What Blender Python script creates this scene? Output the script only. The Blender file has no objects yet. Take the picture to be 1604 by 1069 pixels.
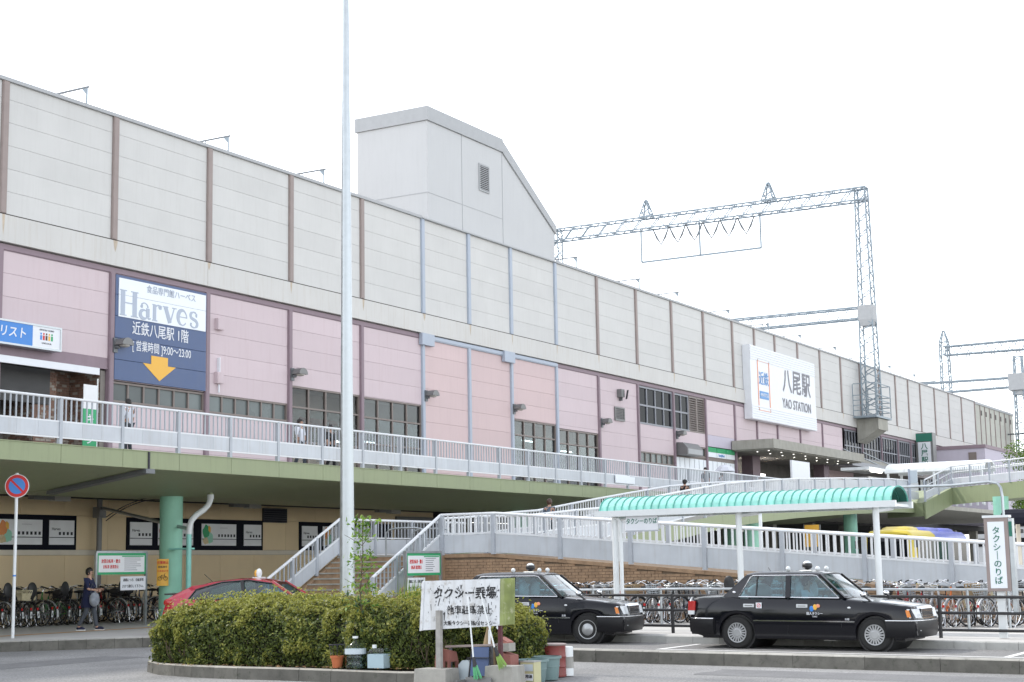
import bpy, bmesh, math, random
from mathutils import Vector, Matrix
from math import sin, cos, pi, radians, atan2, sqrt

# ---------------------------------------------------------------- scene frame
# World frame: X runs along the station front (away to the right of the picture),
# Y runs into the station, Z is up.  The photographer stands at the origin.
scene = bpy.context.scene
COL = scene.collection
random.seed(7)

# ---------------------------------------------------------------- camera
A, PITCH, ROLL, EYE = 0.52042631, 0.14374273, -0.01815229, 1.6
def old2new(v):
    return Vector((v[0]*sin(A)+v[1]*cos(A), -v[0]*cos(A)+v[1]*sin(A), v[2]))
fw = Vector((0, cos(PITCH), sin(PITCH))); up = Vector((0, -sin(PITCH), cos(PITCH))); rt = Vector((1, 0, 0))
r2 = rt*cos(ROLL)+up*sin(ROLL); u2 = -rt*sin(ROLL)+up*cos(ROLL)
cam_data = bpy.data.cameras.new('camera'); cam = bpy.data.objects.new('camera', cam_data); COL.objects.link(cam)
cx_, cy_, cz_ = old2new(r2), old2new(u2), -old2new(fw)
cam.matrix_world = Matrix(((cx_.x, cy_.x, cz_.x, 0), (cx_.y, cy_.y, cz_.y, 0), (cx_.z, cy_.z, cz_.z, EYE), (0, 0, 0, 1)))
cam_data.sensor_width = 36; cam_data.lens = 2464.16/1604*36
cam_data.clip_start = 0.5; cam_data.clip_end = 3000
scene.camera = cam

# ---------------------------------------------------------------- light
SUN_EL, SUN_AZ = radians(44.5), radians(3)          # azimuth measured from +Y towards +X
world = bpy.data.worlds.new('World'); scene.world = world; world.use_nodes = True
wn = world.node_tree; wn.nodes.clear()
sky = wn.nodes.new('ShaderNodeTexSky'); sky.sky_type = 'NISHITA'; sky.sun_disc = False
sky.sun_elevation = SUN_EL; sky.sun_rotation = SUN_AZ
sky.air_density = 1.0; sky.dust_density = 0.6; sky.ozone_density = 1.0
hs = wn.nodes.new('ShaderNodeHueSaturation'); hs.inputs['Saturation'].default_value = 0.24
bg = wn.nodes.new('ShaderNodeBackground'); bg.inputs['Strength'].default_value = 0.15
wo = wn.nodes.new('ShaderNodeOutputWorld')
wn.links.new(sky.outputs[0], hs.inputs['Color']); wn.links.new(hs.outputs[0], bg.inputs['Color']); wn.links.new(bg.outputs[0], wo.inputs['Surface'])
sl = bpy.data.lights.new('sun', 'SUN'); sl.energy = 0.95; sl.angle = radians(2.5); sl.color = (1.0, 0.95, 0.88)
so = bpy.data.objects.new('sun', sl); COL.objects.link(so)
sd = Vector((sin(SUN_AZ)*cos(SUN_EL), cos(SUN_AZ)*cos(SUN_EL), sin(SUN_EL)))
so.rotation_euler = sd.to_track_quat('Z', 'Y').to_euler(); so.location = (0, 60, 80)
vs = scene.view_settings
vs.view_transform = 'Standard'; vs.look = 'None'; vs.gamma = 1.0; vs.use_curve_mapping = False
vs.exposure = 1.62
scene.cycles.max_bounces = 8; scene.cycles.transparent_max_bounces = 24

# ---------------------------------------------------------------- helpers
Z = Vector((0, 0, 1))
def V(*a): return Vector(a if len(a) > 1 else a[0])
class MB:
    """collects simple solids; build() links them as one mesh object"""
    def __init__(s): s.v = []; s.f = []; s.m = []
    def add(s, vs, fs, mi=0):
        o = len(s.v); s.v += [tuple(v) for v in vs]
        s.f += [tuple(i+o for i in f) for f in fs]; s.m += [mi]*len(fs); return s
    def box(s, x0, x1, y0, y1, z0, z1, mi=0):
        return s.add([(x0,y0,z0),(x1,y0,z0),(x1,y1,z0),(x0,y1,z0),(x0,y0,z1),(x1,y0,z1),(x1,y1,z1),(x0,y1,z1)],
              [(0,3,2,1),(4,5,6,7),(0,1,5,4),(1,2,6,5),(2,3,7,6),(3,0,4,7)], mi)
    def hexa(s, b, t, mi=0):
        return s.add(list(b)+list(t), [(3,2,1,0),(4,5,6,7),(0,1,5,4),(1,2,6,5),(2,3,7,6),(3,0,4,7)], mi)
    def bar(s, p, q, w, h=None, mi=0, upv=Z):
        p, q = V(p), V(q); h = w if h is None else h
        d = (q-p).normalized(); x = d.cross(upv)
        if x.length < 1e-4: x = d.cross(Vector((1, 0, 0)))
        x.normalize(); y = x.cross(d); x *= w/2; y *= h/2
        return s.hexa([p-x-y, p+x-y, q+x-y, q-x-y], [p-x+y, p+x+y, q+x+y, q-x+y], mi)
    def tube(s, pts, r, n=8, mi=0, closed=False):
        pts = [V(p) for p in pts]; k = len(pts); rr = r if isinstance(r, (list, tuple)) else [r]*k
        vs = []; nrm = None
        for i, p in enumerate(pts):
            a = pts[i-1] if (i > 0 or closed) else p
            b = pts[(i+1) % k] if (i < k-1 or closed) else p
            d = (b-a).normalized()
            if nrm is None:
                nrm = d.orthogonal().normalized()
            else:
                nrm = (nrm-d*nrm.dot(d)); nrm = nrm.normalized() if nrm.length > 1e-5 else d.orthogonal().normalized()
            bi = d.cross(nrm)
            for j in range(n):
                t = 2*pi*j/n; vs.append(p+(nrm*cos(t)+bi*sin(t))*rr[i])
        fs = []
        for i in range(k if closed else k-1):
            a, b = i*n, ((i+1) % k)*n
            for j in range(n): fs.append((a+j, a+(j+1) % n, b+(j+1) % n, b+j))
        if not closed: fs += [tuple(range(n))[::-1], tuple((k-1)*n+j for j in range(n))]
        return s.add(vs, fs, mi)
    def cyl(s, p, q, r0, r1=None, n=16, mi=0): return s.tube([p, q], [r0, r0 if r1 is None else r1], n, mi)
    def lathe(s, prof, n=20, c=(0,0,0), ax='z', mi=0):
        vs = []; k = len(prof)
        for r, h in prof:
            for j in range(n):
                t = 2*pi*j/n; a, b = r*cos(t), r*sin(t)
                vs.append((c[0]+a, c[1]+b, c[2]+h) if ax == 'z' else ((c[0]+a, c[1]+h, c[2]+b) if ax == 'y' else (c[0]+h, c[1]+a, c[2]+b)))
        fs = [(i*n+j, i*n+(j+1) % n, (i+1)*n+(j+1) % n, (i+1)*n+j) for i in range(k-1) for j in range(n)]
        fs += [tuple(range(n))[::-1], tuple((k-1)*n+j for j in range(n))]
        return s.add(vs, fs, mi)
    def ell(s, c, rx, ry, rz, n=12, m=8, mi=0, fn=None):
        vs = []
        for i in range(m+1):
            ph = -pi/2+pi*i/m
            for j in range(n):
                t = 2*pi*j/n; p = Vector((cos(ph)*cos(t), cos(ph)*sin(t), sin(ph)))
                if fn: p = p*fn(p)
                vs.append((c[0]+p.x*rx, c[1]+p.y*ry, c[2]+p.z*rz))
        fs = [(i*n+j, i*n+(j+1) % n, (i+1)*n+(j+1) % n, (i+1)*n+j) for i in range(m) for j in range(n)]
        return s.add(vs, fs, mi)
    def ext(s, poly, vec, mi=0):
        poly = [V(p) for p in poly]; vec = V(vec); n = len(poly)
        return s.add(poly+[p+vec for p in poly], [tuple(range(n))[::-1], tuple(range(n, 2*n))]+[(i, (i+1) % n, n+(i+1) % n, n+i) for i in range(n)], mi)
    def quad(s, a, b, c, d, mi=0): return s.add([a, b, c, d], [(0,1,2,3)], mi)
    def mesh(s, name, mats, off=(0,0,0), smooth=0, merge=False):
        me = bpy.data.meshes.new(name)
        me.from_pydata([(v[0]-off[0], v[1]-off[1], v[2]-off[2]) for v in s.v], [], s.f)
        mats = mats if isinstance(mats, (list, tuple)) else [mats]
        for m in mats: me.materials.append(MAT[m] if isinstance(m, str) else m)
        if len(mats) > 1: me.polygons.foreach_set('material_index', s.m)
        bm = bmesh.new(); bm.from_mesh(me)
        if merge: bmesh.ops.remove_doubles(bm, verts=bm.verts, dist=1e-4)
        bmesh.ops.recalc_face_normals(bm, faces=bm.faces); bm.to_mesh(me); bm.free()
        if smooth:
            me.polygons.foreach_set('use_smooth', [True]*len(me.polygons)); me.set_sharp_from_angle(angle=radians(smooth))
        me.update(); return me
    def build(s, name, mats, parent=None, off=(0,0,0), smooth=0, merge=False):
        o = bpy.data.objects.new(name, s.mesh(name, mats, off, smooth, merge)); COL.objects.link(o)
        if parent is not None: o.parent = parent
        return o
def inst(name, me, parent, loc=(0,0,0), rot=(0,0,0), scale=None):
    o = bpy.data.objects.new(name, me); COL.objects.link(o); o.parent = parent; o.location = loc; o.rotation_euler = rot
    if scale: o.scale = scale
    return o
def tag(o, label, cat, group=None):
    o['label'] = label; o['category'] = cat
    if group: o['group'] = group
    return o
def thing(name, label, cat, loc=(0,0,0), rotz=0, group=None):
    o = bpy.data.objects.new(name, None); COL.objects.link(o); o.empty_display_size = .2
    o.location = loc; o.rotation_euler = (0, 0, rotz); return tag(o, label, cat, group)
def struct(o): o['kind'] = 'structure'; return o
def stuff(o): o['kind'] = 'stuff'; return o
def dup(root, loc, rot, label, parent=None):
    r = root.copy(); COL.objects.link(r); r.location = loc; r.rotation_euler = rot
    if label: r['label'] = label
    for ch in root.children:
        c = ch.copy(); COL.objects.link(c); c.parent = r
        for g in ch.children:
            d = g.copy(); COL.objects.link(d); d.parent = c
    return r
def gz(y): return -.012*max(0., 16-y)

# ---------------------------------------------------------------- materials
MAT = {}
def hexc(h):
    h = h.lstrip('#'); o = []
    for i in (0, 2, 4):
        c = int(h[i:i+2], 16)/255; o.append(c/12.92 if c <= .04045 else ((c+.055)/1.055)**2.4)
    return tuple(o)
def M(name, col, rough=.6, metal=0., var=.06, scale=3., rnd=0., streak=0., dirt=(.12,.10,.07), bump=0., bscale=40., coat=0., spec=.5, spots=0., grain=0., gscale=55.):
    if isinstance(col, str): col = hexc(col)
    m = bpy.data.materials.new(name); m.use_nodes = True; nt = m.node_tree; N = nt.nodes; L = nt.links
    b = N['Principled BSDF']; b.inputs['Roughness'].default_value = rough; b.inputs['Metallic'].default_value = metal
    b.inputs['Specular IOR Level'].default_value = spec
    if coat: b.inputs['Coat Weight'].default_value = coat; b.inputs['Coat Roughness'].default_value = .04
    tc = N.new('ShaderNodeTexCoord'); out = None
    geo = N.new('ShaderNodeNewGeometry')
    rgb = N.new('ShaderNodeRGB'); rgb.outputs[0].default_value = (*col, 1); out = rgb.outputs[0]
    def mul(fac_sock, lo, hi, a):
        mr = N.new('ShaderNodeMapRange'); mr.inputs['From Min'].default_value = .25; mr.inputs['From Max'].default_value = .75
        mr.inputs['To Min'].default_value = lo; mr.inputs['To Max'].default_value = hi; L.new(fac_sock, mr.inputs['Value'])
        mx = N.new('ShaderNodeVectorMath'); mx.operation = 'SCALE'; L.new(a, mx.inputs[0]); L.new(mr.outputs[0], mx.inputs['Scale']); return mx.outputs[0]
    if var:
        nz = N.new('ShaderNodeTexNoise'); nz.inputs['Scale'].default_value = scale; nz.inputs['Detail'].default_value = 5
        L.new(geo.outputs['Position'], nz.inputs['Vector']); out = mul(nz.outputs['Fac'], 1-var, 1+var, out)
        mr = N.new('ShaderNodeMapRange'); mr.inputs['To Min'].default_value = max(0, rough-.12); mr.inputs['To Max'].default_value = min(1, rough+.12)
        L.new(nz.outputs['Fac'], mr.inputs['Value']); L.new(mr.outputs[0], b.inputs['Roughness'])
    if rnd:
        oi = N.new('ShaderNodeObjectInfo')
        mr = N.new('ShaderNodeMapRange'); mr.inputs['To Min'].default_value = 1-rnd; mr.inputs['To Max'].default_value = 1+rnd
        L.new(oi.outputs['Random'], mr.inputs['Value'])
        mx = N.new('ShaderNodeVectorMath'); mx.operation = 'SCALE'; L.new(out, mx.inputs[0]); L.new(mr.outputs[0], mx.inputs['Scale']); out = mx.outputs[0]
    if streak:
        mp = N.new('ShaderNodeMapping'); mp.inputs['Scale'].default_value = (5, 5, .35); L.new(geo.outputs['Position'], mp.inputs['Vector'])
        n2 = N.new('ShaderNodeTexNoise'); n2.inputs['Scale'].default_value = 1.6; n2.inputs['Detail'].default_value = 6; n2.inputs['Roughness'].default_value = .65
        L.new(mp.outputs[0], n2.inputs['Vector'])
        mr = N.new('ShaderNodeMapRange'); mr.inputs['From Min'].default_value = .5; mr.inputs['From Max'].default_value = .8; mr.inputs['To Max'].default_value = streak
        L.new(n2.outputs['Fac'], mr.inputs['Value'])
        mx = N.new('ShaderNodeMix'); mx.data_type = 'RGBA'; L.new(mr.outputs[0], mx.inputs['Factor']); L.new(out, mx.inputs['A']); mx.inputs['B'].default_value = (*dirt, 1); out = mx.outputs['Result']
    if spots:
        n3 = N.new('ShaderNodeTexNoise'); n3.inputs['Scale'].default_value = 7; n3.inputs['Detail'].default_value = 8; n3.inputs['Roughness'].default_value = .7
        L.new(geo.outputs['Position'], n3.inputs['Vector'])
        mr = N.new('ShaderNodeMapRange'); mr.inputs['From Min'].default_value = .55; mr.inputs['From Max'].default_value = .68; mr.inputs['To Max'].default_value = spots
        L.new(n3.outputs['Fac'], mr.inputs['Value'])
        mx = N.new('ShaderNodeMix'); mx.data_type = 'RGBA'; L.new(mr.outputs[0], mx.inputs['Factor']); L.new(out, mx.inputs['A']); mx.inputs['B'].default_value = (*dirt, 1); out = mx.outputs['Result']
    if grain:
        n4 = N.new('ShaderNodeTexNoise'); n4.inputs['Scale'].default_value = gscale; n4.inputs['Detail'].default_value = 3; n4.inputs['Roughness'].default_value = .8
        L.new(geo.outputs['Position'], n4.inputs['Vector']); out = mul(n4.outputs['Fac'], 1-grain, 1+grain, out)
    L.new(out, b.inputs['Base Color'])
    if bump:
        nb = N.new('ShaderNodeTexNoise'); nb.inputs['Scale'].default_value = bscale; nb.inputs['Detail'].default_value = 4
        L.new(geo.outputs['Position'], nb.inputs['Vector'])
        bp = N.new('ShaderNodeBump'); bp.inputs['Strength'].default_value = bump; bp.inputs['Distance'].default_value = .01
        L.new(nb.outputs['Fac'], bp.inputs['Height']); L.new(bp.outputs[0], b.inputs['Normal'])
    MAT[name] = m; return m
def glassmat(name, tint, rough=.02, refl=1.0, ior=1.5):
    m = bpy.data.materials.new(name); m.use_nodes = True; nt = m.node_tree; N = nt.nodes; L = nt.links; N.clear()
    t = N.new('ShaderNodeBsdfTransparent'); t.inputs[0].default_value = (*tint, 1)
    g = N.new('ShaderNodeBsdfGlossy'); g.inputs['Roughness'].default_value = rough; g.inputs['Color'].default_value = (refl, refl, refl, 1)
    ge = N.new('ShaderNodeNewGeometry'); dt = N.new('ShaderNodeVectorMath'); dt.operation = 'DOT_PRODUCT'; L.new(ge.outputs['Normal'], dt.inputs[0]); L.new(ge.outputs['Incoming'], dt.inputs[1])
    def op(o_, a, b):
        q = N.new('ShaderNodeMath'); q.operation = o_
        for i_, v_ in enumerate((a, b)):
            if v_ is None: continue
            if isinstance(v_, (int, float)): q.inputs[i_].default_value = v_
            else: L.new(v_, q.inputs[i_])
        return q.outputs[0]
    f0 = ((ior-1)/(ior+1))**2
    sch = op('ADD', op('MULTIPLY', op('POWER', op('SUBTRACT', 1., op('ABSOLUTE', dt.outputs['Value'], None)), 5.), 1-f0), f0)
    mx = N.new('ShaderNodeMixShader'); L.new(sch, mx.inputs[0]); L.new(t.outputs[0], mx.inputs[1]); L.new(g.outputs[0], mx.inputs[2])
    o = N.new('ShaderNodeOutputMaterial'); L.new(mx.outputs[0], o.inputs[0]); MAT[name] = m; return m
def emit(name, col, st):
    m = bpy.data.materials.new(name); m.use_nodes = True; b = m.node_tree.nodes['Principled BSDF']
    b.inputs['Base Color'].default_value = (*col, 1); b.inputs['Emission Color'].default_value = (*col, 1); b.inputs['Emission Strength'].default_value = st
    MAT[name] = m
def leafmat(name, c1, c2, trans=.35):
    m = bpy.data.materials.new(name); m.use_nodes = True; nt = m.node_tree; N = nt.nodes; L = nt.links
    b = N['Principled BSDF']; b.inputs['Roughness'].default_value = .5; b.inputs['Specular IOR Level'].default_value = .35
    g = N.new('ShaderNodeNewGeometry'); r = N.new('ShaderNodeValToRGB')
    r.color_ramp.elements[0].color = (*c1, 1); r.color_ramp.elements[1].color = (*c2, 1); L.new(g.outputs['Random Per Island'], r.inputs[0])
    L.new(r.outputs[0], b.inputs['Base Color'])
    tr = N.new('ShaderNodeBsdfTranslucent'); L.new(r.outputs[0], tr.inputs[0])
    mx = N.new('ShaderNodeMixShader'); mx.inputs[0].default_value = trans
    L.new(b.outputs[0], mx.inputs[1]); L.new(tr.outputs[0], mx.inputs[2]); L.new(mx.outputs[0], N['Material Output'].inputs[0]); MAT[name] = m

M('asphalt', (.225,.224,.222), .92, var=.26, scale=.45, bump=.5, bscale=60, grain=.6, gscale=26, spots=.4, dirt=(.26,.255,.245))
M('lane_asphalt', (.19,.187,.183), .9, var=.14, scale=1.1, bump=.3, bscale=60, grain=.5, gscale=26, spots=.5, dirt=(.13,.13,.13))
M('paving', (.46,.45,.43), .85, var=.1, scale=1.5, rnd=.06, bump=.15, spots=.2, dirt=(.24,.23,.21))
M('kerb_side', (.13,.125,.11), .95, var=.25, scale=5, rnd=.15, bump=.4, bscale=30, spots=.7, dirt=(.055,.06,.045))  # vertical kerb faces: their shade is put into this colour, together with grime
M('kerb', (.34,.33,.30), .9, var=.2, scale=4, rnd=.12, bump=.4, bscale=30, spots=.55, dirt=(.10,.10,.085))
M('kerb_far', (.40,.40,.38), .9, var=.12, scale=4, rnd=.1, bump=.3, bscale=30, spots=.25, dirt=(.18,.18,.17))
M('white_line', (.74,.74,.72), .8, var=.12, scale=6, spots=.5, dirt=(.25,.25,.24))
M('orange_tape', (.52,.27,.08), .8, var=.15, spots=.4)
M('beige_panel', (.59,.585,.57), .7, var=.045, scale=.8, rnd=.025, streak=.18, dirt=(.38,.36,.33), bump=.05, bscale=12)
M('beige_band', (.59,.58,.56), .7, var=.05, scale=.6, streak=.42, dirt=(.44,.38,.30))
M('penthouse_wall', (.53,.535,.54), .7, var=.03, scale=.7, streak=.14, dirt=(.36,.36,.36))
M('grey_coping', (.40,.41,.42), .6, var=.06, streak=.18, dirt=(.26,.27,.28))
M('brown_trim', (.30,.245,.23), .6, var=.08, streak=.3, dirt=(.42,.36,.32))
M('dark_joint', (.06,.055,.05), .9, var=0)
M('joint_fill', (.30,.28,.265), .9, var=0)
M('blue_trim', (.40,.45,.53), .55, var=.05, streak=.1, dirt=(.45,.48,.5))
M('pink_panel', (.60,.50,.525), .7, var=.03, scale=.7, rnd=.035, streak=.28, dirt=(.46,.34,.35), bump=.05, bscale=12)
M('rose_panel', (.61,.475,.475), .7, var=.03, scale=.7, rnd=.035, streak=.28, dirt=(.46,.34,.35), bump=.05, bscale=12)
M('lilac_panel', (.52,.48,.56), .7, var=.03, rnd=.02, streak=.1, dirt=(.4,.36,.42))
M('purple_trim', (.25,.185,.215), .6, var=.08, streak=.15, dirt=(.36,.29,.31))
M('old_panel', (.47,.47,.42), .75, var=.05, rnd=.05, streak=.3, dirt=(.30,.29,.24))
M('window_frame', (.20,.165,.15), .5, var=.08)
M('grey_frame', (.25,.26,.29), .5, var=.06)
M('frosted_glass', (.11,.13,.13), .25, var=.25, scale=.5, rnd=.45, spec=.35)
M('dark_glass', (.010,.011,.014), .08, var=0, spec=.06)
M('blind', (.45,.43,.40), .8, var=.05)
glassmat('shop_glass', (.70,.74,.75), ior=1.5)
glassmat('clear_shop_glass', (.78,.80,.80), ior=1.3)
M('shop_interior', (.16,.15,.14), .9, var=.25, scale=1.5)
M('shop_goods', (.35,.28,.22), .8, var=.4, scale=6, rnd=.6)
emit('tube_light', (1, .97, .9), 6.0)
emit('downlight', (1, .97, .9), 1.2)
M('navy_board', (.075,.115,.23), .5, var=.05, streak=.1, dirt=(.14,.18,.28))
M('white_board', (.80,.84,.88), .5, var=.02)
M('logo_grey', (.40,.45,.54), .5, var=0)
M('arrow_orange', (.80,.44,.06), .5, var=.03)
M('sign_blue', (.04,.22,.62), .4, var=.03)
M('sign_white', (.74,.76,.80), .45, var=.03)
M('text_dark', (.03,.03,.04), .6, var=0)
M('text_grey', (.16,.16,.19), .5, var=0)
M('text_red', (.60,.03,.03), .6, var=0)
M('text_green', (.02,.16,.11), .6, var=0)
M('text_blue', (.10,.28,.58), .5, var=0)
M('text_orange', (.80,.33,.20), .5, var=0)
M('green_print', (.03,.35,.14), .5, var=.05)
M('dark_brick', (.20,.12,.09), .9, var=.35, scale=7, rnd=.0)
M('dark_brick_b', (.31,.27,.235), .9, var=.3, scale=7)
M('mortar', (.24,.22,.2), .95, var=.1)
M('fascia_green', (.28,.32,.185), .55, var=.05, scale=.8, streak=.3, dirt=(.13,.15,.09))
M('pillar_green', (.30,.62,.47), .5, var=.06, streak=.15, dirt=(.2,.4,.3))
M('rail_paint', (.42,.45,.49), .45, var=.08, scale=4, streak=.25, dirt=(.32,.30,.28))
M('rail_white', (.72,.74,.76), .45, var=.05, scale=4, streak=.12, dirt=(.42,.38,.34))
M('skirt_panel', (.52,.55,.585), .5, var=.08, scale=2, rnd=.05, streak=.42, dirt=(.36,.34,.31))
M('galvanised', (.42,.45,.47), .36, .8, var=.12, scale=6, streak=.15, dirt=(.3,.3,.3))
M('steel_dark', (.16,.17,.18), .5, .5, var=.15)
M('lattice_steel', (.25,.30,.34), .5, .2, var=.12, scale=8)
M('tan_wall', (.72,.57,.36), .75, var=.05, scale=1.2, rnd=.04, streak=.12, dirt=(.55,.43,.28))
M('wall_stripe', (.66,.60,.5), .7, var=.05)
M('navy_frame', (.010,.011,.018), .8, var=.1, spec=.1)
M('poster_white', (.76,.77,.79), .5, var=.04)
M('shutter_grey', (.20,.20,.20), .5, .3, var=.08)
M('concrete', (.36,.35,.31), .9, var=.12, scale=2, streak=.45, dirt=(.15,.145,.11), bump=.3, bscale=30)
M('block_concrete', (.34,.33,.30), .92, var=.15, scale=6, streak=.4, dirt=(.12,.12,.10), bump=.5, bscale=45)
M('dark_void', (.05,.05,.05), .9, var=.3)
M('brick', (.34,.225,.14), .85, var=.25, scale=5, bump=.2)
M('brick_joint', (.20,.15,.105), .95, var=.2, scale=3)
M('mint_roof', (.24,.58,.51), .4, var=.14, scale=3, rnd=.07, streak=.5, dirt=(.36,.68,.6))
M('mint_rib', (.09,.38,.31), .5, var=.1, streak=.3, dirt=(.05,.1,.08))
M('post_white', (.72,.75,.76), .4, var=.05, streak=.12, dirt=(.5,.46,.4))
M('black_fence', (.018,.018,.02), .45, var=.2)
M('car_black', (.003,.0035,.007), .15, var=0, spec=.25, coat=.4)
M('bumper_black', (.006,.006,.008), .4, var=0, spec=.3)
M('handle_silver', (.66,.68,.7), .3, .2, var=0)
M('mint_inner', (.015,.12,.09), .7, var=.2)  # underside of the mint roof, its shade put into a darker green
M('car_trim', (.02,.02,.022), .45, var=.1)
M('car_red', (.46,.016,.045), .2, var=.03, coat=.8)
M('chrome', (.72,.73,.75), .13, 1.0, var=0)
M('silver_paint', (.40,.41,.42), .35, .6, var=.08)
M('tyre', (.018,.018,.018), .85, var=.2, scale=12)
M('lamp_glass', (.70,.73,.75), .12, var=0, spec=.9)
M('tail_red', (.42,.012,.012), .2, var=0, spec=.8)
M('amber', (.70,.22,.03), .3, var=0)
M('seat_cover', (.62,.65,.66), .8, var=.08)
M('seat_dark', (.07,.07,.075), .8, var=.1)
glassmat('car_glass', (.56,.70,.73), ior=1.7)
glassmat('bottle_plastic', (.88,.94,.96), .08, ior=1.4)
M('milky_plastic', (.50,.57,.61), .35, var=.05)
M('skin', (.42,.25,.18), .55, var=.05)
M('hair_dark', (.012,.009,.008), .45, var=.2, scale=30)
M('hair_brown', (.06,.028,.016), .45, var=.2, scale=30)
M('cloth_navy', (.008,.012,.045), .9, var=.15, scale=8)
M('cloth_slate', (.065,.075,.09), .9, var=.15, scale=8)
M('cloth_white', (.66,.68,.74), .9, var=.06)
M('cloth_black', (.015,.015,.017), .9, var=.1)
M('cloth_khaki', (.30,.22,.13), .9, var=.1)
M('cloth_plaid', (.10,.13,.17), .9, var=.35, scale=14)
M('bag_grey', (.22,.24,.27), .9, var=.35, scale=10)
M('shoe', (.012,.015,.05), .7, var=.1)
M('sole', (.7,.7,.68), .7, var=.05)
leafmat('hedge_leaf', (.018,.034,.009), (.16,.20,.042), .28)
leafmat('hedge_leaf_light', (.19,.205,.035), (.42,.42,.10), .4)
leafmat('tree_leaf', (.05,.10,.015), (.18,.28,.05), .4)
leafmat('plant_leaf', (.05,.13,.02), (.26,.40,.07), .4)
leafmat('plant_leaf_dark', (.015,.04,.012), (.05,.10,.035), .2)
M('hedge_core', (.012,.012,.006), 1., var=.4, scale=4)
M('twig', (.10,.075,.05), .9, var=.3)
M('soil', (.10,.075,.05), 1., var=.3, scale=8, bump=.6)

FONT_CACHE = {}
def text(body, size, mat, parent, loc, rot=(pi/2, 0, 0), sx=1., bold=0., align='CENTER', name='lettering', depth=.003, spacing=1., shear=0.):
    cu = bpy.data.curves.new('t', 'FONT'); cu.body = body; cu.size = size; cu.align_x = align; cu.align_y = 'CENTER'
    cu.extrude = depth; cu.offset = bold*size; cu.resolution_u = 3; cu.space_character = spacing; cu.shear = shear
    o = bpy.data.objects.new('t', cu); COL.objects.link(o); dg = bpy.context.evaluated_depsgraph_get()
    me = bpy.data.meshes.new_from_object(o.evaluated_get(dg)); bpy.data.objects.remove(o); bpy.data.curves.remove(cu)
    me.materials.clear(); me.materials.append(MAT[mat])
    for v in me.vertices: v.co.x *= sx
    return inst(name, me, parent, loc, rot)
FACE_X = (pi/2, 0, -pi/2)      # lettering that faces -X, reading towards -Y

# ================================================================ GROUND
def strips(mb, x0, x1, ys, z):
    for a, b in zip(ys, ys[1:]):
        mb.quad((x0, a, z+gz(max(a, -20))), (x1, a, z+gz(max(a, -20))), (x1, b, z+gz(max(b, -20))), (x0, b, z+gz(max(b, -20))))
mb = MB(); strips(mb, -120, 1600, [-400, -20, -2, 16, 1600], -.087)
ground = struct(mb.build('ground', 'asphalt'))
mb = MB(); strips(mb, 26.42, 31.12, [-20, -2, 16, 23.5], 0.)
lane = struct(mb.build('taxi_lane', 'lane_asphalt'))
# pavement in front of the station, raised behind a kerb
path = [(31.12, -12), (31.12, 21.5), (30.9, 23.0), (30.2, 24.5), (28.4, 26.5), (26., 28.6), (15., 38.2)]
mb = MB()
def top(poly, z): mb.add([(x, y, z+gz(y)) for x, y in poly], [tuple(range(len(poly)))])
top([(31.25, -12), (140, -12), (140, 16), (31.25, 16)], .15)
top([(31.25, 16), (140, 16), (140, 70), (15.2, 70), (15.2, 38.3), (26.1, 28.72), (28.5, 26.6), (30.3, 24.6), (31., 23.05), (31.25, 21.5)], .15)
pav = struct(mb.build('pavement', 'paving'))
def kerb_run(pts, L, w, z0, z1, mat, parent, gap=.006, side=1):
    pts = [Vector((*p, 0)) for p in pts]
    for a, b in zip(pts, pts[1:]):
        d = b-a; n = max(1, round(d.length/L)); u = d.normalized(); nr = Vector((-u.y, u.x, 0))*side
        for i in range(n):
            p = a+d*(i/n)+u*gap/2; q = a+d*((i+1)/n)-u*gap/2; j = random.uniform(-.006, .006)
            def P(v, o, z): return (v.x+nr.x*(o+j), v.y+nr.y*(o+j), z+gz(v.y))
            m = MB(); c = .02
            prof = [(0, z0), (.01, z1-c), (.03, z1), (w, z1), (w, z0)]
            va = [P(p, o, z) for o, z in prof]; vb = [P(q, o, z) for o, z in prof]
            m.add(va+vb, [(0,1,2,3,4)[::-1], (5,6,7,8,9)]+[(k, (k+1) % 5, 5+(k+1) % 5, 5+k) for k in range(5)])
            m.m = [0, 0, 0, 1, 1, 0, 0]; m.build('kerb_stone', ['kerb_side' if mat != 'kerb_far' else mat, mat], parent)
kerb_run([p for p in path if p[1] > -3][:1]+[(31.12, 2)][:0]+[(31.12, 21.5)]+path[2:], .6, .16, -.05, .156, 'kerb_far', pav, side=-1) if False else None
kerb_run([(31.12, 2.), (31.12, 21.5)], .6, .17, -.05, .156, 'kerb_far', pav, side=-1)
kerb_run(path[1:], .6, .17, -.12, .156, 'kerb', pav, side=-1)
# kerb between the taxi lane and the forecourt
mb = MB(); mb.quad((26.3, -6, .1+gz(-6)), (26.46, -6, .1+gz(-6)), (26.46, 15, .1+gz(15)), (26.3, 15, .1+gz(15)))
div = struct(mb.build('lane_divider', 'kerb'))
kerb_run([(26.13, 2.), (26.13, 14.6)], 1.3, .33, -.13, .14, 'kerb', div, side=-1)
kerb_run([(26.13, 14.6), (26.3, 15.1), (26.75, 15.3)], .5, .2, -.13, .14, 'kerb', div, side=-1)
def line(x0, x1, y0, y1, z, mat='white_line', name='lane_line'):
    m = MB(); m.quad((x0, y0, z+gz(y0)), (x1, y0, z+gz(y0)), (x1, y1, z+gz(y1)), (x0, y1, z+gz(y1))); return struct(m.build(name, mat))
line(28.86, 28.99, 0, 13.4, .004); line(29.0, 30.9, 13.27, 13.4, .004); line(29.0, 30.9, 6.55, 6.68, .004)
line(18, 60, 31.05, 31.4, .154, 'orange_tape', 'orange_guide_line')

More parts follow.
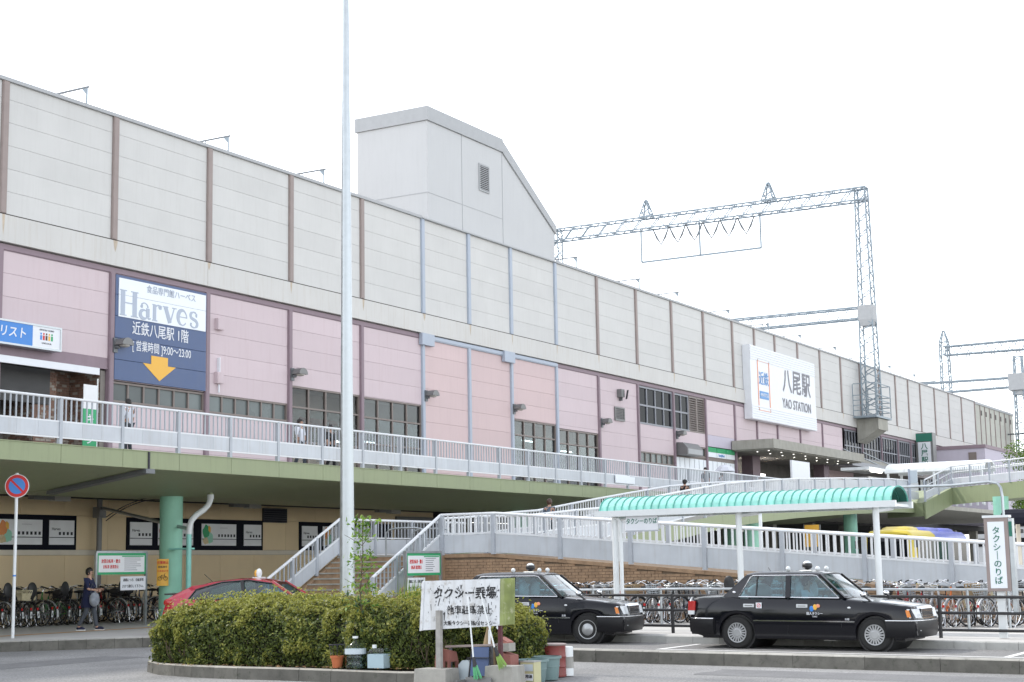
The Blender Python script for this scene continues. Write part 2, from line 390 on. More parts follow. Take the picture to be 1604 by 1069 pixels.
M('tin_cream', (.60,.50,.30), .6, var=.2, scale=12)
M('road_patch', (.155,.155,.157), .9, var=.15, scale=2, grain=.4, gscale=30); M('iron_cover', (.10,.095,.09), .7, .3, var=.25, scale=12)
for x0, x1, y0, y1 in ((21.0, 25.2, 23.2, 24.6), (16.6, 19.3, 9.2, 12.0), (24.0, 25.3, 4.5, 10.5)):
    m = MB(); n = 8; pts = [(x0+(x1-x0)*k/n+random.uniform(-.05, .05), y0+random.uniform(-.05, .05)) for k in range(n+1)]+[(x1-(x1-x0)*k/n+random.uniform(-.05, .05), y1+random.uniform(-.05, .05)) for k in range(n+1)]
    m.add([(x, y, -.087+gz(y)+.003) for x, y in pts], [tuple(range(len(pts)))]); struct(m.build('road_patch', 'road_patch'))
for x, y in ((24.2, 21.9),):
    m = MB(); m.lathe([(0, .0), (.31, 0), (.31, .004), (.28, .006), (0, .006)], 28, (x, y, -.085+gz(y))); tag(m.build('manhole_cover', 'iron_cover'), 'round iron manhole cover in the shaded road', 'manhole cover')
# ================================================================ STATION BUILDING
B = thing('station_building', 'long station building with beige upper cladding above pink panels', 'building', (34, 38, 0))
BO = (34, 38, 0)
cols = [29.05, 33.96, 38.87, 43.75, 48.63, 53.48, 58.18, 62.13, 66.09, 70.72, 75.49, 80.42, 85.33, 90.16, 94.96, 98.87, 102.75, 107.34, 112.17, 116.99, 121.75, 126.84, 131.55, 135.38, 139.19, 143.95, 148.95, 153.74, 159.01]
BLUE = {58.18, 62.13, 66.09, 70.72}
# core behind the cladding
mb = MB(); mb.box(5, 159.0, 38.13, 60, 11.9, 17.25); mb.box(5, 29.05, 38.0, 38.13, 4.9, 17.3); mb.box(159.0, 177, 38.3, 60, 4.9, 17.2)
mb.box(5, 33.9, 38.13, 60, 5, 11.9); mb.box(38.9, 66.1, 39.6, 60, 5, 11.9); mb.box(66.1, 94.9, 39.6, 60, 5, 11.9); mb.box(94.9, 159, 41.5, 60, 5, 8.9); mb.box(94.9, 159, 38.13, 60, 8.9, 11.9)
mb.build('wall_core', 'joint_fill', B, BO)
zr = [17.3, 16.73, 15.98, 15.23, 14.47, 13.73, 13.0]
def panel(name, mat, x0, x1, z0, z1, y=38.0, t=.1, g=.003, parent=None):
    m = MB(); c = .005
    x0 += g; x1 -= g; z0 += g; z1 -= g
    b = [(x0, y+t, z0), (x1, y+t, z0), (x1, y+t, z1), (x0, y+t, z1)]
    f = [(x0+c, y, z0+c), (x1-c, y, z0+c), (x1-c, y, z1-c), (x0+c, y, z1-c)]
    e = [(x0, y+c, z0), (x1, y+c, z0), (x1, y+c, z1), (x0, y+c, z1)]
    m.add(b+e+f, [(0,1,5,4), (1,2,6,5), (2,3,7,6), (3,0,4,7), (4,5,9,8), (5,6,10,9), (6,7,11,10), (7,4,8,11), (8,9,10,11)])
    return m.build(name, mat, parent or B, BO)
for a, b in zip(cols, cols[1:]):
    for i in range(6): panel('upper_panel', 'beige_panel', a+.26, b, zr[i+1], zr[i])
def colcover(x, z0, z1, mat, w=.26, d=.07, y=38.0):
    m = MB(); m.box(x, x+w, y-d, y+.12, z0, z1); m.box(x+.03, x+w-.03, y-d-.012, y-d, z0+.02, z1-.02); return m.build('column_cover', mat, B, BO)
for x in cols: colcover(x, 12.99, 17.3, 'blue_trim' if x in BLUE else 'brown_trim')
mb = MB(); mb.box(5, 58.2, 37.9, 38.6, 17.3, 17.42); mb.box(71.0, 159.2, 37.9, 38.6, 17.3, 17.42); mb.build('roof_coping', 'grey_coping', B, BO)
mb = MB(); mb.box(58.2, 71.0, 37.86, 38.05, 17.3, 17.36); mb.build('roof_flashing', 'grey_coping', B, BO)
mb = MB(); mb.box(5, 159.2, 37.98, 38.13, 12.94, 13.0); mb.build('drip_joint', 'dark_joint', B, BO)
for a, b in zip(cols[::3], cols[3::3]+[159.01]):
    if b > a: panel('band_panel', 'beige_band', a, b, 12.07, 12.95, y=37.9, t=.23, g=.004)
mb = MB(); mb.box(29, 58.1, 38.02, 38.3, 11.82, 12.03); mb.box(29, 58.1, 37.99, 38.02, 11.85, 11.93); mb.box(70.9, 159, 38.02, 38.3, 11.82, 12.03); mb.box(70.9, 159, 37.99, 38.02, 11.85, 11.93); mb.build('purple_beam', 'purple_trim', B, BO)
mb = MB(); mb.box(58.1, 70.9, 37.96, 38.3, 11.82, 12.03); mb.box(58.1, 70.9, 37.93, 37.96, 11.86, 11.98); mb.build('blue_beam', 'blue_trim', B, BO)
for x in (58.0, 65.28): mb = MB(); mb.box(x, x+1.0, 37.82, 38.0, 11.54, 12.06); mb.build('blue_joint_box', 'blue_trim', B, BO)
mb = MB(); mb.box(97.0, 97.9, 37.86, 38.0, 11.5, 12.0); mb.build('joint_box', 'purple_trim', B, BO)
for x in cols[1:15]: colcover(x, 4.9, 11.84, 'blue_trim' if x in BLUE else 'purple_trim', .22, .05)
for x in cols[15:20]: colcover(x, 9.4, 11.84, 'purple_trim', .2, .05)
prow = [11.82, 11.11, 10.37, 9.62, 8.88, 8.13, 7.39, 6.65, 5.9, 5.16, 4.9]
def pink(i, zb, mat='pink_panel', zt=11.82, x0=None, x1=None):
    a = (cols[i]+.22) if x0 is None else x0; b = cols[i+1] if x1 is None else x1
    for z1, z0 in zip(prow, prow[1:]):
        if z1 <= zb+.02 or z0 >= zt-.02: continue
        panel('pink_panel', mat, a, b, max(z0, zb), min(z1, zt), y=38.03)
def panes(x0, x1, z0, z1, nx, nz=1, frame='window_frame', glass='frosted_glass', fw_=.07, y=38.04, name='window', splits=None):
    """a window: frame with mullions, one pane per opening"""
    m = MB(); d = .12
    m.box(x0, x1, y, y+d, z1-fw_, z1); m.box(x0, x1, y-.03, y+d, z0, z0+fw_); m.box(x0, x0+fw_, y, y+d, z0+fw_, z1-fw_); m.box(x1-fw_, x1, y, y+d, z0+fw_, z1-fw_)
    zs = [z0] + ([z0+(z1-z0)*k/nz for k in range(1, nz)] if splits is None else splits) + [z1]; nz = len(zs)-1
    xs = [x0+fw_/2+(x1-x0-fw_)*k/nx for k in range(nx+1)]
    for k in range(1, nx): m.box(xs[k]-fw_/2, xs[k]+fw_/2, y+.01, y+d, z0+fw_, z1-fw_)
    for k in range(1, nz): m.box(x0+fw_, x1-fw_, y+.005, y+d-.005, zs[k]-fw_/2, zs[k]+fw_/2)
    w = m.build(name, frame, B, BO)
    for i in range(nx):
        for k in range(nz):
            g = MB(); yy = y+.07+random.uniform(-.004, .004)
            g.box(xs[i]+fw_/2, xs[i+1]-fw_/2, yy, yy+.012, zs[k]+fw_/2, zs[k+1]-fw_/2); g.build('pane', glass, w, BO)
    return w
M('rust_run', (.50,.42,.33), .8, var=.15, scale=6)
for x in cols[1:]:
    m = MB(); rr0 = random.Random(int(x*10)); w = rr0.uniform(.10, .24); L = rr0.uniform(.25, .7); x0 = x+rr0.uniform(-.02, .12); yb_ = 37.8985
    m.add([(x0, yb_, 12.944), (x0+w, yb_, 12.944), (x0+w*.8, yb_, 12.944-L*.5), (x0+w*.45, yb_, 12.944-L), (x0+w*.2, yb_, 12.944-L*.6)], [(0, 1, 2, 3, 4)]); m.build('rust_run', 'rust_run', B, BO)
# bay by bay along the deck
pink(0, 4.9); pink(1, 8.88)
mb = MB(); mb.box(34.18, 38.87, 38.02, 38.3, 8.5, 8.88); mb.build('shop_lintel', 'purple_trim', B, BO)
pink(2, 8.16, x0=39.1); panes(39.1, 43.75, 7.42, 8.13, 6); pink(2, 4.9, zt=7.4)
pink(3, 8.13); panes(43.98, 48.63, 7.42, 8.13, 6); pink(3, 4.9, zt=7.4)
pink(4, 8.88); panes(48.86, 53.48, 4.95, 8.88, 4, splits=[8.05, 6.7], glass='clear_shop_glass')
pink(5, 8.85); panes(53.71, 58.18, 4.95, 8.85, 4, splits=[8.0, 6.9], glass='shop_glass')
pink(6, 4.9, 'rose_panel'); pink(7, 4.9, 'rose_panel')
pink(8, 8.85, 'rose_panel'); panes(66.32, 70.72, 4.95, 8.84, 4, splits=[8.08, 6.6], glass='shop_glass')
pink(9, 8.7); panes(70.95, 75.49, 4.95, 8.68, 4, splits=[7.93, 6.5], glass='shop_glass')
pink(10, 4.9)
pink(11, 8.06, zt=9.62); panes(80.65, 85.33, 9.62, 11.8, 4, 2, 'grey_frame', 'dark_glass', .1); panes(80.65, 85.33, 7.42, 8.06, 6); pink(11, 4.9, zt=7.4)
pink(12, 8.78, zt=9.62); panes(85.56, 87.75, 9.62, 11.8, 2, 2, 'grey_frame', 'dark_glass', .1)
panes(88.2, 90.16, 8.1, 8.76, 2)
mb = MB(); mb.box(85.56, 88.2, 38.05, 38.3, 8.1, 8.78); mb.build('blank_panel', 'window_frame', B, BO)
for k in range(2):
    x0 = 87.78+k*1.19; m = MB(); m.box(x0, x0+1.17, 38.02, 38.1, 9.62, 9.72); m.box(x0, x0+1.17, 38.02, 38.1, 11.7, 11.8); m.box(x0, x0+.08, 38.02, 38.1, 9.72, 11.7); m.box(x0+1.09, x0+1.17, 38.02, 38.1, 9.72, 11.7)
    w = m.build('louvre_panel', 'window_frame', B, BO)
    for j in range(14):
        z = 9.76+j*.138; s_ = MB(); s_.hexa([(x0+.08, 38.02, z), (x0+1.09, 38.02, z), (x0+1.09, 38.1, z+.09), (x0+.08, 38.1, z+.09)], [(x0+.08, 38.02, z+.03), (x0+1.09, 38.02, z+.03), (x0+1.09, 38.1, z+.12), (x0+.08, 38.1, z+.12)]); s_.build('slat', 'window_frame', w, BO)
pink(13, 8.9, 'lilac_panel', zt=9.62); pink(13, 9.62)
for i in range(14, 18): pink(i, 9.4)
pink(18, 9.4, x1=116.99)
# glazing left of the tower: dark strip windows with pale mullions
for i in range(19, 24):
    panes(cols[i]+.24, cols[i+1]-.02, 9.66, 11.78, 6, splits=[10.55], frame='grey_frame', glass='dark_glass', fw_=.09)
    colcover(cols[i], 8.9, 11.84, 'purple_trim', .22, .05)
mb = MB(); mb.box(113, 139.4, 37.6, 38.2, 9.25, 9.6); mb.build('sill_beam', 'concrete', B, BO)
# end section, older cladding with vents
ec = [159.27, 161.9, 163.9, 165.95, 168.1, 170.4, 172.7, 175.0]
mb = MB(); mb.box(159.0, 177.0, 38.05, 38.4, 17.2, 17.45); mb.build('roof_coping', 'grey_coping', B, BO)
for a, b in zip(ec, ec[1:]+[177]):
    for z1, z0 in zip([17.2, 15.8, 14.4, 13.0], [15.8, 14.4, 13.0, 11.6]): panel('upper_panel', 'old_panel', a+.16, b, z0, z1, y=38.15)
    m = MB(); m.box(a, a+.16, 38.08, 38.3, 11.6, 17.2); m.build('column_cover', 'brown_trim', B, BO)
    m = MB(); m.box(a+.3, a+.75, 38.1, 38.16, 16.2, 16.7); m.build('vent', 'dark_joint', B, BO)
# interior of the shops on the deck: ceiling lights, floor, goods
for a, b in ((48.8, 58.1), (66.3, 75.4)): MB().box(a, b, 39.5, 39.59, 4.9, 8.9).build('shop_back_wall', 'shop_interior', B, BO)
for i in range(26):
    x = random.choice([random.uniform(49, 57.8), random.uniform(66.5, 75.2)]); h = random.uniform(.5, 1.5); m = MB(); m.box(x, x+random.uniform(.3, .9), 38.9, 39.5, 4.95, 4.95+h); m.build('display', 'shop_goods', B, BO)
for x, z in [(50.2, 7.35), (51.9, 6.9), (54.5, 7.0), (68.3, 7.9), (72.4, 7.6)]:
    m = MB(); m.box(x, x+1.1, 38.6, 38.7, z, z+.06); m.build('tube_lamp', 'tube_light', B, BO)
mb = MB(); mb.box(50.0, 53.4, 38.45, 38.5, 7.2, 7.75); red = mb.build('shop_banner', 'tail_red', B, BO)
text('Book', .5, 'sign_white', red, (52.2-34, .44, 7.47), bold=.02)
# travel shop in the first bay
mb = MB(); mb.box(34.0, 38.9, 40.2, 40.3, 4.9, 8.5); mb.box(34, 38.9, 38.2, 40.3, 8.45, 8.5); mb.build('shop_back_wall', 'shop_interior', B, BO)
mb = MB(); mb.box(33.9, 37.0, 38.75, 38.8, 7.2, 8.35); mb.build('dark_awning', 'car_trim', B, BO)
mb = MB(); mb.box(33.0, 38.2, 37.75, 38.0, 8.25, 8.42); mb.box(33.0, 38.2, 37.72, 37.76, 8.22, 8.45); mb.build('shutter_box', 'sign_white', B, BO)
# brick-faced piers beside the shop entrance
def brickwork(name, x0, x1, yf, z0, z1, L, H, mats, parent, off, joint=.012, axis='x', depth=.06, ztop=None, seed=3, stuffy=True):
    """brick face; axis x faces -Y at y=yf, axis y faces -X at x=yf; ztop(u) limits the height"""
    rnd = random.Random(seed); m = MB(); k = 0; z = z0
    while z < z1-.01:
        u = x0-(L/2 if k % 2 else 0); zt = min(z+H-joint, z1)
        while u < x1:
            a, b = max(u, x0), min(u+L-joint, x1)
            if b-a > .02 and (ztop is None or zt <= ztop((a+b)/2)):
                j = rnd.uniform(0, .012); mi = rnd.choice(range(len(mats)))
                if axis == 'x': m.box(a, b, yf-j, yf+depth, z, zt, mi)
                else: m.box(yf-j, yf+depth, a, b, z, zt, mi)
            u += L
        z += H; k += 1
    o = m.build(name, mats, parent, off)
    return stuff(o) if stuffy else o
mb = MB(); mb.box(36.4, 37.35, 38.85, 40.2, 4.9, 8.3); mb.box(37.35, 38.85, 39.5, 40.2, 4.9, 8.45); mb.box(38.6, 38.86, 38.12, 39.5, 4.9, 8.45); mb.build('pier_backing', 'mortar', B, BO)
brickwork('brick_face', 36.4, 37.35, 38.83, 4.9, 8.3, .22, .085, ['dark_brick', 'dark_brick_b', 'dark_brick'], B, BO)
brickwork('brick_face', 37.37, 38.6, 39.48, 4.9, 8.45, .22, .085, ['dark_brick', 'dark_brick_b', 'dark_brick'], B, BO, seed=5)
brickwork('brick_face', 38.12, 39.46, 38.58, 4.9, 8.45, .22, .085, ['dark_brick', 'dark_brick_b', 'dark_brick'], B, BO, axis='y', seed=8)
brickwork('brick_face', 38.86, 40.2, 36.38, 4.9, 8.3, .22, .085, ['dark_brick', 'dark_brick_b'], B, BO, axis='y', seed=9)
# convenience store strip and poster panes
for k in range(3):
    x0 = 90.45+k*1.5; m = MB(); m.box(x0, x0+1.42, 38.02, 38.1, 8.25, 8.55); p = m.build('store_sign', 'white_board', B, BO)
    m = MB(); m.box(x0, x0+1.42, 38.015, 38.1, 8.555, 8.85); m.build('green_stripe', 'green_print', p, BO)
    if k == 1: text('FamilyMart', .22, 'text_blue', p, (x0+.71-34, .01, 8.4), bold=.02)
for k in range(13):
    x0 = 85.5+k*.72; m = MB(); m.box(x0, x0+.64, 38.03, 38.06, 5.6, 8.0); m.build('poster_pane', 'white_board', B, BO)
mb = MB(); mb.box(85.5, 94.9, 38.07, 38.3, 4.9, 8.25); mb.build('store_front', 'window_frame', B, BO)
# entrance under the canopy
mb = MB(); mb.box(95, 130, 41.3, 41.5, 4.9, 8.9); mb.build('entrance_wall', 'shop_interior', B, BO)
for x0, x1, y in [(100.5, 101.9, 39.0), (114.0, 115.2, 38.6), (106, 107, 41.2), (119.4, 127, 40.5)]:
    m = MB(); m.box(x0, x1, y, y+.8, 4.9, 8.9); m.build('entrance_pier', 'purple_trim' if x1-x0 < 2 else 'rose_panel', B, BO)
for x in (102.3, 103.6): m = MB(); m.box(x, x+1.5, 39.9, 40.0, 7.75, 7.85); m.build('tube_lamp', 'tube_light', B, BO)
# entrance canopy slab
CN = thing('entrance_canopy', 'stained concrete canopy slab over the station entrance below the white name sign', 'canopy', (104, 36, 8.8))
mb = MB(); mb.box(94.3, 113.0, 35.15, 37.96, 8.86, 9.45); mb.box(94.5, 112.8, 35.35, 37.96, 8.8, 8.858); mb.build('slab', 'concrete', CN, (104, 36, 8.8))
for i in range(8):
    for j in range(2):
        m = MB(); x, y = 95.4+i*2.3+j*.6, 35.9+j*1.0; m.lathe([(.0, 8.776), (.045, 8.776), (.055, 8.798)], 10, (x, y, 0)); m.build('downlight', 'downlight', CN, (104, 36, 8.8))
mb = MB(); mb.box(113.1, 132, 36.2, 37.55, 8.75, 8.98); mb.box(113.1, 132, 36.1, 36.2, 8.7, 9.02); mb.build('lower_canopy', 'grey_frame', CN, (104, 36, 8.8))
for x in (116.8, 121.6): m = MB(); m.cyl((x, 37.94, 10.2), (x+3.4, 36.2, 9.0), .045); m.build('stay_rod', 'galvanised', CN, (104, 36, 8.8))
# penthouse on the roof
PH = thing('roof_penthouse', 'white boxy penthouse with a sloping shoulder on the station roof', 'penthouse', (58.9, 38.1, 17.3)); PO = (58.9, 38.1, 17.3)
prof = [(58.9, 17.3), (71.05, 17.3), (71.05, 18.9), (65.7, 22.05), (58.9, 22.05)]
mb = MB(); mb.ext([(x, 38.06, z) for x, z in prof], (0, 3.9, 0)); mb.build('wall', 'penthouse_wall', PH, PO)
mb = MB(); mb.box(58.82, 65.72, 37.97, 42.05, 22.06, 22.72); mb.build('parapet', 'grey_coping', PH, PO)
mb = MB(); mb.ext([(65.74, 37.98, 22.02), (65.74, 37.98, 22.62), (71.15, 37.98, 19.3), (71.15, 37.98, 18.86)], (0, 4.05, 0)); mb.build('sloping_coping', 'grey_coping', PH, PO)
mb = MB()
mb.box(61.9, 61.93, 38.045, 38.07, 17.4, 22.72); mb.box(65.7, 65.73, 38.045, 38.07, 17.4, 22.0); mb.box(58.88, 65.7, 38.048, 38.07, 18.66, 18.69); mb.box(58.885, 58.9, 38.07, 41.95, 18.66, 18.69); mb.build('panel_joint', 'grey_coping', PH, PO)
mb = MB(); mb.box(63.45, 64.4, 38.0, 38.06, 20.95, 21.03); mb.box(63.45, 64.4, 38.0, 38.06, 19.68, 19.75); mb.box(63.45, 63.51, 38.0, 38.06, 19.75, 20.95); mb.box(64.34, 64.4, 38.0, 38.06, 19.75, 20.95); lv = mb.build('louvre', 'grey_coping', PH, PO)
mb = MB(); mb.box(63.51, 64.34, 38.05, 38.058, 19.75, 20.95); mb.build('louvre_back', 'dark_joint', lv, PO)
for j in range(13):
    z = 19.77+j*.092; m = MB(); m.hexa([(63.51, 38.005, z), (64.34, 38.005, z), (64.34, 38.05, z+.05), (63.51, 38.05, z+.05)], [(63.51, 38.005, z+.02), (64.34, 38.005, z+.02), (64.34, 38.05, z+.07), (63.51, 38.05, z+.07)]); m.build('slat', 'grey_coping', lv, PO)
# small things on the pink wall
def lamp(x, z, n):
    t = thing('wall_lamp', f'grey hooded wall lamp on the facade post, {n} from the left', 'lamp', (x, 38, z), group='hooded lamps along the pink facade'); t.scale = (.8, .8, .8)
    m = MB(); m.box(-.12, .12, -.14, -.04, -.32, .3); m.cyl((0, -.14, -.1), (.05, -.3, -.1), .07, n=8); m.build('bracket', 'steel_dark', t)
    m = MB(); P = [(cos(a)*.34, sin(a)*.34) for a in [pi*k/8 for k in range(9)]]
    m.ext([(u*1.0+.25, -.12, v*.9+.0) for u, v in P], (0, -.5, 0)); m.build('hood', 'shutter_grey', t)
    m = MB(); m.ell((.25, -.4, -.02), .25, .2, .08); m.build('diffuser', 'blind', t)
for (x, z), n in zip([(39.1, 9.35), (48.8, 9.3), (58.4, 9.28), (66.25, 9.3), (75.75, 9.3), (85.7, 9.3)], ['first', 'second', 'third', 'fourth', 'fifth', 'sixth']): lamp(x, z, n)
for x, z, l in [(44.3, 10.75, 'upper pink junction box on the pink wall right of the navy board'), (44.3, 8.75, 'lower pink junction box on the pink wall right of the navy board')]:
    m = MB(); m.box(x, x+.36, 37.86, 38.03, z-.22, z+.2); m.box(x+.03, x+.33, 37.85, 37.86, z-.19, z+.17); t = m.build('junction_box', 'pink_panel', None); tag(t, l, 'junction box')
mb = MB(); mb.box(44.46, 44.5, 37.9, 38.03, 8.95, 9.5); mb.cyl((44.48, 37.95, 8.5), (44.48, 37.95, 8.2), .03); tag(mb.build('conduit', 'sign_white'), 'short pale conduit above the lower junction box on the pink wall', 'conduit')
t = thing('floodlight', 'small grey floodlight on the pink wall above the louvred vent', 'floodlight', (78.2, 37.9, 11.1))
MB().box(-.3, .1, -.16, .12, -.22, .22).build('housing', 'shutter_grey', t); MB().hexa([(.1,-.3,-.3),(.14,-.3,-.3),(.34,-.16,-.3),(.3,-.1,-.3)], [(.2,-.35,.2),(.24,-.35,.2),(.44,-.2,.2),(.4,-.15,.2)]).build('lamp_face', 'text_dark', t); MB().box(-.05, .05, -.05, .12, -.4, -.2).build('bracket', 'steel_dark', t)
t = thing('wall_vent', 'square grey louvred vent on the pink wall below the floodlight', 'vent', (78.08, 38.0, 9.95))
MB().box(-.6, .6, -.06, .02, .3, .38).box(-.6, .6, -.06, .02, -.38, -.3).box(-.6, -.52, -.06, .02, -.3, .3).box(.52, .6, -.06, .02, -.3, .3).build('frame', 'shutter_grey', t)
for j in range(7): z = -.29+j*.085; MB().hexa([(-.52,-.05,z),(.52,-.05,z),(.52,0,z+.05),(-.52,0,z+.05)], [(-.52,-.05,z+.025),(.52,-.05,z+.025),(.52,0,z+.075),(-.52,0,z+.075)]).build('slat', 'shutter_grey', t)
t = thing('air_duct_hood', 'boxy grey duct hood on the facade beside the store strip', 'duct hood', (86.9, 37.6, 8.45))
MB().box(-1.2, 1.1, -.3, .4, -.35, .05).ext([(-1.2,-.3,.05),(-1.2,.4,.05),(-1.2,.4,.4),(-1.2,0,.38)], (2.3,0,0)).build('hood', 'shutter_grey', t); MB().box(-1.1, 1.0, -.32, -.3, -.3, 0).build('face', 'grey_coping', t)

# ---- boards and signs on the facade
t = thing('store_board', 'tall navy advertising board with white logo panel and orange arrow', 'board', (41.3, 37.95, 10)); TO = (41.3, 37.95, 10)
for z1, z0 in zip([11.8, 11.11, 10.37, 9.62, 8.88], [11.11, 10.37, 9.62, 8.88, 8.18]): panel('board_panel', 'navy_board', 39.1, 43.75, z0, z1, y=37.94, t=.09, g=.006, parent=None).parent = t
for o in t.children: o.location = (34-41.3, 38-37.95, -10)
mb = MB(); mb.box(39.24, 43.68, 37.915, 37.942, 11.13, 11.7); mb.box(39.24, 43.68, 37.915, 37.942, 10.36, 11.12); mb.build('logo_panel', 'white_board', t, TO)
def ribbon(m, pts, ws, y0, y1, closed=False):
    """flat stroke of varying width in the XZ plane"""
    P_ = [Vector((x, 0, z)) for x, z in pts]; n = len(P_); L_, R_ = [], []
    for i in range(n):
        d = (P_[(i+1) % n if closed else min(i+1, n-1)]-P_[i-1 if (closed or i) else 0]).normalized(); nr = Vector((-d.z, 0, d.x)); w = ws[i] if isinstance(ws, (list, tuple)) else ws
        L_.append(P_[i]+nr*w/2); R_.append(P_[i]-nr*w/2)
    for i in range(n if closed else n-1):
        j = (i+1) % n; q = [L_[i], L_[j], R_[j], R_[i]]; m.hexa([(p.x, y0, p.z) for p in q], [(p.x, y1, p.z) for p in q])
def arc2(cx, cz, rx, rz, a0, a1, n=14): return [(cx+rx*cos(radians(a0+(a1-a0)*k/n)), cz+rz*sin(radians(a0+(a1-a0)*k/n))) for k in range(n+1)]
LX, LZ, SC = -2.02, .42, 1.0     # high-contrast serif logotype drawn stroke by stroke
def stroke(nm, ribs):
    m = MB()
    for k, (pts, ws) in enumerate(ribs): ribbon(m, [(LX+x*SC, LZ+z*SC) for x, z in pts], ws, -.046-.0005*k, -.034)
    return m.build('logo_letter', 'logo_grey', t)
def thickw(n, thin, thick): return [thin+(thick-thin)*sin(pi*k/n) for k in range(n+1)]
SERF = lambda x0, x1, z: ([(x0, z), (x1, z)], .03)
stroke('H', [([(.12, 0), (.12, .82)], .17), ([(.60, 0), (.60, .82)], .17), ([(.12, .42), (.60, .42)], .035), SERF(0, .27, .015), SERF(0, .27, .805), SERF(.45, .74, .015), SERF(.45, .74, .805)])
stroke('a', [([(1.14, .08), (1.14, .36)], .14), (arc2(1.0, .38, .14, .14, 0, 150), thickw(14, .06, .03)), (arc2(.98, .15, .15, .14, 60, 330), thickw(14, .03, .13)), (arc2(.89, .40, .03, .03, 0, 340, 8), .05), ([(1.14, .06), (1.2, .02), (1.26, .05)], .05)])
stroke('r', [([(1.42, 0), (1.42, .54)], .13), (arc2(1.58, .36, .14, .17, 170, 60, 10), .045), (arc2(1.66, .47, .04, .04, 0, 350, 8), .07), SERF(1.32, 1.54, .012), ([(1.33, .53), (1.43, .53)], .03)])
stroke('v', [([(1.88, .53), (2.08, .02)], .15), ([(2.09, .02), (2.26, .53)], .04), SERF(1.77, 2.0, .53), SERF(2.17, 2.36, .53)])
stroke('e', [(arc2(2.62, .27, .19, .25, 0, 320, 22), [(.04+.10*max(0, sin(radians(max(0, a*320/22-50))*.85))) for a in range(23)]), ([(2.45, .29), (2.81, .29)], .03)])
stroke('s', [(arc2(3.12, .41, .14, .12, 40, 230, 12)+arc2(3.13, .14, .15, .13, 60, -140, 12), [.03]+[.05]*5+[.10]*14+[.05]*6), (arc2(3.24, .43, .02, .05, 0, 340, 6), .04), (arc2(3.0, .1, .02, .05, 0, 340, 6), .04)])
for o in t.children:
    if o.name.startswith('logo_letter'):
        for v in o.data.vertices: v.co.x = (v.co.x-LX)*1.2+LX; v.co.z = (v.co.z-LZ)*1.08+LZ
text('食品専門館ハーベス', .3, 'logo_grey', t, (.55, -.045, 1.48), sx=.95, bold=.004)
text('近鉄八尾駅 1階', .50, 'sign_white', t, (.05, -.02, .02), sx=.85, bold=.006)
text('[ 営業時間 ]9:00～23:00', .40, 'sign_white', t, (.12, -.02, -.58), sx=.74, bold=.005)
mb = MB(); mb.ext([(-.42,-.022,-.82), (.42,-.022,-.82), (.42,-.022,-1.12), (.83,-.022,-1.12), (0,-.022,-1.68), (-.83,-.022,-1.12), (-.42,-.022,-1.12)], (0, .015, 0)); mb.build('arrow', 'arrow_orange', t)
t = thing('travel_shop_sign', 'blue and white lightbox sign over the shop at the left edge', 'sign', (35.0, 37.7, 9.2)); TO = (35.0, 37.7, 9.2)
mb = MB(); mb.box(31.5, 36.37, 37.6, 37.98, 8.78, 8.84); mb.box(31.5, 36.37, 37.6, 37.98, 9.50, 9.56); mb.box(36.31, 36.37, 37.6, 37.98, 8.84, 9.50); mb.build('frame', 'galvanised', t, TO)
mb = MB(); mb.box(31.5, 35.15, 37.62, 37.95, 8.84, 9.5); mb.build('blue_face', 'sign_blue', t, TO)
mb = MB(); mb.box(35.152, 36.31, 37.62, 37.95, 8.84, 9.5); mb.build('white_face', 'sign_white', t, TO)
text('ツーリスト', .38, 'sign_white', t, (34.9-35, -.085, -.02), align='RIGHT', bold=.014, shear=.12)
for k, c in enumerate(['sign_blue', 'text_red', 'hair_brown', 'arrow_orange', 'green_print']):
    m = MB(); x = .5+k*.115; m.lathe([(.0, 0), (.035, 0), (.035, .004), (0, .004)], 10, (x, -.085, .08), 'y'); m.box(x-.04, x+.04, -.084, -.08, -.12, .03); m.build('logo_figure', c, t)
text('KINTETSU TOURIST', .07, 'text_dark', t, (.74, -.085, .2)); text('LOVE LOCAL', .07, 'text_dark', t, (.74, -.085, -.22))
t = thing('station_name_sign', 'big white ribbed station name sign with blue logo above the entrance', 'sign', (103, 37.6, 13.5)); TO = (103, 37.6, 13.5)
mb = MB(); mb.box(96.75, 109.45, 37.45, 37.98, 11.05, 15.95); mb.build('box', 'sign_white', t, TO)
for j in range(6):
    for z in (15.86-j*.16, 11.14+j*.16): m = MB(); m.box(96.75, 109.45, 37.42, 37.455, z-.05, z+.05); m.build('rib', 'sign_white', t, TO)
text('八尾駅', 1.8, 'text_grey', t, (2.55, -.17, .55), bold=.012, spacing=1.12, sx=1.02); text('YAO STATION', .92, 'text_grey', t, (2.45, -.17, -.98), bold=.014, spacing=1.05, sx=.93)
m = MB(); R = [(-1.05, -1.75), (1.05, -1.75), (1.05, 1.55), (-1.05, 1.55)]
for (a, b), (c, d) in zip(R, R[1:]+R[:1]): m.bar((a-3.9, -.165, b), (c-3.9, -.165, d), .12, .02, upv=Vector((0, 1, 0)))
m.v = [(x, max(y, -.175), z) for x, y, z in m.v]
for a, b in R: m.lathe([(0, -.01), (.07, -.01), (.07, .012), (0, .012)], 10, (a-3.9, -.17, b), 'y')
m.build('logo_frame', 'text_orange', t)
text('近鉄', .95, 'text_blue', t, (-3.9, -.17, .3), bold=.012, sx=.95); m = MB(); m.box(-4.7, -3.1, -.175, -.15, -1.0, -.5); lb = m.build('logo_bar', 'text_blue', t)
text('KINTETSU', .3, 'sign_white', t, (-3.9, -.18, -.75), bold=.01)
t = thing('vertical_green_sign', 'narrow vertical green and white sign hung on the facade far right', 'sign', (137.5, 37.2, 11))
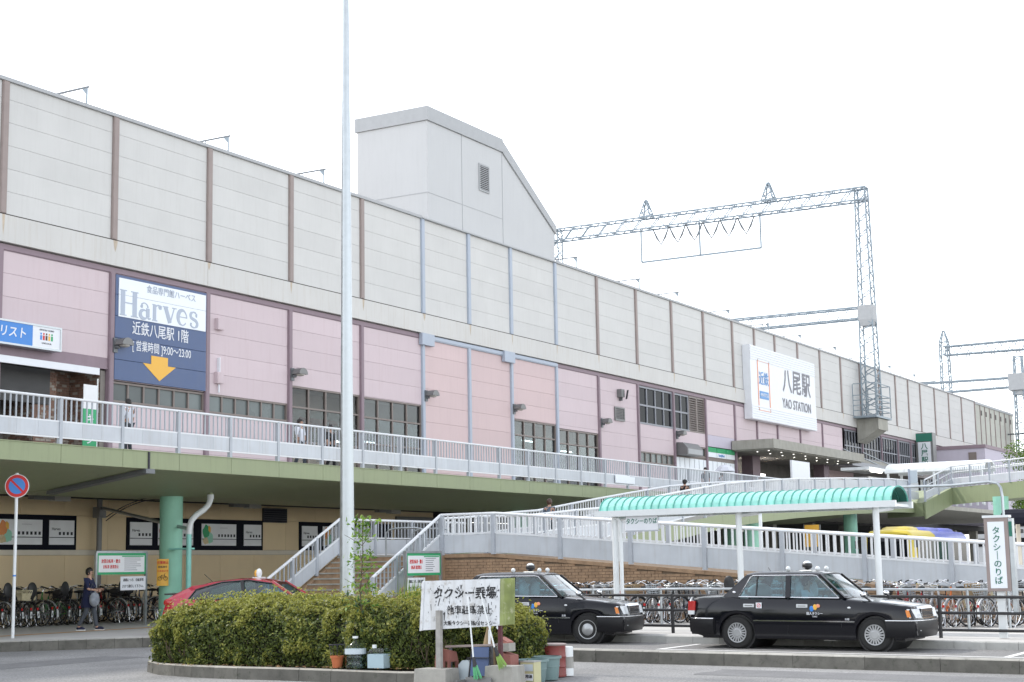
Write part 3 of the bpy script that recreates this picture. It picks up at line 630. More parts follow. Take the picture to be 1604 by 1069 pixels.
MB().box(-.55, .55, -.75, .75, -1.5, 1.7).build('box', 'shutter_grey', t); m = MB(); m.box(-.6, -.552, -.7, .7, .95, 1.65); m.build('green_head', 'text_green', t)
m = MB(); m.box(-.6, -.552, -.55, .55, -1.45, .9); m.build('white_face', 'sign_white', t); text('八\n尾\n駅', .6, 'text_green', t, (-.61, 0, -.1), FACE_X, bold=.02)
# lilac annexe far right
t = thing('lilac_annexe', 'low flat-roofed lilac annexe projecting from the far end of the station', 'building', (150, 36, 0)); TO = (150, 36, 0)
mb = MB(); mb.box(143.0, 159, 33.45, 37.9, 4.9, 11.55); mb.build('wall', 'lilac_panel', t, TO); mb = MB(); mb.box(142.9, 159.1, 33.35, 37.95, 11.55, 11.85); mb.build('roof', 'purple_trim', t, TO)
mb = MB(); mb.box(142.93, 143.0, 34.2, 34.9, 10.2, 11.2); mb.build('vent', 'window_frame', t, TO)
# ---- ground storey under the deck
LW = thing('lower_station_wall', 'tan panelled ground-floor wall with poster windows under the deck', 'wall', (44, 38, .15)); LO = (44, 38, .15)
mb = MB(); mb.box(5, 59, 38.06, 39.2, .1, 4.4); mb.build('wall_core', 'joint_fill', LW, LO)
holes = [(29.6, 37.53), (39.86, 47.07), (49.33, 55.6)]
xs = [x for x in [20+1.9*i for i in range(21)]]+[59]
for a, b in zip(xs, xs[1:]):
    segs = [(a, b)]
    o = panel('wall_panel', 'tan_wall', a, b, .15, 2.29, y=38.0, t=.07, g=.004); o.parent = LW; o.location = (34-44, 0, -.15)
    for h0, h1 in holes:
        new = []
        for p, q in segs:
            if h1 <= p or h0 >= q: new.append((p, q)); continue
            if p < h0: new.append((p, h0))
            if q > h1: new.append((h1, q))
        segs = new
    for p, q in segs:
        o = panel('wall_panel', 'tan_wall', p, q, 2.46, 3.56, y=38.0, t=.07, g=.003); o.parent = LW; o.location = (34-44, 0, -.15)
    o = panel('wall_panel', 'tan_wall', a, b, 3.56, 4.12, y=38.0, t=.07, g=.003); o.parent = LW; o.location = (34-44, 0, -.15)
mb = MB(); mb.box(20, 59, 37.97, 38.06, 2.295, 2.455); mb.build('stripe', 'wall_stripe', LW, LO)
mb = MB(); mb.box(20, 59, 37.9, 38.06, 4.13, 4.4); mb.build('head_strip', 'dark_joint', LW, LO)
def posterwin(x0, x1, ps):
    m = MB(); m.box(x0, x1, 37.95, 38.05, 2.46, 3.56); w = m.build('window', 'navy_frame', LW, LO)
    for k, (a, b, kind) in enumerate(ps):
        m = MB(); m.box(a, b, 37.93, 37.952, 2.62, 3.4); m.build('poster', 'poster_white', w, LO)
        m = MB(); m.box(a, b, 37.925, 37.93, 2.84, 2.865)
        for j in range(6 if b-a > 1.3 else 4):
            x = b-.16-j*.17; m.box(x, x+.09, 37.924, 37.93, 2.93, 3.03)
        m.build('poster_print', 'text_dark', w, LO)
        if kind:
            for cx_p, cz_p, rx_p, rz_p, mt in ((.26, 3.12, .20, .24, kind), (.46, 2.90, .16, .20, 'pillar_green' if kind != 'hair_brown' else 'cloth_khaki'), (.24, 2.80, .17, .13, 'tin_cream'), (.40, 3.2, .09, .13, 'arrow_orange')):
                m = MB(); m.ell((a+cx_p, 37.927-.001*random.random(), cz_p), rx_p, .004, rz_p, 14, 10, fn=lambda p: 1+.12*sin(5*p.x+3*p.z)); m.build('poster_picture', mt, w, LO)
            text('━━━━━━', .07, 'text_grey', w, (a+1.2-44, -.075, 3.1), name='poster_caption') if b-a > 1.2 else None
        else: text('Harves', .13, 'text_dark', w, (a+.28-44, -.075, 2.97), name='poster_caption')
posterwin(29.6, 37.53, [(29.8, 32.4, 'hair_brown'), (32.7, 34.0, None), (34.2, 36.05, 'amber'), (36.35, 37.42, None)])
posterwin(39.86, 47.07, [(39.98, 41.05, None), (41.35, 43.15, 'text_red'), (43.6, 45.5, 'green_print'), (45.95, 46.95, None)])
posterwin(49.33, 55.6, [(49.45, 50.45, None), (50.8, 52.6, 'amber'), (53.0, 54.2, None)])
mb = MB(); mb.box(47.08, 48.5, 37.92, 38.0, 3.5, 4.04); vn = mb.build('vent', 'text_dark', LW, LO)
for j in range(6): m = MB(); m.box(47.12, 48.46, 37.9, 37.92, 3.54+j*.08, 3.57+j*.08); m.build('slat', 'navy_frame', vn, LO)
mb = MB(); mb.box(56.0, 58.9, 37.9, 38.0, .15, 3.9)
mb.build('shutter', 'shutter_grey', LW, LO)
for j in range(26): m = MB(); m.box(56.0, 58.9, 37.885, 37.9, .2+j*.14, .31+j*.14); m.build('slat', 'shutter_grey', LW, LO)
# open undercroft further right: rear wall and columns
UC = thing('undercroft', 'dark open undercroft below the station right of the shutter', 'undercroft', (90, 46, .15)); UO = (90, 46, .15)
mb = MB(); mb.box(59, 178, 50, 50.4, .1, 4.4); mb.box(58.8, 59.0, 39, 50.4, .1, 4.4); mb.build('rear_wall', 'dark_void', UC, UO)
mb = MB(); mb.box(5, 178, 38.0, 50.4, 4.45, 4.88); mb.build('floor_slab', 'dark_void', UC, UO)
for x in range(62, 176, 8): m = MB(); m.box(x, x+.7, 38.3, 39.0, .1, 4.45); m.build('column', 'concrete', UC, UO)

# ================================================================ ELEVATED WALKWAY (pedestrian deck)
DK = thing('elevated_walkway', 'elevated pedestrian deck with green fascia and grey railing along the station', 'walkway', (55, 33, .15)); DO = (55, 33, .15)
mb = MB(); mb.box(5, 132, 29.4, 37.99, 4.62, 4.86); mb.box(84, 132, 24.6, 29.4, 4.62, 4.86); mb.build('deck_slab', 'concrete', DK, DO)
pj = [24.06+2.17*i for i in range(30)]                       # railing posts
for a, b in zip(pj[::1], pj[1:]):
    if a > 88: break
    g = .006; m = MB(); m.box(a+g, b-g, 29.3, 29.4, 4.41, 4.86); m.box(a+g, b-g, 29.28, 29.42, 4.862, 4.885)
    m.build('fascia_panel', 'fascia_green', DK, DO)
mb = MB(); mb.box(5, 24.05, 29.3, 29.4, 4.41, 4.86); mb.build('fascia_panel', 'fascia_green', DK, DO)
# tapered box girder seen from below
for a, b in ((5, 31.45), (31.6, 60), (60.05, 92)):
    m = MB(); m.ext([(a, 29.42, 4.40), (a, 32.9, 3.98), (a, 35.2, 3.98), (a, 36.6, 4.3), (a, 36.6, 4.6), (a, 29.42, 4.6)], (b-a, 0, 0)); m.build('girder', 'fascia_green', DK, DO)
mb = MB(); mb.ext([(31.38, 29.3, 4.30), (31.38, 32.9, 3.86), (31.38, 32.9, 3.96), (31.38, 29.3, 4.405)], (.3, 0, 0)); mb.box(31.36, 31.7, 29.22, 29.34, 4.28, 4.4); mb.build('joint_gutter', 'steel_dark', DK, DO)
mb = MB(); mb.box(31.5, 31.56, 29.27, 29.3, 4.41, 4.86); mb.build('expansion_joint', 'text_dark', DK, DO)
PIL = [(36.87, 33.3, .345), (58.5, 33.3, .345), (82, 33.3, .4)]
for x, y, r in PIL:
    m = MB(); m.lathe([(r, .1), (r, 3.3), (r+.004, 3.3), (r+.004, 3.99)], 28, (x, y, 0)); m.build('pillar', 'pillar_green', DK, DO, smooth=40)
# railing
RL = MB(); RL.tube([(5, 29.35, 6.05), (92, 29.35, 6.05)], .035, 10); RL.box(5, 92, 29.33, 29.37, 5.43, 5.47); RL.box(5, 92, 29.325, 29.375, 5.03, 5.07); rail = RL.build('railing', 'rail_white', DK, DO)
pm = MB().box(-.05, .05, -.05, .05, 0, 1.18).box(-.07, .07, -.06, .06, 0, .02).mesh('railing_post', 'rail_paint')
bm_ = MB().box(-.016, .016, -.016, .016, 0, .58).mesh('baluster', 'rail_paint')
for a in pj:
    if a > 91: break
    inst('railing_post', pm, rail, (a-55, 29.36-33, 4.87-.15))
    for k in range(1, 12):
        if 24 < a < 83: inst('baluster', bm_, rail, (a+k*2.17/12-55, 29.35-33, 5.46-.15))
    for k in range(3):
        x0 = a+.06+k*.685; m = MB(); m.box(x0, x0+.68, 29.33, 29.345, 5.075, 5.428); m.build('skirt_panel', 'skirt_panel', rail, DO)
# notices tied to the railing
for x, w, h in [(59.6, 1.4, .34), (61.0, .5, .3), (68.7, 1.2, .36)]: m = MB(); m.box(x, x+w, 29.27, 29.28, 5.1, 5.1+h); tag(m.build('railing_notice', 'white_board'), f'pale notice sheet on the deck railing near {"the mint roof" if x > 65 else "the louvred vent, "+("wider one" if w > 1 else "narrower one")}', 'notice')
# services under the deck
mb = MB(); mb.box(20, 60, 36.9, 37.05, 4.16, 4.22); mb.box(20, 60, 36.9, 36.93, 4.22, 4.26)
tag(mb.build('cable_tray', 'rail_white'), 'long pale cable tray hung under the deck along the tan wall', 'cable tray')
for n, x in (('left', 34.3), ('middle', 43.6), ('right', 52.6)):
    t = thing('strip_light', f'grey strip light fixture under the deck, {n} one', 'light', (x, 36.5, 4.05), group='strip lights under the deck')
    MB().box(-.1, .75, -.12, .12, -.1, .1).build('housing', 'shutter_grey', t); MB().box(.75, 1.4, -.14, .14, -.13, .12).build('lamp', 'blind', t); MB().box(.2, .24, -.02, .02, .1, .3).build('hanger', 'steel_dark', t)
t = thing('drain_pipe', 'white and mint drain pipe bending down beside the green pillar', 'pipe', (37.3, 32.9, .15)); TO = (37.3, 32.9, .15)
MB().cyl((37.4, 32.2, 4.2), (37.4, 32.2, 3.95), .075, n=12).build('stub', 'fascia_green', t, TO)
MB().cyl((37.4, 32.2, 4.02), (37.4, 32.2, 3.88), .105, n=14).tube([(37.4, 32.2, 3.95), (37.39, 32.2, 3.85), (37.3, 32.2, 3.7), (37.1, 32.2, 3.55), (36.75, 32.2, 3.38), (36.55, 32.2, 3.22), (36.46, 32.2, 3.05), (36.44, 32.2, 2.8)], .088, 14).build('white_bend', 'post_white', t, TO, smooth=50)
MB().cyl((36.44, 32.2, 2.85), (36.44, 32.2, .15), .08, n=14).box(36.42, 36.7, 32.2, 32.98, 2.35, 2.4).build('mint_pipe', 'mint_roof', t, TO, smooth=50)
t = thing('slanting_gutter_pipe', 'grey downpipe on the tan wall with a slanting arm to the green pillar', 'pipe', (38.3, 37.6, .15)); TO = (38.3, 37.6, .15)
MB().cyl((38.3, 37.7, .15), (38.3, 37.7, 4.1), .09, n=12).box(38.15, 38.45, 37.55, 37.85, 3.5, 3.85).build('downpipe', 'shutter_grey', t, TO, smooth=50)
MB().tube([(38.3, 37.6, 3.82), (37.45, 34.9, 3.38), (36.62, 32.4, 2.97)], .055, 10).build('slanting_arm', 'galvanised', t, TO, smooth=50)
mb = MB()
for dz, sg in ((0, .14), (-.12, .2)): mb.tube([(38.4+(36.6-38.4)*k/10, 37.5+(33.5-37.5)*k/10, 3.52+dz+.5*k/10-sg*4*(k/10)*(1-k/10)*-.9) for k in range(11)], .016, 5)
tag(mb.build('loose_cable', 'text_dark'), 'pair of black cables looping from the downpipe to the green pillar', 'cable')

# ================================================================ RAMP AND STAIRS
RP = thing('access_ramp', 'long pale railed ramp on a brown brick wall behind the taxis', 'ramp', (39.6, 17, .15)); RO_ = (39.6, 17, .15)
def r1z(y): return 2.08-(25.2-y)*.0735 if y < 23.6 else 2.08-(25.2-23.6)*.0735*.4     # floor of the lower ramp
def r1h(y): return 3.21 if y > 23.4 else 3.21-(23.4-y)*.0845
def r1b(y): return 2.07 if y > 23.6 else 2.07-(23.6-y)*.0895
mb = MB()
ys = [25.3, 23.5, 20, 16, 12, 8, 2]
for a, b in zip(ys, ys[1:]):
    mb.hexa([(39.72, b, .0), (42.2, b, .0), (42.2, a, .0), (39.72, a, .0)], [(39.72, b, r1b(b)-.02), (42.2, b, r1b(b)-.02), (42.2, a, r1b(a)-.02), (39.72, a, r1b(a)-.02)])
mb.box(39.72, 46.5, 25.31, 29.0, .0, 2.06); mb.build('ramp_core', 'brick_joint', RP, RO_)
brickwork('brick_wall', 3, 25.28, 39.69, .15, 2.1, .215, .083, ['brick', 'brick', 'brick'], RP, RO_, axis='y', depth=.05, ztop=lambda y: r1b(y)-.11)
mb = MB(); n = 40
for k in range(n):      # soldier course along the top of the wall
    for j in range(2):
        ya, yb = 25.28-(k+j*.5)*.56, 25.28-(k+j*.5+.49)*.56
        if yb > 2: mb.hexa([(39.645, yb, r1b(yb)-.115), (39.76, yb, r1b(yb)-.115), (39.76, ya, r1b(ya)-.115), (39.645, ya, r1b(ya)-.115)], [(39.645, yb, r1b(yb)-.012), (39.76, yb, r1b(yb)-.012), (39.76, ya, r1b(ya)-.012), (39.645, ya, r1b(ya)-.012)])
stuff(mb.build('coping_course', 'brick', RP, RO_))
posts = [25.26, 25.03-.0, 23.44, 21.24, 19.04, 16.84, 14.64, 12.44, 10.24, 8.04, 5.84, 3.64]
posts = [25.2]+[23.44-2.2*i for i in range(10)]
for s_, zoff in ((39.62, 0), (42.15, 0)):
    m = MB(); pts = [(s_, y, r1h(y)) for y in [25.25, 23.4, 20, 16, 12, 8, 4, 3.0]]
    m.tube(pts, .042, 10)
    for a, b in zip(pts, pts[1:]):
        m.bar((a[0], a[1], a[2]-.56), (b[0], b[1], b[2]-.56), .05, .05)
    rl = m.build('railing', 'rail_white', RP, RO_)
    pmesh = MB().box(-.055, .055, -.055, .055, 0, 1.13).mesh('railing_post', 'rail_paint'); bmesh_ = MB().box(-.018, .018, -.018, .018, 0, .55).mesh('baluster', 'rail_white')
    for i, y in enumerate(posts):
        if y < 3.4: break
        inst('railing_post', pmesh, rl, (s_-39.6-.02, y-17, r1h(y)-1.15-.15-.03), scale=(1, 1, 1.02))
        y2 = posts[i+1] if i+1 < len(posts) else y-2.2
        nb = max(2, round((y-y2)/.2))
        for k in range(1, nb):
            yy = y-(y-y2)*k/nb
            if s_ < 41 or k % 1 == 0: inst('baluster', bmesh_, rl, (s_-39.6, yy-17, r1h(yy)-.55-.15))
        m = MB(); g = .07; a, b = y-g, y2+g
        m.hexa([(s_-.01, b, r1h(b)-1.12), (s_+.012, b, r1h(b)-1.12), (s_+.012, a, r1h(a)-1.12), (s_-.01, a, r1h(a)-1.12)], [(s_-.01, b, r1h(b)-.6), (s_+.012, b, r1h(b)-.6), (s_+.012, a, r1h(a)-.6), (s_-.01, a, r1h(a)-.6)])
        m.build('skirt_panel', 'skirt_panel', rl, RO_)
# upper ramp: rises along X to the deck
U = thing('upper_ramp', 'green sided upper ramp climbing right towards the deck behind the mint shelter', 'ramp', (60, 26, .15)); UO2 = (60, 26, .15)
rz = [(42, 2.06), (44, 2.12), (48.8, 2.42), (52.7, 2.88), (56.5, 3.3), (60.1, 3.68), (64.2, 3.97), (68.5, 4.21), (75, 4.5), (83.5, 4.8), (88.0, 4.86)]
def rampz(x):
    for (a, za), (b, zb) in zip(rz, rz[1:]):
        if x <= b: return za+(zb-za)*(x-a)/(b-a)
    return rz[-1][1]
mb = MB()
for (a, za), (b, zb) in zip(rz, rz[1:]):
    mb.hexa([(a, 24.6, za-.5), (b, 24.6, zb-.5), (b, 27., zb-.5), (a, 27., za-.5)], [(a, 24.6, za), (b, 24.6, zb), (b, 27., zb), (a, 27., za)])
mb.build('ramp_slab', 'concrete', U, UO2)
for y0 in (24.5, 27.0):
    k = 42.2
    while k < 88:
        a, b = k, min(k+2.9, 88); m = MB()
        m.hexa([(a, y0, rampz(a)-.57), (b-.01, y0, rampz(b)-.57), (b-.01, y0+.1, rampz(b)-.57), (a, y0+.1, rampz(a)-.57)], [(a, y0, rampz(a)), (b-.01, y0, rampz(b)), (b-.01, y0+.1, rampz(b)), (a, y0+.1, rampz(a))])
        m.build('fascia_panel', 'fascia_green', U, UO2); k += 2.9
    m = MB(); xs2 = [42.2, 44, 47, 48.8, 51, 52.7, 56.5, 60.1, 64.2, 68.5, 75, 83.5, 88]
    def hz(x): return rampz(x)+(1.2 if x > 46 else 1.13+(x-42)*.0175)
    pts = [(x, y0+.05, hz(x)) for x in xs2]; m.tube(pts, .04, 8)
    for a, b in zip(pts, pts[1:]): m.bar((a[0], a[1], a[2]-.56), (b[0], b[1], b[2]-.56), .045); m.bar((a[0], a[1], a[2]-1.02), (b[0], b[1], b[2]-1.02), .045)
    rl = m.build('railing', 'rail_white', U, UO2)
    pmesh = MB().box(-.05, .05, -.05, .05, 0, 1.2).mesh('railing_post', 'rail_paint'); bmesh_ = MB().box(-.017, .017, -.017, .017, 0, .56).mesh('baluster', 'rail_white')
    x = 42.5
    while x < 87.8:
        inst('railing_post', pmesh, rl, (x-60, y0+.05-26, rampz(x)-.15))
        if x < 72:
            for j in range(1, 11): xx = x+j*.2; inst('baluster', bmesh_, rl, (xx-60, y0+.05-26, hz(xx)-.56-.15))
        else:
            m = MB(); m.box(x+.05, x+2.15, y0+.04, y0+.06, rampz(x+1)+.66, rampz(x+1)+1.16); m.build('infill_panel', 'skirt_panel', rl, UO2)
        a, b = x+.06, x+2.14; m = MB()
        m.hexa([(a, y0+.04, hz(a)-1.0), (b, y0+.04, hz(b)-1.0), (b, y0+.06, hz(b)-1.0), (a, y0+.06, hz(a)-1.0)], [(a, y0+.04, hz(a)-.59), (b, y0+.04, hz(b)-.59), (b, y0+.06, hz(b)-.59), (a, y0+.06, hz(a)-.59)])
        m.build('skirt_panel', 'skirt_panel', rl, UO2); x += 2.2
for x, h in ((66, 3.4), (80, 4.1)):
    m = MB(); m.lathe([(.35, .1), (.35, h)], 24, (x, 25.8, 0)); m.build('pillar', 'pillar_green', U, UO2, smooth=40)
mb = MB(); mb.box(46.5, 50.5, 24.7, 26.9, .1, 1.75); mb.build('brick_base', 'brick', U, UO2)
# stairs up to the landing
ST = thing('brick_stairs', 'brick stair flight with pale railings rising behind the hedge', 'stairs', (38, 27, .15)); SO = (38, 27, .15)
N_ = 12; rise = (2.06-.15)/N_; going = .30
for i in range(N_):
    x1 = 39.7-(N_-1-i)*going; x0 = x1-going; z1 = .15+rise*(i+1)
    m = MB(); m.box(x0+.03, 39.7 if i == N_-1 else x1+.03, 25.42, 28.88, z1-rise, z1-.045); st = m.build('step', 'brick', ST, SO)
    m = MB(); m.box(x0, x1+.06, 25.42, 28.88, z1-.043, z1); m.build('nosing', 'concrete', st, SO)
for y0 in (25.27, 28.95):
    m = MB(); m.ext([(36.0, y0-.1, .12), (39.72, y0-.1, .12), (39.72, y0-.1, 2.1), (36.0, y0-.1, .28)], (0, .22, 0)); m.build('side_wall', 'brick', ST, SO)
    a, b = Vector((36.1, y0, 1.42)), Vector((39.62, y0, 3.2)); m = MB(); m.tube([a, b], .045, 10)
    m.bar(a-Z*.56, b-Z*.56, .05); rl = m.build('railing', 'rail_white', ST, SO)
    nb = 18
    for k in range(nb+1):
        p = a.lerp(b, k/nb)
        if k % 6 == 0: inst('railing_post', MB().box(-.05, .05, -.05, .05, 0, 1.13).mesh('railing_post', 'rail_paint'), rl, p-Vector(SO)-Z*1.12)
        else: inst('baluster', bm_, rl, p-Vector(SO)-Z*.56)
    m = MB(); m.hexa([a-Z*1.02+V(0,-.01,0), b-Z*1.02+V(0,-.01,0), b-Z*1.02+V(0,.01,0), a-Z*1.02+V(0,.01,0)], [a-Z*.59+V(0,-.01,0), b-Z*.59+V(0,-.01,0), b-Z*.59+V(0,.01,0), a-Z*.59+V(0,.01,0)]); m.build('skirt_panel', 'skirt_panel', rl, SO)
# landing railing at the back and two hoop barriers
m = MB(); m.tube([(39.62, 28.95, 3.2), (47.0, 28.95, 3.2)], .042, 10); m.box(39.62, 47, 28.93, 28.97, 2.62, 2.66); m.box(39.62, 47, 28.93, 28.97, 2.1, 2.14)
rl = m.build('railing', 'rail_white', ST, SO)
for k in range(38):
    x = 39.8+k*.19
    if k % 11 == 9: inst('railing_post', MB().box(-.05, .05, -.05, .05, 0, 1.13).mesh('railing_post', 'rail_paint'), rl, (x-38, 28.95-27, 2.07-.15))
    else: inst('baluster', bm_, rl, (x-38, 28.95-27, 2.64-.15))
for k in range(4): m = MB(); m.box(39.7+k*1.82, 39.7+k*1.82+1.78, 28.94, 28.96, 2.15, 2.6); m.build('skirt_panel', 'skirt_panel', rl, SO)
for n, x in (('left', 40.6), ('right', 42.1)):
    m = MB(); m.tube([(x, 27.9, 2.0), (x, 27.9, 2.75), (x+.04, 27.8, 2.86), (x+.1, 27.6, 2.9), (x+.1, 26.9, 2.9), (x+.1, 26.65, 2.86), (x+.1, 26.55, 2.7), (x+.1, 26.55, 2.0)], .028, 8)
    tag(m.build('hoop_barrier', 'galvanised', smooth=50), f'steel hoop barrier at the stair top, {n} one', 'barrier', 'hoop barriers at the top of the stairs')

# ================================================================ OVERPASS at the right
OV = thing('footbridge', 'green footbridge with pale railing leaving the frame at the right edge', 'footbridge', (88, 22, 4)); OO = (88, 22, 4)
P0, P1, P2, P3 = (87.2, 23.8, 4.86), (89.6, 22.9, 5.68), (85.5, 17.7, 5.72), (76., 5.6, 5.72)
def para(a, b, z0a, z1a, z0b, z1b, off=.0, th=.1):
    a, b = V(a), V(b); d = (b-a); d.z = 0; nr = Vector((d.y, -d.x, 0)).normalized()
    a = a+nr*off; b = b+nr*off; c = nr*-th
    return [a+Z*z0a, b+Z*z0b, b+Z*z0b+c, a+Z*z0a+c], [a+Z*z1a, b+Z*z1b, b+Z*z1b+c, a+Z*z1a+c]
for a, b, za, zb in ((P0, P1, .95, .95), (P1, P2, .95, .85), (P2, P3, .85, .85)):
    m = MB(); m.hexa(*para(a, b, -za, 0, -zb, 0)); m.build('fascia_panel', 'fascia_green', OV, OO)
w = Vector((3.2, -2.5, 0)).normalized()*3.0
m = MB(); q = [V(p) for p in (P1, P2, P3)]
q = [p+w*.045 for p in q]
for a, b in zip(q, q[1:]): m.hexa([a-Z*.8, b-Z*.8, b-Z*.8+w, a-Z*.8+w], [a-Z*.05, b-Z*.05, b-Z*.05+w, a-Z*.05+w])
w0 = Vector((1.2, 2.4, 0)); a, b = V(P0)+w0*.06, V(P1)+w0*.06; m.hexa([a-Z*.8, b-Z*.8, b-Z*.8+w0, a-Z*.8+w0], [a-Z*.05, b-Z*.05, b-Z*.05+w0, a-Z*.05+w0])
m.build('deck_slab', 'fascia_green', OV, OO)
m = MB()
for seq in ((P0, P1, P2, P3),):
    pts = [V(p)+Z*1.2 for p in seq]; m.tube(pts, .04, 8); m.tube([p-Z*.35 for p in pts], .025, 6); m.tube([p-Z*.7 for p in pts], .03, 6)
    pts2 = [p+w*.95 for p in pts[1:]]; m.tube(pts2, .04, 8); m.tube([p-Z*.7 for p in pts2], .03, 6)
rl = m.build('railing', 'rail_white', OV, OO)
for a, b in ((P0, P1), (P1, P2), (P2, P3)):
    a, b = V(a), V(b); n = max(2, int((b-a).length/1.6))
    for k in range(n): p = a.lerp(b, k/n); inst('railing_post', pm, rl, p-V(OO))
    m = MB(); m.hexa(*para(a, b, .1, .5, .1, .5, .02, .02)); m.build('skirt_panel', 'skirt_panel', rl, OO)
    n = int((b-a).length/.2)
    if a.x > 86:
        for k in range(n): p = a.lerp(b, k/n); inst('baluster', bm_, rl, p-V(OO)+Z*.5)
m = MB(); m.lathe([(.4, 0), (.4, 4.9)], 24, (84.9, 19.2, 0)); m.build('pillar', 'pillar_green', OV, OO, smooth=40)
# white vaulted walkway roof
t = thing('vaulted_walkway_roof', 'white vaulted roof over the deck behind the footbridge', 'canopy', (96, 25, 4.9)); TO = (96, 25, 4.9)
m = MB(); arc = [(96-1.5*cos(pi*k/10), 6.95+.62*sin(pi*k/10)) for k in range(11)]
for k in range(5):
    mm = MB(); y0 = 22.2+k*1.2; mm.ext([(x, y0, z) for x, z in arc]+[(96+(x-96)*.97, y0, 6.9+(z-6.95)*.94) for x, z in arc[::-1]], (0, 1.18, 0)); mm.build('roof_panel', 'post_white', t, TO)
for y in (22.4, 25.2, 28.0):
    for x in (94.6, 97.4): m.box(x-.06, x+.06, y-.06, y+.06, 4.87, 6.95)
m.build('post', 'post_white', t, TO)
for y in range(14): mm = MB(); mm.box(97.36, 97.42, 22.5+y*.42, 22.62+y*.42, 4.9, 6.6); mm.build('slat', 'post_white', t, TO)
# temporary screen on the deck
t = thing('temporary_screen', 'plain pale grey screen panel standing on the deck before the entrance', 'screen', (95.8, 34, 4.87)); MB().box(-1.65, 1.65, -.06, .06, .3, 3.15).build('panel', 'sign_white', t); MB().box(-1.6, -1.5, -.05, .5, 0, .3).build('foot', 'steel_dark', t); MB().box(1.5, 1.6, -.05, .5, 0, .3).build('foot', 'steel_dark', t)
t = thing('deck_shelter', 'small flat-roofed shelter with light tubes on the deck under the dark windows', 'shelter', (108, 33.5, 4.87)); MB().box(-2.6, 2.6, -1, 1, 3.0, 3.2).build('roof', 'post_white', t); MB().box(-1.5, 2.2, -.6, .9, .2, 2.6).build('booth', 'shutter_grey', t); MB().box(-2.4, 0, -1.1, -1.02, 2.86, 2.96).build('tube_lamp', 'tube_light', t)

# ================================================================ TAXI SHELTER
SH = thing('taxi_shelter', 'taxi rank shelter with mint vaulted roof on white posts', 'shelter', (33.8, 13.2, .15)); HO = (33.8, 13.2, .15)
ya, yb = 16.75, 9.8
def arch(x): return None
A_ = [(-.62*cos(pi*k/12), .32*sin(pi*k/12)) for k in range(13)]
NS = 37
for k in range(NS):
    y0 = ya-(ya-yb)*k/NS; y1 = ya-(ya-yb)*(k+1)/NS+.008
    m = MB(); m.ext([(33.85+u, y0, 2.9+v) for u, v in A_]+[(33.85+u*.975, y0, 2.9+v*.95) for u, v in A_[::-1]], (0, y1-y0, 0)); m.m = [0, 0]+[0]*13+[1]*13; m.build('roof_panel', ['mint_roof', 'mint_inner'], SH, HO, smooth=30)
for k in range(NS+1):
    y0 = ya-(ya-yb)*k/NS; m = MB(); m.tube([(33.85+u*1.01, y0, 2.9+v*1.02) for u, v in A_], .016, 5); m.build('roof_rib', 'mint_rib', SH, HO)
mb = MB(); mb.box(33.16, 33.28, yb-.1, ya+.12, 2.76, 2.90); mb.box(34.42, 34.54, yb-.1, ya+.12, 2.76, 2.90)
for k in range(7): y = ya-(ya-yb)*k/6; mb.box(33.28, 34.42, y-.03, y+.03, 2.78, 2.84)
mb.build('eave_beam', 'post_white', SH, HO)
for y in (16.45, 13.35, 10.2):
    m = MB(); m.cyl((33.4, y, .1+gz(y)), (33.4, y, 2.78), .07, n=16); m.lathe([(.12, .1), (.12, .13)], 16, (33.4, y, .05)); m.build('post', 'post_white', SH, HO, smooth=40)
    m = MB(); m.cyl((33.4, y, 2.7), (34.6, y, 2.78), .05, n=10); m.build('bracket', 'post_white', SH, HO, smooth=40)
MB().tube([(33.35, 16.28, .1), (33.35, 16.28, 2.62), (33.35, 16.32, 2.7), (33.35, 16.42, 2.74)], .045, 12).build('rain_pipe', 'post_white', SH, HO, smooth=40)
t = thing('hanging_taxi_sign', 'white hanging sign with green lettering under the left end of the mint roof', 'sign', (33.3, 15.7, 2.6))
MB().box(-.03, .03, -.4, .4, -.17, .2).build('board', 'sign_white', t); MB().box(-.035, .035, -.42, .42, -.2, -.17).build('edge', 'rail_paint', t); text('タクシーのりば', .145, 'text_green', t, (-.034, 0, .03), FACE_X, bold=.012, sx=.78)
t = thing('pillar_taxi_sign', 'upright sign post with vertical green lettering at the right edge', 'sign', (32.5, 7.45, .06))
MB().box(-.06, .06, -.075, .075, 0, .95).build('post', 'post_white', t); MB().box(-.12, .1, -.235, .235, .92, 2.38).build('case', 'brown_trim', t); MB().box(-.14, .12, -.26, .26, 2.38, 2.43).build('cap', 'post_white', t); MB().box(-.126, -.12, -.16, .165, .98, 2.3).build('face', 'white_board', t)
MB().box(-.1, .08, -.32, -.24, .5, 2.36).build('edge_post', 'galvanised', t); MB().box(-.102, -.1, -.31, -.245, 2.0, 2.3).build('edge_print', 'text_green', t)
text('タ\nク\nシ\n｜\nの\nり\nば', .165, 'text_green', t, (-.13, 0, 1.62), FACE_X, bold=.008)
t = thing('lamp_arm', 'thin grey curved pole arm reaching left behind the upright taxi sign', 'pole', (36, 8.1, .1)); MB().tube([(0, 0, 0), (0, 0, 2.9), (.02, .03, 3.1), (.05, .1, 3.2), (.1, .3, 3.24), (.2, 1.2, 3.2), (.3, 2.6, 3.22)], .032, 8).build('arm', 'galvanised', t, smooth=50)
t = thing('crossing_sign', 'blue pedestrian crossing sign on a thin post behind the taxi roof', 'sign', (43.2, 16.6, .15)); MB().cyl((0, 0, 0), (0, 0, 3.0), .05).build('post', 'post_white', t)
MB().ext([(-.06, -.35, 2.9), (-.06, .35, 2.9), (-.06, .17, 3.5), (-.06, -.17, 3.5)], (.02, 0, 0)).build('board', 'sign_blue', t); text('人', .36, 'sign_white', t, (-.066, 0, 3.14), FACE_X, bold=.02)
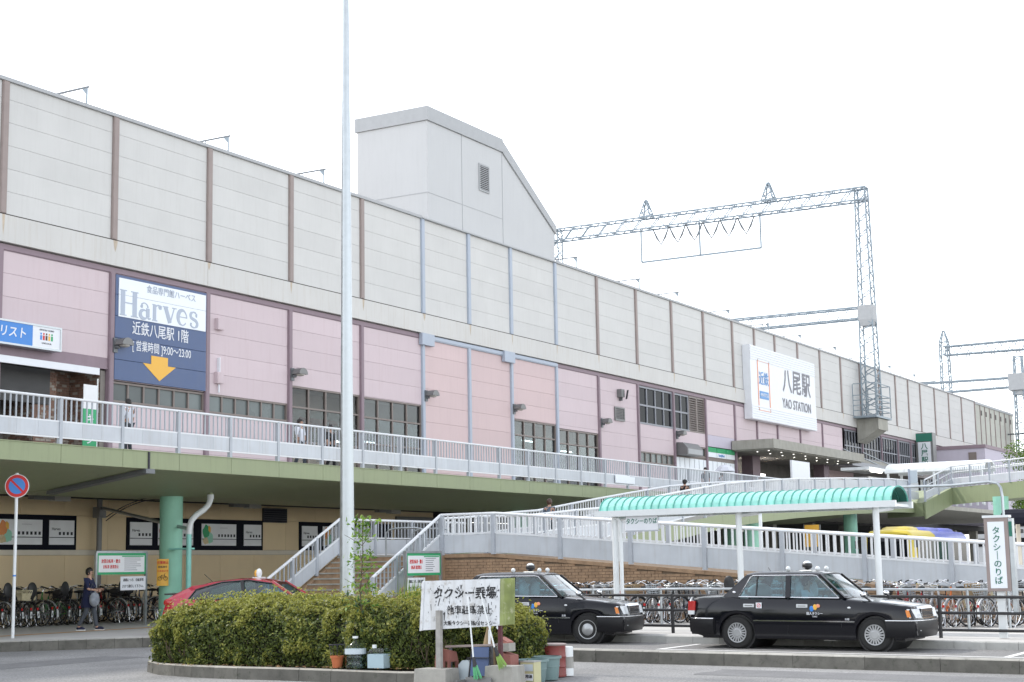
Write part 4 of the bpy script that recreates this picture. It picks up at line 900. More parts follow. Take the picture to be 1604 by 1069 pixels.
# black pipe fence along the kerb
F = thing('black_fence', 'low black pipe fence along the kerb behind the taxis', 'fence', (32.3, 10, .1))
m = MB()
for z in (.82, .50, .16): m.tube([(0, y-10, z+gz(y)+.05) for y in (17.5, 16, 3)], .03, 8)
m.build('rail', 'black_fence', F, smooth=50)
y = 17.5
while y > 3: MB().cyl((0, y-10, gz(y)), (0, y-10, gz(y)+.9), .038, n=10).build('post', 'black_fence', F, smooth=50); y -= 2.95
RK = thing('bicycle_rack', 'long galvanised bicycle rack behind the black fence', 'rack', (36.4, 12, .15)); m = MB(); m.tube([(0, y-12, .88+gz(y)) for y in (22.5, 16, 3)], .03, 8); m.build('top_rail', 'galvanised', RK, smooth=50)
y = 22.4
while y > 3: MB().cyl((0, y-12, gz(y)-.05), (0, y-12, gz(y)+.9), .035, n=8).build('post', 'galvanised', RK, smooth=50); y -= 1.9

# ================================================================ OVERHEAD LINE STRUCTURES
def lattice(mb, a, b, u, v, wa, wb, n, r=.05, rb=.028, faces=4):
    """four chords from a to b with zig-zag bracing; u,v cross axes; wa,wb half widths"""
    a, b = V(a), V(b); u, v = V(u), V(v)
    C4 = [(-1,-1), (1,-1), (1,1), (-1,1)]
    def pt(k, c): t = k/n; w = wa+(wb-wa)*t; return a.lerp(b, t)+u*c[0]*w+v*c[1]*w
    rb *= 1.12
    for c in C4: mb.bar(pt(0, c), pt(n, c), r*2)
    for f_ in range(faces):
        c, d = C4[f_], C4[(f_+1) % 4]
        for k in range(n):
            mb.bar(pt(k, c if k % 2 else d), pt(k+1, d if k % 2 else c), rb*2)
    for k in (0, n):
        for f_ in range(4): mb.bar(pt(k, C4[f_]), pt(k, C4[(f_+1) % 4]), rb*2)
X_, Y_ = Vector((1,0,0)), Vector((0,1,0))
def gantry(x, y0, y1, zt, zb, label, hang=True, y_arm=None):
    t = thing('railway_gantry', label, 'gantry', (x, y0, zb)); O = (x, y0, zb)
    m = MB(); lattice(m, (x, y0, zb), (x, y0, zt), X_, Y_, .62, .42, 30, .05, .028); stuff(m.build('tower', 'lattice_steel', t, O))
    m = MB(); lattice(m, (x, y1, 14), (x, y1, zt), X_, Y_, .5, .42, 28, .05, .028); stuff(m.build('tower', 'lattice_steel', t, O))
    m = MB(); lattice(m, (x, y0-.4, zt-.55), (x, y1+.4, zt-.55), X_, Z, .5, .5, 34, .055, .03); stuff(m.build('truss', 'lattice_steel', t, O))
    for yy in (y0+(y1-y0)*.28, y0+(y1-y0)*.68):
        m = MB(); lattice(m, (x, yy, zt), (x, yy, zt+1.5), X_, Y_, .5, .08, 5, .045, .03); m.cyl((x, yy, zt+1.5), (x, yy, zt+2.0), .03, n=6); stuff(m.build('peak', 'lattice_steel', t, O))
    if hang:
        ya_, yb_ = y0+(y1-y0)*.31, y0+(y1-y0)*.70
        m = MB(); m.bar((x, ya_, zt-3.9), (x, yb_, zt-3.9), .14)
        for yy in (ya_, (ya_+yb_)/2, yb_): m.bar((x-.1, yy, zt-1), (x-.1, yy, zt-3.9), .07); m.bar((x+.1, yy, zt-1), (x+.1, yy, zt-3.9), .05)
        m.build('hanging_frame', 'lattice_steel', t, O)
        for k in range(6):
            yy = ya_+(yb_-ya_)*(k+.8)/7; m = MB()
            m.tube([(x, yy-.75, zt-1.1), (x, yy-.4, zt-1.9), (x, yy, zt-2.55), (x, yy+.4, zt-1.9), (x, yy+.75, zt-1.1)], [.05, .09, .06, .09, .05], 6); m.cyl((x, yy, zt-2.5), (x, yy, zt-2.95), .03, n=6); m.build('insulator', 'steel_dark', t, O)
    z2 = zt-10.2
    m = MB(); lattice(m, (x, y0+.4, z2), (x, y1, z2), X_, Z, .45, .5, 34, .06, .02, 4); stuff(m.build('beam', 'lattice_steel', t, O))
    m = MB(); m.box(x-.6, x+.6, y0-.6, y0+.6, z2-.6, z2+.55); m.hexa([(x-.5, y0-.45, z2-1.1), (x+.5, y0-.45, z2-1.1), (x+.5, y0+.45, z2-1.1), (x-.5, y0+.45, z2-1.1)], [(x-.6, y0-.6, z2-.6), (x+.6, y0-.6, z2-.6), (x+.6, y0+.6, z2-.6), (x-.6, y0+.6, z2-.6)]); m.build('joint_box', 'grey_coping', t, O)
    return t
G1 = gantry(121.6, 37.0, 65.0, 31.5, 12.9, 'lattice railway gantry spanning the tracks above the station name sign')
m = MB(); m.box(119.4, 123.4, 36.0, 37.85, 12.75, 12.9)
for x0 in (119.4, 123.35):
    for y0 in (36.0, 37.8): m.box(x0, x0+.06, y0, y0+.06, 12.9, 15.4)
for z in (13.3, 13.7, 14.1, 14.5, 15.4): m.box(119.4, 123.4, 36.0, 36.05, z, z+.06); m.box(119.4, 119.45, 36.05, 37.8, z, z+.06); m.box(123.35, 123.4, 36.05, 37.8, z, z+.06)
m.build('platform_cage', 'lattice_steel', G1, (121.6, 37, 12.9))
m = MB(); m.ext([(120.3, 37.88, 12.74), (120.3, 36.2, 12.74), (120.3, 36.2, 11.9), (120.3, 37.88, 10.9)], (2.4, 0, 0)); m.box(120.25, 122.75, 36.15, 36.2, 11.85, 12.7); m.build('corbel', 'concrete', G1, (121.6, 37, 12.9))
gantry(172.8, 36.9, 64, 24.4+7.2, 6, 'far lattice gantry tower at the right end of the station', hang=False) if False else None
t = thing('railway_gantry', 'far lattice tower with box joint and beam at the right end of the station', 'gantry', (174, 36.6, 6)); O = (174, 36.6, 6)
m = MB(); lattice(m, (174, 36.6, 6), (174, 36.6, 23.4), X_, Y_, .75, .4, 30, .06, .03); stuff(m.build('tower', 'lattice_steel', t, O))
m = MB(); lattice(m, (174, 37, 20.6), (174, 64, 20.6), X_, Z, .5, .75, 30, .08, .02); stuff(m.build('beam', 'lattice_steel', t, O)); m = MB(); m.box(173.2, 174.8, 36.0, 37.6, 19.7, 21.5); m.box(173.5, 174.5, 36.2, 37.3, 19.2, 19.68); m.build('joint_box', 'grey_coping', t, O)
for z in (15.0, 12.9): m = MB(); m.bar((174, 35, z), (174, 38.5, z), .15); m.build('cross_arm', 'steel_dark', t, O)
t = thing('railway_gantry', 'farthest lattice gantry with a truss running off the right edge', 'gantry', (220, 56, 6)); O = (220, 56, 6)
m = MB(); lattice(m, (220, 56.2, 6), (220, 56.2, 32.0), X_, Y_, .75, .55, 34, .07, .035); lattice(m, (220, 56.2, 32), (220, 56.2, 33.6), X_, Y_, .55, .1, 4, .06, .03); stuff(m.build('tower', 'lattice_steel', t, O))
m = MB(); lattice(m, (220, 56.2, 30.7), (220, 30, 30.7), X_, Z, .6, .75, 28, .08, .04); stuff(m.build('truss', 'lattice_steel', t, O))
for k in range(9): yy = 53.8-k*1.7; m = MB(); m.tube([(220, yy+.7, 29.9), (220, yy, 28.6), (220, yy-.7, 29.9)], .07, 5); m.build('insulator', 'steel_dark', t, O)
m = MB(); m.bar((220, 56.2, 26.4), (220, 36, 26.4), .14); m.build('cross_wire_beam', 'steel_dark', t, O)
# little catenary brackets that peep over the parapet
ords = 'first second third fourth fifth sixth seventh eighth ninth tenth eleventh twelfth thirteenth fourteenth fifteenth'.split()
for k, x in enumerate([40.6, 48.5, 55.0, 79.2, 87.6, 93.5, 102.3, 110, 117, 125.5, 133.5, 141, 149, 156]):
    t = thing('catenary_bracket', f'small steel catenary bracket peeping over the parapet, {ords[k]} from the left', 'bracket', (x, 41, 17.3), group='catenary brackets along the roof edge'); m = MB()
    m.bar((0, 0, 0), (0, 0, 2.05), .05); m.ext([(-.02, 0, 2.0), (-.02, 0, 1.72), (-.02, .25, 2.0)], (.04, 0, 0)); m.build('post', 'lattice_steel', t)
    m = MB(); m.bar((0, -.1, 2.02), (0, 7, 2.02), .06); m.build('beam', 'steel_dark', t)
    for yy in (1.2, 2.4, 3.6): m = MB(); m.cyl((0, yy, 2.0), (0, yy, 1.2), .02, n=6); m.lathe([(0, 0), (.09, .03), (.02, .07), (.1, .12), (0, .15)], 8, (0, yy, 1.35)); m.build('insulator', 'steel_dark', t)

# ================================================================ PEOPLE
def loft(secs, mb, mi=0, cap=True):
    n = len(secs[0]); o = len(mb.v); vs = [p for s in secs for p in s]
    fs = [(i*n+j, i*n+j+1, (i+1)*n+j+1, (i+1)*n+j) for i in range(len(secs)-1) for j in range(n-1)]
    if cap: fs += [tuple(range(n))[::-1], tuple((len(secs)-1)*n+j for j in range(n))]
    mb.add(vs, fs, mi)
def skin_mesh(joints, edges, radii, sub=2, root=0):
    me = bpy.data.meshes.new('sk'); me.from_pydata(joints, edges, []); o = bpy.data.objects.new('sk', me); COL.objects.link(o)
    sk = o.modifiers.new('s', 'SKIN'); sk.use_smooth_shade = True
    for i, v in enumerate(me.skin_vertices[0].data):
        r = radii[i]; v.radius = r if isinstance(r, tuple) else (r, r); v.use_root = (i == root)
    ss = o.modifiers.new('u', 'SUBSURF'); ss.levels = sub; ss.render_levels = sub
    dg = bpy.context.evaluated_depsgraph_get(); out = bpy.data.meshes.new_from_object(o.evaluated_get(dg)); bpy.data.objects.remove(o)
    out.polygons.foreach_set('use_smooth', [True]*len(out.polygons)); return out
def put(name, me, mat, parent):
    me.materials.clear(); me.materials.append(MAT[mat]); return inst(name, me, parent)
def person(label, loc, rotz, H=1.62, top='cloth_white', legs='cloth_slate', hair='hair_dark', arms=None, stride=.0, tunic=False, longhair=False, seated=False, shoes='shoe', sleeve=.55, cap=False):
    """faces local +X; arms: dict side->(elbow, wrist) offsets from the shoulder"""
    k = H/1.66; t = thing('person', label, 'person', loc, rotz)
    P = lambda x, y, z: (x*k, y*k, z*k)
    st = stride
    J = dict(pel=P(0,0,.93), sp=P(.0,0,1.12), ch=P(.005,0,1.28), nk=P(.0,0,1.42), n2=P(.015,0,1.47), hd=P(.03,0,1.55), ht=P(.025,0,1.62),
             lh=P(0,.085,.88), lk=P(.04+st*.25,.09,.49), la=P(-.0+st*.55,.085,.09), lt=P(.15+st*.58,.095,.035),
             rh=P(0,-.085,.88), rk=P(.04-st*.15,-.09,.49), ra=P(-.02-st*.6,-.085,.09 + (.03 if st else 0)), rt=P(.13-st*.6,-.095,.035),
             ls=P(-.0,.165,1.36), rs=P(-.0,-.165,1.36))
    if seated: J.update(lk=P(.42,.1,.9), rk=P(.42,-.1,.9), la=P(.42,.1,.5), ra=P(.42,-.1,.5), lt=P(.55,.1,.46), rt=P(.55,-.1,.46))
    for s, sg in (('l', 1), ('r', -1)):
        e, w = (arms or {}).get(s, ((.02, .05*sg, -.27), (.07, .03*sg, -.50))); S0 = J[s+'s']
        J[s+'e'] = tuple(S0[i]+e[i]*k for i in range(3)); J[s+'w'] = tuple(S0[i]+w[i]*k for i in range(3))
        d = Vector(J[s+'w'])-Vector(J[s+'e']); d.normalize(); J[s+'p'] = tuple(Vector(J[s+'w'])+d*.075*k)
    names = list(J); ix = {n: i for i, n in enumerate(names)}
    R = dict(pel=(.125,.1), sp=(.115,.085), ch=(.13,.09), nk=.06, n2=.05, hd=(.078,.09), ht=.06, lh=.085, lk=.055, la=.036, lt=.03, rh=.085, rk=.055, ra=.036, rt=.03, ls=.055, rs=.055, le=.038, re=.038, lw=.026, rw=.026, lp=.03, rp=.03)
    E = [('pel','sp'),('sp','ch'),('ch','nk'),('nk','n2'),('n2','hd'),('hd','ht'),('pel','lh'),('lh','lk'),('lk','la'),('la','lt'),('pel','rh'),('rh','rk'),('rk','ra'),('ra','rt'),('ch','ls'),('ls','le'),('le','lw'),('lw','lp'),('ch','rs'),('rs','re'),('re','rw'),('rw','rp')]
    rr = lambda n, g=1., a=0.: tuple((x*g+a)*k for x in (R[n] if isinstance(R[n], tuple) else (R[n], R[n])))
    put('body', skin_mesh([J[n] for n in names], [(ix[a], ix[b]) for a, b in E], [rr(n) for n in names]), 'skin', t)
    # fingers: four of unequal length and a thumb from the side of each palm
    m = MB()
    for s, sg in (('l', 1), ('r', -1)):
        p = Vector(J[s+'p']); d = (p-Vector(J[s+'w'])).normalized(); side = d.cross(Vector((0, 1, 0))).normalized() if abs(d.y) < .9 else X_; nn = d.cross(side)
        for j, L in enumerate((.062, .072, .068, .052)):
            b0 = p+side*(j-1.5)*.018*k+d*.01; m.tube([b0, b0+d*L*.5*k, b0+d*L*.8*k+nn*.02*k*sg, b0+d*L*.9*k+nn*.035*k*sg], [.0095*k, .009*k, .008*k, .006*k], 6)
        b0 = Vector(J[s+'w'])+d*.02*k-side*.02*k; m.tube([b0, b0-side*.03*k+d*.03*k, b0-side*.03*k+d*.06*k+nn*.01*k], [.012*k, .010*k, .007*k], 6)
    m.build('fingers', 'skin', t, smooth=60)
    # clothing
    ct = ['pel', 'sp', 'ch', 'nk', 'ls', 'rs', 'le', 'lm', 're', 'rm']
    JJ = dict(J); 
    for s in 'lr': JJ[s+'e'] = tuple(Vector(J[s+'s']).lerp(Vector(J[s+'e']), min(1, sleeve*1.6))); JJ[s+'m'] = tuple(Vector(J[s+'s']).lerp(Vector(J[s+'e']), sleeve*.8))
    lowz = .62 if tunic else .88
    JJ['low'] = P(0, 0, lowz); JJ['nk'] = P(0, 0, 1.40)
    nm = ['low', 'pel', 'sp', 'ch', 'nk', 'ls', 'lm', 'le', 'rs', 'rm', 're']; ii = {n: i for i, n in enumerate(nm)}
    rd = dict(low=(.215,.17) if tunic else (.14,.115), pel=(.20,.16) if tunic else (.14,.115), sp=(.135,.105), ch=(.145,.105), nk=.068, ls=.07, lm=.062, le=.058, rs=.07, rm=.062, re=.058)
    put('top', skin_mesh([JJ[n] for n in nm], [(ii[a], ii[b]) for a, b in [('low','pel'),('pel','sp'),('sp','ch'),('ch','nk'),('ch','ls'),('ls','lm'),('lm','le'),('ch','rs'),('rs','rm'),('rm','re')]], [tuple(x*k for x in (rd[n] if isinstance(rd[n], tuple) else (rd[n],)*2)) for n in nm]), top, t)
    if tunic:
        m = MB(); loft([[(rx*k*cos(a)+.0, ry*k*sin(a), z*k) for a in [2*pi*j/18 for j in range(19)]] for z, rx, ry in ((1.22, .125, .165), (1.1, .135, .17), (.98, .155, .185), (.85, .175, .20), (.72, .195, .215), (.62, .205, .225))], m, cap=False); m.build('tunic_skirt', top, t, smooth=60)
    nm = ['pel', 'lh', 'lk', 'la', 'rh', 'rk', 'ra']; ii = {n: i for i, n in enumerate(nm)}
    rd = dict(pel=(.135,.11), lh=.098, lk=.07, la=.056, rh=.098, rk=.07, ra=.056)
    put('trousers', skin_mesh([J[n] for n in nm], [(ii[a], ii[b]) for a, b in [('pel','lh'),('lh','lk'),('lk','la'),('pel','rh'),('rh','rk'),('rk','ra')]], [tuple(x*k for x in (rd[n] if isinstance(rd[n], tuple) else (rd[n],)*2)) for n in nm]), legs, t)
    for s in 'lr':
        a, b = Vector(J[s+'a']), Vector(J[s+'t']); m = MB(); c = a.lerp(b, .55); c.z = min(a.z, b.z)+.02*k
        m.ell((c.x, c.y, c.z), .13*k, .045*k, .05*k); m.box(c.x-.125*k, c.x+.125*k, c.y-.042*k, c.y+.042*k, c.z-.052*k, c.z-.026*k, 1); m.build('shoe', [shoes, 'sole'], t, smooth=60)
    # head details
    hx, hy, hz_ = J['hd']; m = MB()
    m.ell((hx+.088*k, hy, hz_-.012*k), .016*k, .012*k, .022*k, 8, 6); 
    for sg in (1, -1): m.ell((hx-.005*k, hy+sg*.083*k, hz_-.01*k), .018*k, .008*k, .028*k, 8, 6)
    m.build('nose_and_ears', 'skin', t, smooth=60)
    m = MB()
    for sg in (1, -1): m.ell((hx+.076*k, hy+sg*.032*k, hz_+.012*k), .008*k, .014*k, .007*k, 8, 6)
    m.ell((hx+.08*k, hy, hz_-.05*k), .006*k, .022*k, .005*k, 8, 6); m.build('eyes_and_mouth', 'text_dark', t)
    m = MB()
    def hf(p): return 1+.04*sin(9*p.x+7*p.z)+.03*sin(13*p.y)
    m.ell((hx-.018*k, hy, hz_+.03*k), .105*k, .098*k, .115*k, 16, 12, fn=hf)
    m.v = [(x+(-.02*k if z < hz_ and x > hx else 0) if not (x > hx+.03*k and z < hz_+.045*k) else hx+.03*k, y, z) for x, y, z in m.v]
    if longhair: m.ell((hx-.06*k, hy, hz_-.09*k), .06*k, .095*k, .17*k, 12, 10, fn=hf)
    m.build('hair', hair, t, smooth=60)
    if cap: m = MB(); m.ell((hx, hy, hz_+.06*k), .12*k, .11*k, .09*k, 14, 8); m.box(hx+.08*k, hx+.2*k, hy-.07*k, hy+.07*k, hz_+.04*k, hz_+.055*k); m.build('cap', 'cloth_black', t, smooth=60)
    return t
w1 = person('woman in long navy tunic and grey trousers walking past the parked bicycles', (31.75, 31.6, .15), -pi/2+.35, 1.66, 'cloth_navy', 'cloth_slate', arms={'r': ((.08, -.06, -.25), (.26, .03, -.28)), 'l': ((.08, .06, -.25), (.26, .0, -.26))}, stride=.38, tunic=True, sleeve=.8)
t = thing('shoulder_bag', 'grey patterned shoulder bag carried by the woman in navy', 'bag', (31.70, 31.33, .98)); m = MB(); m.ell((0, 0, 0), .17, .1, .2, 12, 8); m.build('pouch', 'bag_grey', t, smooth=60); MB().tube([(-.12, 0, .1), (-.08, .06, .32), (.04, .12, .42), (.1, .05, .3), (.12, 0, .1)], .012, 6).build('strap', 'cloth_slate', t)
person('woman with long dark hair and white top on the deck left of the steel pole', (40.3, 31.0, 4.87), -pi/2, 1.6, 'cloth_white', 'cloth_slate', longhair=True, stride=.25)
t = thing('shopping_bag', 'white shopping bag carried by the woman with long hair on the deck', 'bag', (40.9, 30.95, 5.45)); MB().box(-.15, .15, -.06, .06, -.2, .18).build('sack', 'cloth_white', t); MB().tube([(-.08, 0, .17), (-.05, 0, .3), (.05, 0, .3), (.08, 0, .17)], .01, 6).build('handle', 'cloth_white', t)
person('person in black clothes on the deck just left of the steel pole', (42.2, 31.2, 4.87), -pi/2, 1.56, 'cloth_black', 'cloth_black', stride=.2)
person('person in pale lilac shirt on the deck below the navy board', (31.9, 30.4, 4.87), pi/2, 1.5, 'cloth_white', 'cloth_slate')
person('brown haired person in plaid on the upper ramp left of the mint roof', (47.0, 25.6, 2.28), 0.2, 1.62, 'cloth_plaid', 'cloth_slate', hair='hair_brown')
person('person with a black cap on the upper ramp behind the mint roof', (58.4, 25.6, 3.5), 0., 1.5, 'cloth_black', 'cloth_slate', cap=True)
person('dark haired person on the deck before the white shop panes', (75.75, 32.0, 4.87), pi, 1.72, 'cloth_black', 'cloth_slate')
person('person in pale clothes at the entrance left of the grey screen', (84.5, 32.4, 4.87), pi, 1.66, 'cloth_white', 'cloth_slate')
person('person with pale hat right of the grey screen on the deck', (105.5, 33.0, 4.87), pi, 1.75, 'cloth_slate', 'cloth_slate', hair='seat_cover')
up_ = person('person under the white umbrella on the deck before the shop panes', (78.15, 32.1, 4.87), 0, 1.6, 'cloth_white', 'cloth_slate')
t = thing('umbrella', 'white umbrella open on the deck before the shop panes', 'umbrella', (78.25, 31.95, 6.1)); m = MB(); m.lathe([(.0, .78), (.2, .74), (.42, .62), (.58, .42), (.57, .41), (.41, .6), (.2, .72), (0, .76)], 8); m.build('canopy', 'cloth_white', t); MB().cyl((0, 0, .0), (0, 0, .85), .01, n=6).build('shaft', 'steel_dark', t)

# ================================================================ VEHICLES
def wheel_parts(style, r=.315, w=.19):
    """wheel about local Y axis, outer face towards -Y"""
    ty = MB().lathe([(r*.62, -w/2), (r*.9, -w/2), (r*.98, -w/2+.025), (r, -w/4), (r, w/4), (r*.98, w/2-.025), (r*.9, w/2), (r*.62, w/2)], 36, ax='y').mesh('tyre', 'tyre', smooth=35)
    if style == 'fin':
        m = MB(); m.lathe([(0, -w/2-.012), (.07, -w/2-.012), (.085, -w/2-.004), (.12, -w/2+.004)], 36, ax='y'); m.lathe([(.175, -w/2-.002), (.195, -w/2-.006), (.2, -w/2+.01)], 36, ax='y')
        m.f = [f for f in m.f if len(f) == 4 or min(f) < 36 and len(f) == 36 and 0 in f]; m.m = [0]*len(m.f)
        for j in range(18):
            a = 2*pi*j/18; d = Vector((cos(a), 0, sin(a))); m.bar(d*.08+V(0, -w/2, 0), d*.185+V(0, -w/2-.002, 0), .028, .012, upv=Vector((0, 1, 0)))
        cap = m.mesh('hubcap', 'silver_paint'); back = MB().lathe([(0, -w/2+.03), (.2, -w/2+.03), (.2, w/2-.02), (0, w/2-.02)], 30, ax='y').mesh('rim', 'car_trim')
    else:
        m = MB(); m.lathe([(0, -w/2-.03), (.05, -w/2-.028), (.1, -w/2-.012), (.135, -w/2+.005), (.145, -w/2+.015), (.185, -w/2+.0), (.2, -w/2-.004), (.205, -w/2+.01)], 36, ax='y'); cap = m.mesh('hubcap', 'silver_paint', smooth=50)
        back = MB().lathe([(0, -w/2+.03), (.2, -w/2+.03), (.2, w/2-.02), (0, w/2-.02)], 30, ax='y').mesh('rim', 'car_trim')
    return ty, cap, back
def interp(tab, x):
    if x <= tab[0][0]: return tab[0][1]
    for (a, za), (b, zb) in zip(tab, tab[1:]):
        if x <= b: return za+(zb-za)*(x-a)/(b-a)
    return tab[-1][1]
def car_body(parent, topt, length, wheels, W, sill, paint, ra=.37, zc=.31, zmid=.56, plan=.10):
    x0, x1 = length; xs = set(x0+(x1-x0)*i/44 for i in range(45))
    for wx in wheels:
        for k in range(-8, 9): xs.add(wx+ra*sin(pi/2*k/8))
        xs.add(wx-ra-.004); xs.add(wx+ra+.004)
    xs = sorted(xs); secs = []
    for x in xs:
        zb = sill
        e = min(x-x0, x1-x)
        if e < .35: zb = sill+.10*(1-e/.35)
        for wx in wheels:
            if abs(x-wx) <= ra: zb = max(zb, zc+sqrt(max(0, ra*ra-(x-wx)**2)))
        zt = interp(topt, x); c = (x-(x0+x1)/2)/((x1-x0)/2); w = W*(1-plan*max(0, (abs(c)-.62)/.38)**2)
        z1 = max(.40, zb+.03); z2 = max(zmid, z1+.03); z3 = max(.76, z2+.03)
        z3 = min(z3, zt-.08); z2 = min(z2, z3-.02); z1 = min(z1, z2-.015)
        half = [(.955*w, zb), (.99*w, z1), (1.0*w, z2), (.992*w, z3), (.965*w, zt-.055), (.93*w, zt-.018), (.84*w, zt), (.5*w, zt+.018), (.0, zt+.024)]
        secs.append([(x, -a, b) for a, b in half]+[(x, a, b) for a, b in half[::-1][1:]])
    m = MB(); loft(secs, m); o = m.build('body', paint, parent, smooth=38)
    m = MB(); m.box(x0+.25, x1-.25, -W*.8, W*.8, sill-.02, .5); m.build('underbody', 'car_trim', parent)
    return o
def make_taxi(label, style, loc, rotz, pitch=0., driver=True):
    t = thing('taxi', label, 'taxi', loc, rotz, 'black taxis waiting at the rank'); t.rotation_euler = (0, pitch, rotz)
    top = [(-2.33, .60), (-2.325, .90), (-2.27, .975), (-2.15, 1.0), (-1.62, 1.02), (-1.2, 1.0), (.8, .995), (.95, .985), (1.6, .925), (2.1, .865), (2.22, .835), (2.27, .80), (2.29, .60)]
    W = .845; bd = car_body(t, top, (-2.33, 2.29), (-1.285, 1.5), W, .215, 'car_black')
    # wheel housings
    for x in (-1.285, 1.5):
        m = MB(); m.lathe([(.36, -.74), (.37, .0), (.36, .74)], 24, (x, 0, .31), 'y'); m.build('wheel_housing', 'car_trim', t)
    ty, cap, rim = wheel_parts(style)
    for x in (-1.285, 1.5):
        for sg in (-1, 1):
            w = inst('wheel', ty, t, (x, sg*.735, .315), (0, 0, 0 if sg < 0 else pi)); inst('hubcap', cap, w); inst('rim', rim, w)
    # bumpers
    for x, s in ((2.27, 1), (-2.31, -1)):
        m = MB(); pts = [(x-s*.55, W+.012), (x-s*.2, W+.005), (x-.03*s, W*.9), (x+.05*s, W*.6), (x+.07*s, 0)]
        prof = [(0, .27), (.03, .36), (.035, .52), (.02, .575), (-.06, .58), (-.08, .27)]
        secs = []
        for px, py in pts+[(a, -b) for a, b in pts[::-1][1:]]:
            d = Vector((px-(x-s*.9), py, 0)).normalized(); secs.append([(px+d.x*o, py+d.y*o, z) for o, z in prof])
        loft([s_+[s_[0]] for s_ in secs], m); b = m.build('bumper', 'bumper_black', t, smooth=40)
        m = MB(); m.tube([(Vector((px, py, .585))+Vector((px-(x-s*.9), py, 0)).normalized()*.022) for px, py in pts+[(a, -c) for a, c in pts[::-1][1:]]], .011, 6); m.build('chrome_strip', 'chrome', b, smooth=60)
    # cabin
    m = MB(); secs = []
    for x, dz in ((.42, -.035), (.33, -.008), (.1, .003), (-.4, .008), (-.9, .0), (-1.05, -.012), (-1.14, -.035)):
        h = [(.665, 1.415+dz), (.655, 1.455+dz), (.61, 1.487+dz), (.4, 1.507+dz), (0, 1.515+dz)]; h = [(a, b-.0) for a, b in h]
        secs.append([(x, -a, b) for a, b in h]+[(x, a, b) for a, b in h[::-1][1:]])
    loft(secs, m); m.build('roof', 'car_black', t, smooth=40)
    for sg in (-1, 1):
        A0, A1 = V(.82, sg*.79, 1.0), V(.36, sg*.66, 1.425); C0, C1 = V(-1.24, sg*.79, 1.005), V(-1.03, sg*.66, 1.43); B0, B1 = V(-.215, sg*.8, 1.0), V(-.235, sg*.667, 1.43)
        m = MB(); m.bar(V(.93, sg*.775, .99), V(.40, sg*.645, 1.445), .06, .05); m.build('front_pillar', 'car_black', t)
        m = MB(); m.bar(B0, B1, .05, .10, upv=Vector((1, 0, 0))); m.build('centre_pillar', 'car_black', t)
        m = MB(); q = [C0+V(.0, 0, -.01), C1, V(-1.12, sg*.64, 1.452), V(-1.62, sg*.70, 1.015)]; off = V(0, -sg*.05, 0); m.hexa(q, [p+off for p in q]); m.build('rear_pillar', 'car_black', t)
        m = MB(); m.tube([A0+V(0, sg*.008, 0), A1+V(-.02, sg*.012, 0), A1+V(-.1, sg*.012, .012), C1+V(.06, sg*.012, .0), C1+V(0, sg*.012, -.03), C0+V(0, sg*.008, .01), A0+V(0, sg*.008, 0)], .013, 6); m.build('window_trim', 'chrome', t, smooth=60)
        m = MB(); q = [A0, B0+V(.05, 0, 0), B1+V(.05, 0, 0), A1]; m.hexa(q, [p-V(0, sg*.006, 0) for p in q]); m.build('front_window', 'car_glass', t)
        m = MB(); q = [B0-V(.05, 0, 0), C0, C1, B1-V(.05, 0, 0)]; m.hexa(q, [p-V(0, sg*.006, 0) for p in q]); m.build('rear_window', 'car_glass', t)
        m = MB(); m.bar(V(-.88, sg*.795, 1.0), V(-.88, sg*.667, 1.43), .02, .03); m.build('window_divider', 'car_trim', t)
        # trims on the flank
        m = MB(); m.box(-.93, 1.12, sg*.842-.006, sg*.842+.006, .545, .568); m.build('side_moulding', 'chrome', t); 
        m = MB(); m.box(-2.25, -1.67, sg*.80-.006+(-.003 if sg < 0 else .003), sg*.80+.02, .56, .58)
        for x in (-1.13, -.03):
            h = MB(); h.box(x-.0, x+.22, sg*.842-.015, sg*.842+.015, .815, .88); h.box(x+.03, x+.19, sg*.858-.004, sg*.858+.004, .84, .852, 1); h.build('door_handle', ['handle_silver', 'car_trim'], t)
        for x, z0, z1 in ((-.215, .3, .99), (.86, .45, .98)): s_ = MB(); s_.bar((x, sg*.8455, z0), (x, sg*.812, z1), .003, .008); s_.build('door_seam', 'car_trim', t)
        # fender mirror
        m = MB(); m.cyl((1.42, sg*.70, .93), (1.30, sg*.74, 1.03), .018, n=8); mi = m.build('mirror_stalk', 'car_trim', t); m = MB(); m.ell((1.28, sg*.74, 1.07), .06, .085, .055, 12, 8); m.build('mirror', 'chrome', mi, smooth=60)
        # lamps
        m = MB(); m.hexa([(2.17, sg*.80, .635), (2.295, sg*.68, .635), (2.30, sg*.42, .635), (2.12, sg*.42, .635)], [(2.12, sg*.795, .80), (2.25, sg*.68, .80), (2.255, sg*.42, .80), (2.1, sg*.42, .80)]); l = m.build('headlight', 'lamp_glass', t)
        m = MB(); m.hexa([(2.13, sg*.813, .65), (2.2, sg*.79, .65), (2.2, sg*.78, .65), (2.13, sg*.80, .65)], [(2.10, sg*.813, .78), (2.16, sg*.79, .78), (2.16, sg*.78, .78), (2.10, sg*.80, .78)]); m.build('turn_signal', 'amber', l)
        m = MB(); m.hexa([(-2.345, sg*.80, .74), (-2.19, sg*.815, .74), (-2.19, sg*.4, .74), (-2.345, sg*.4, .74)], [(-2.335, sg*.80, .925), (-2.18, sg*.812, .925), (-2.18, sg*.4, .925), (-2.335, sg*.4, .925)]); l = m.build('tail_lamp', 'tail_red', t)
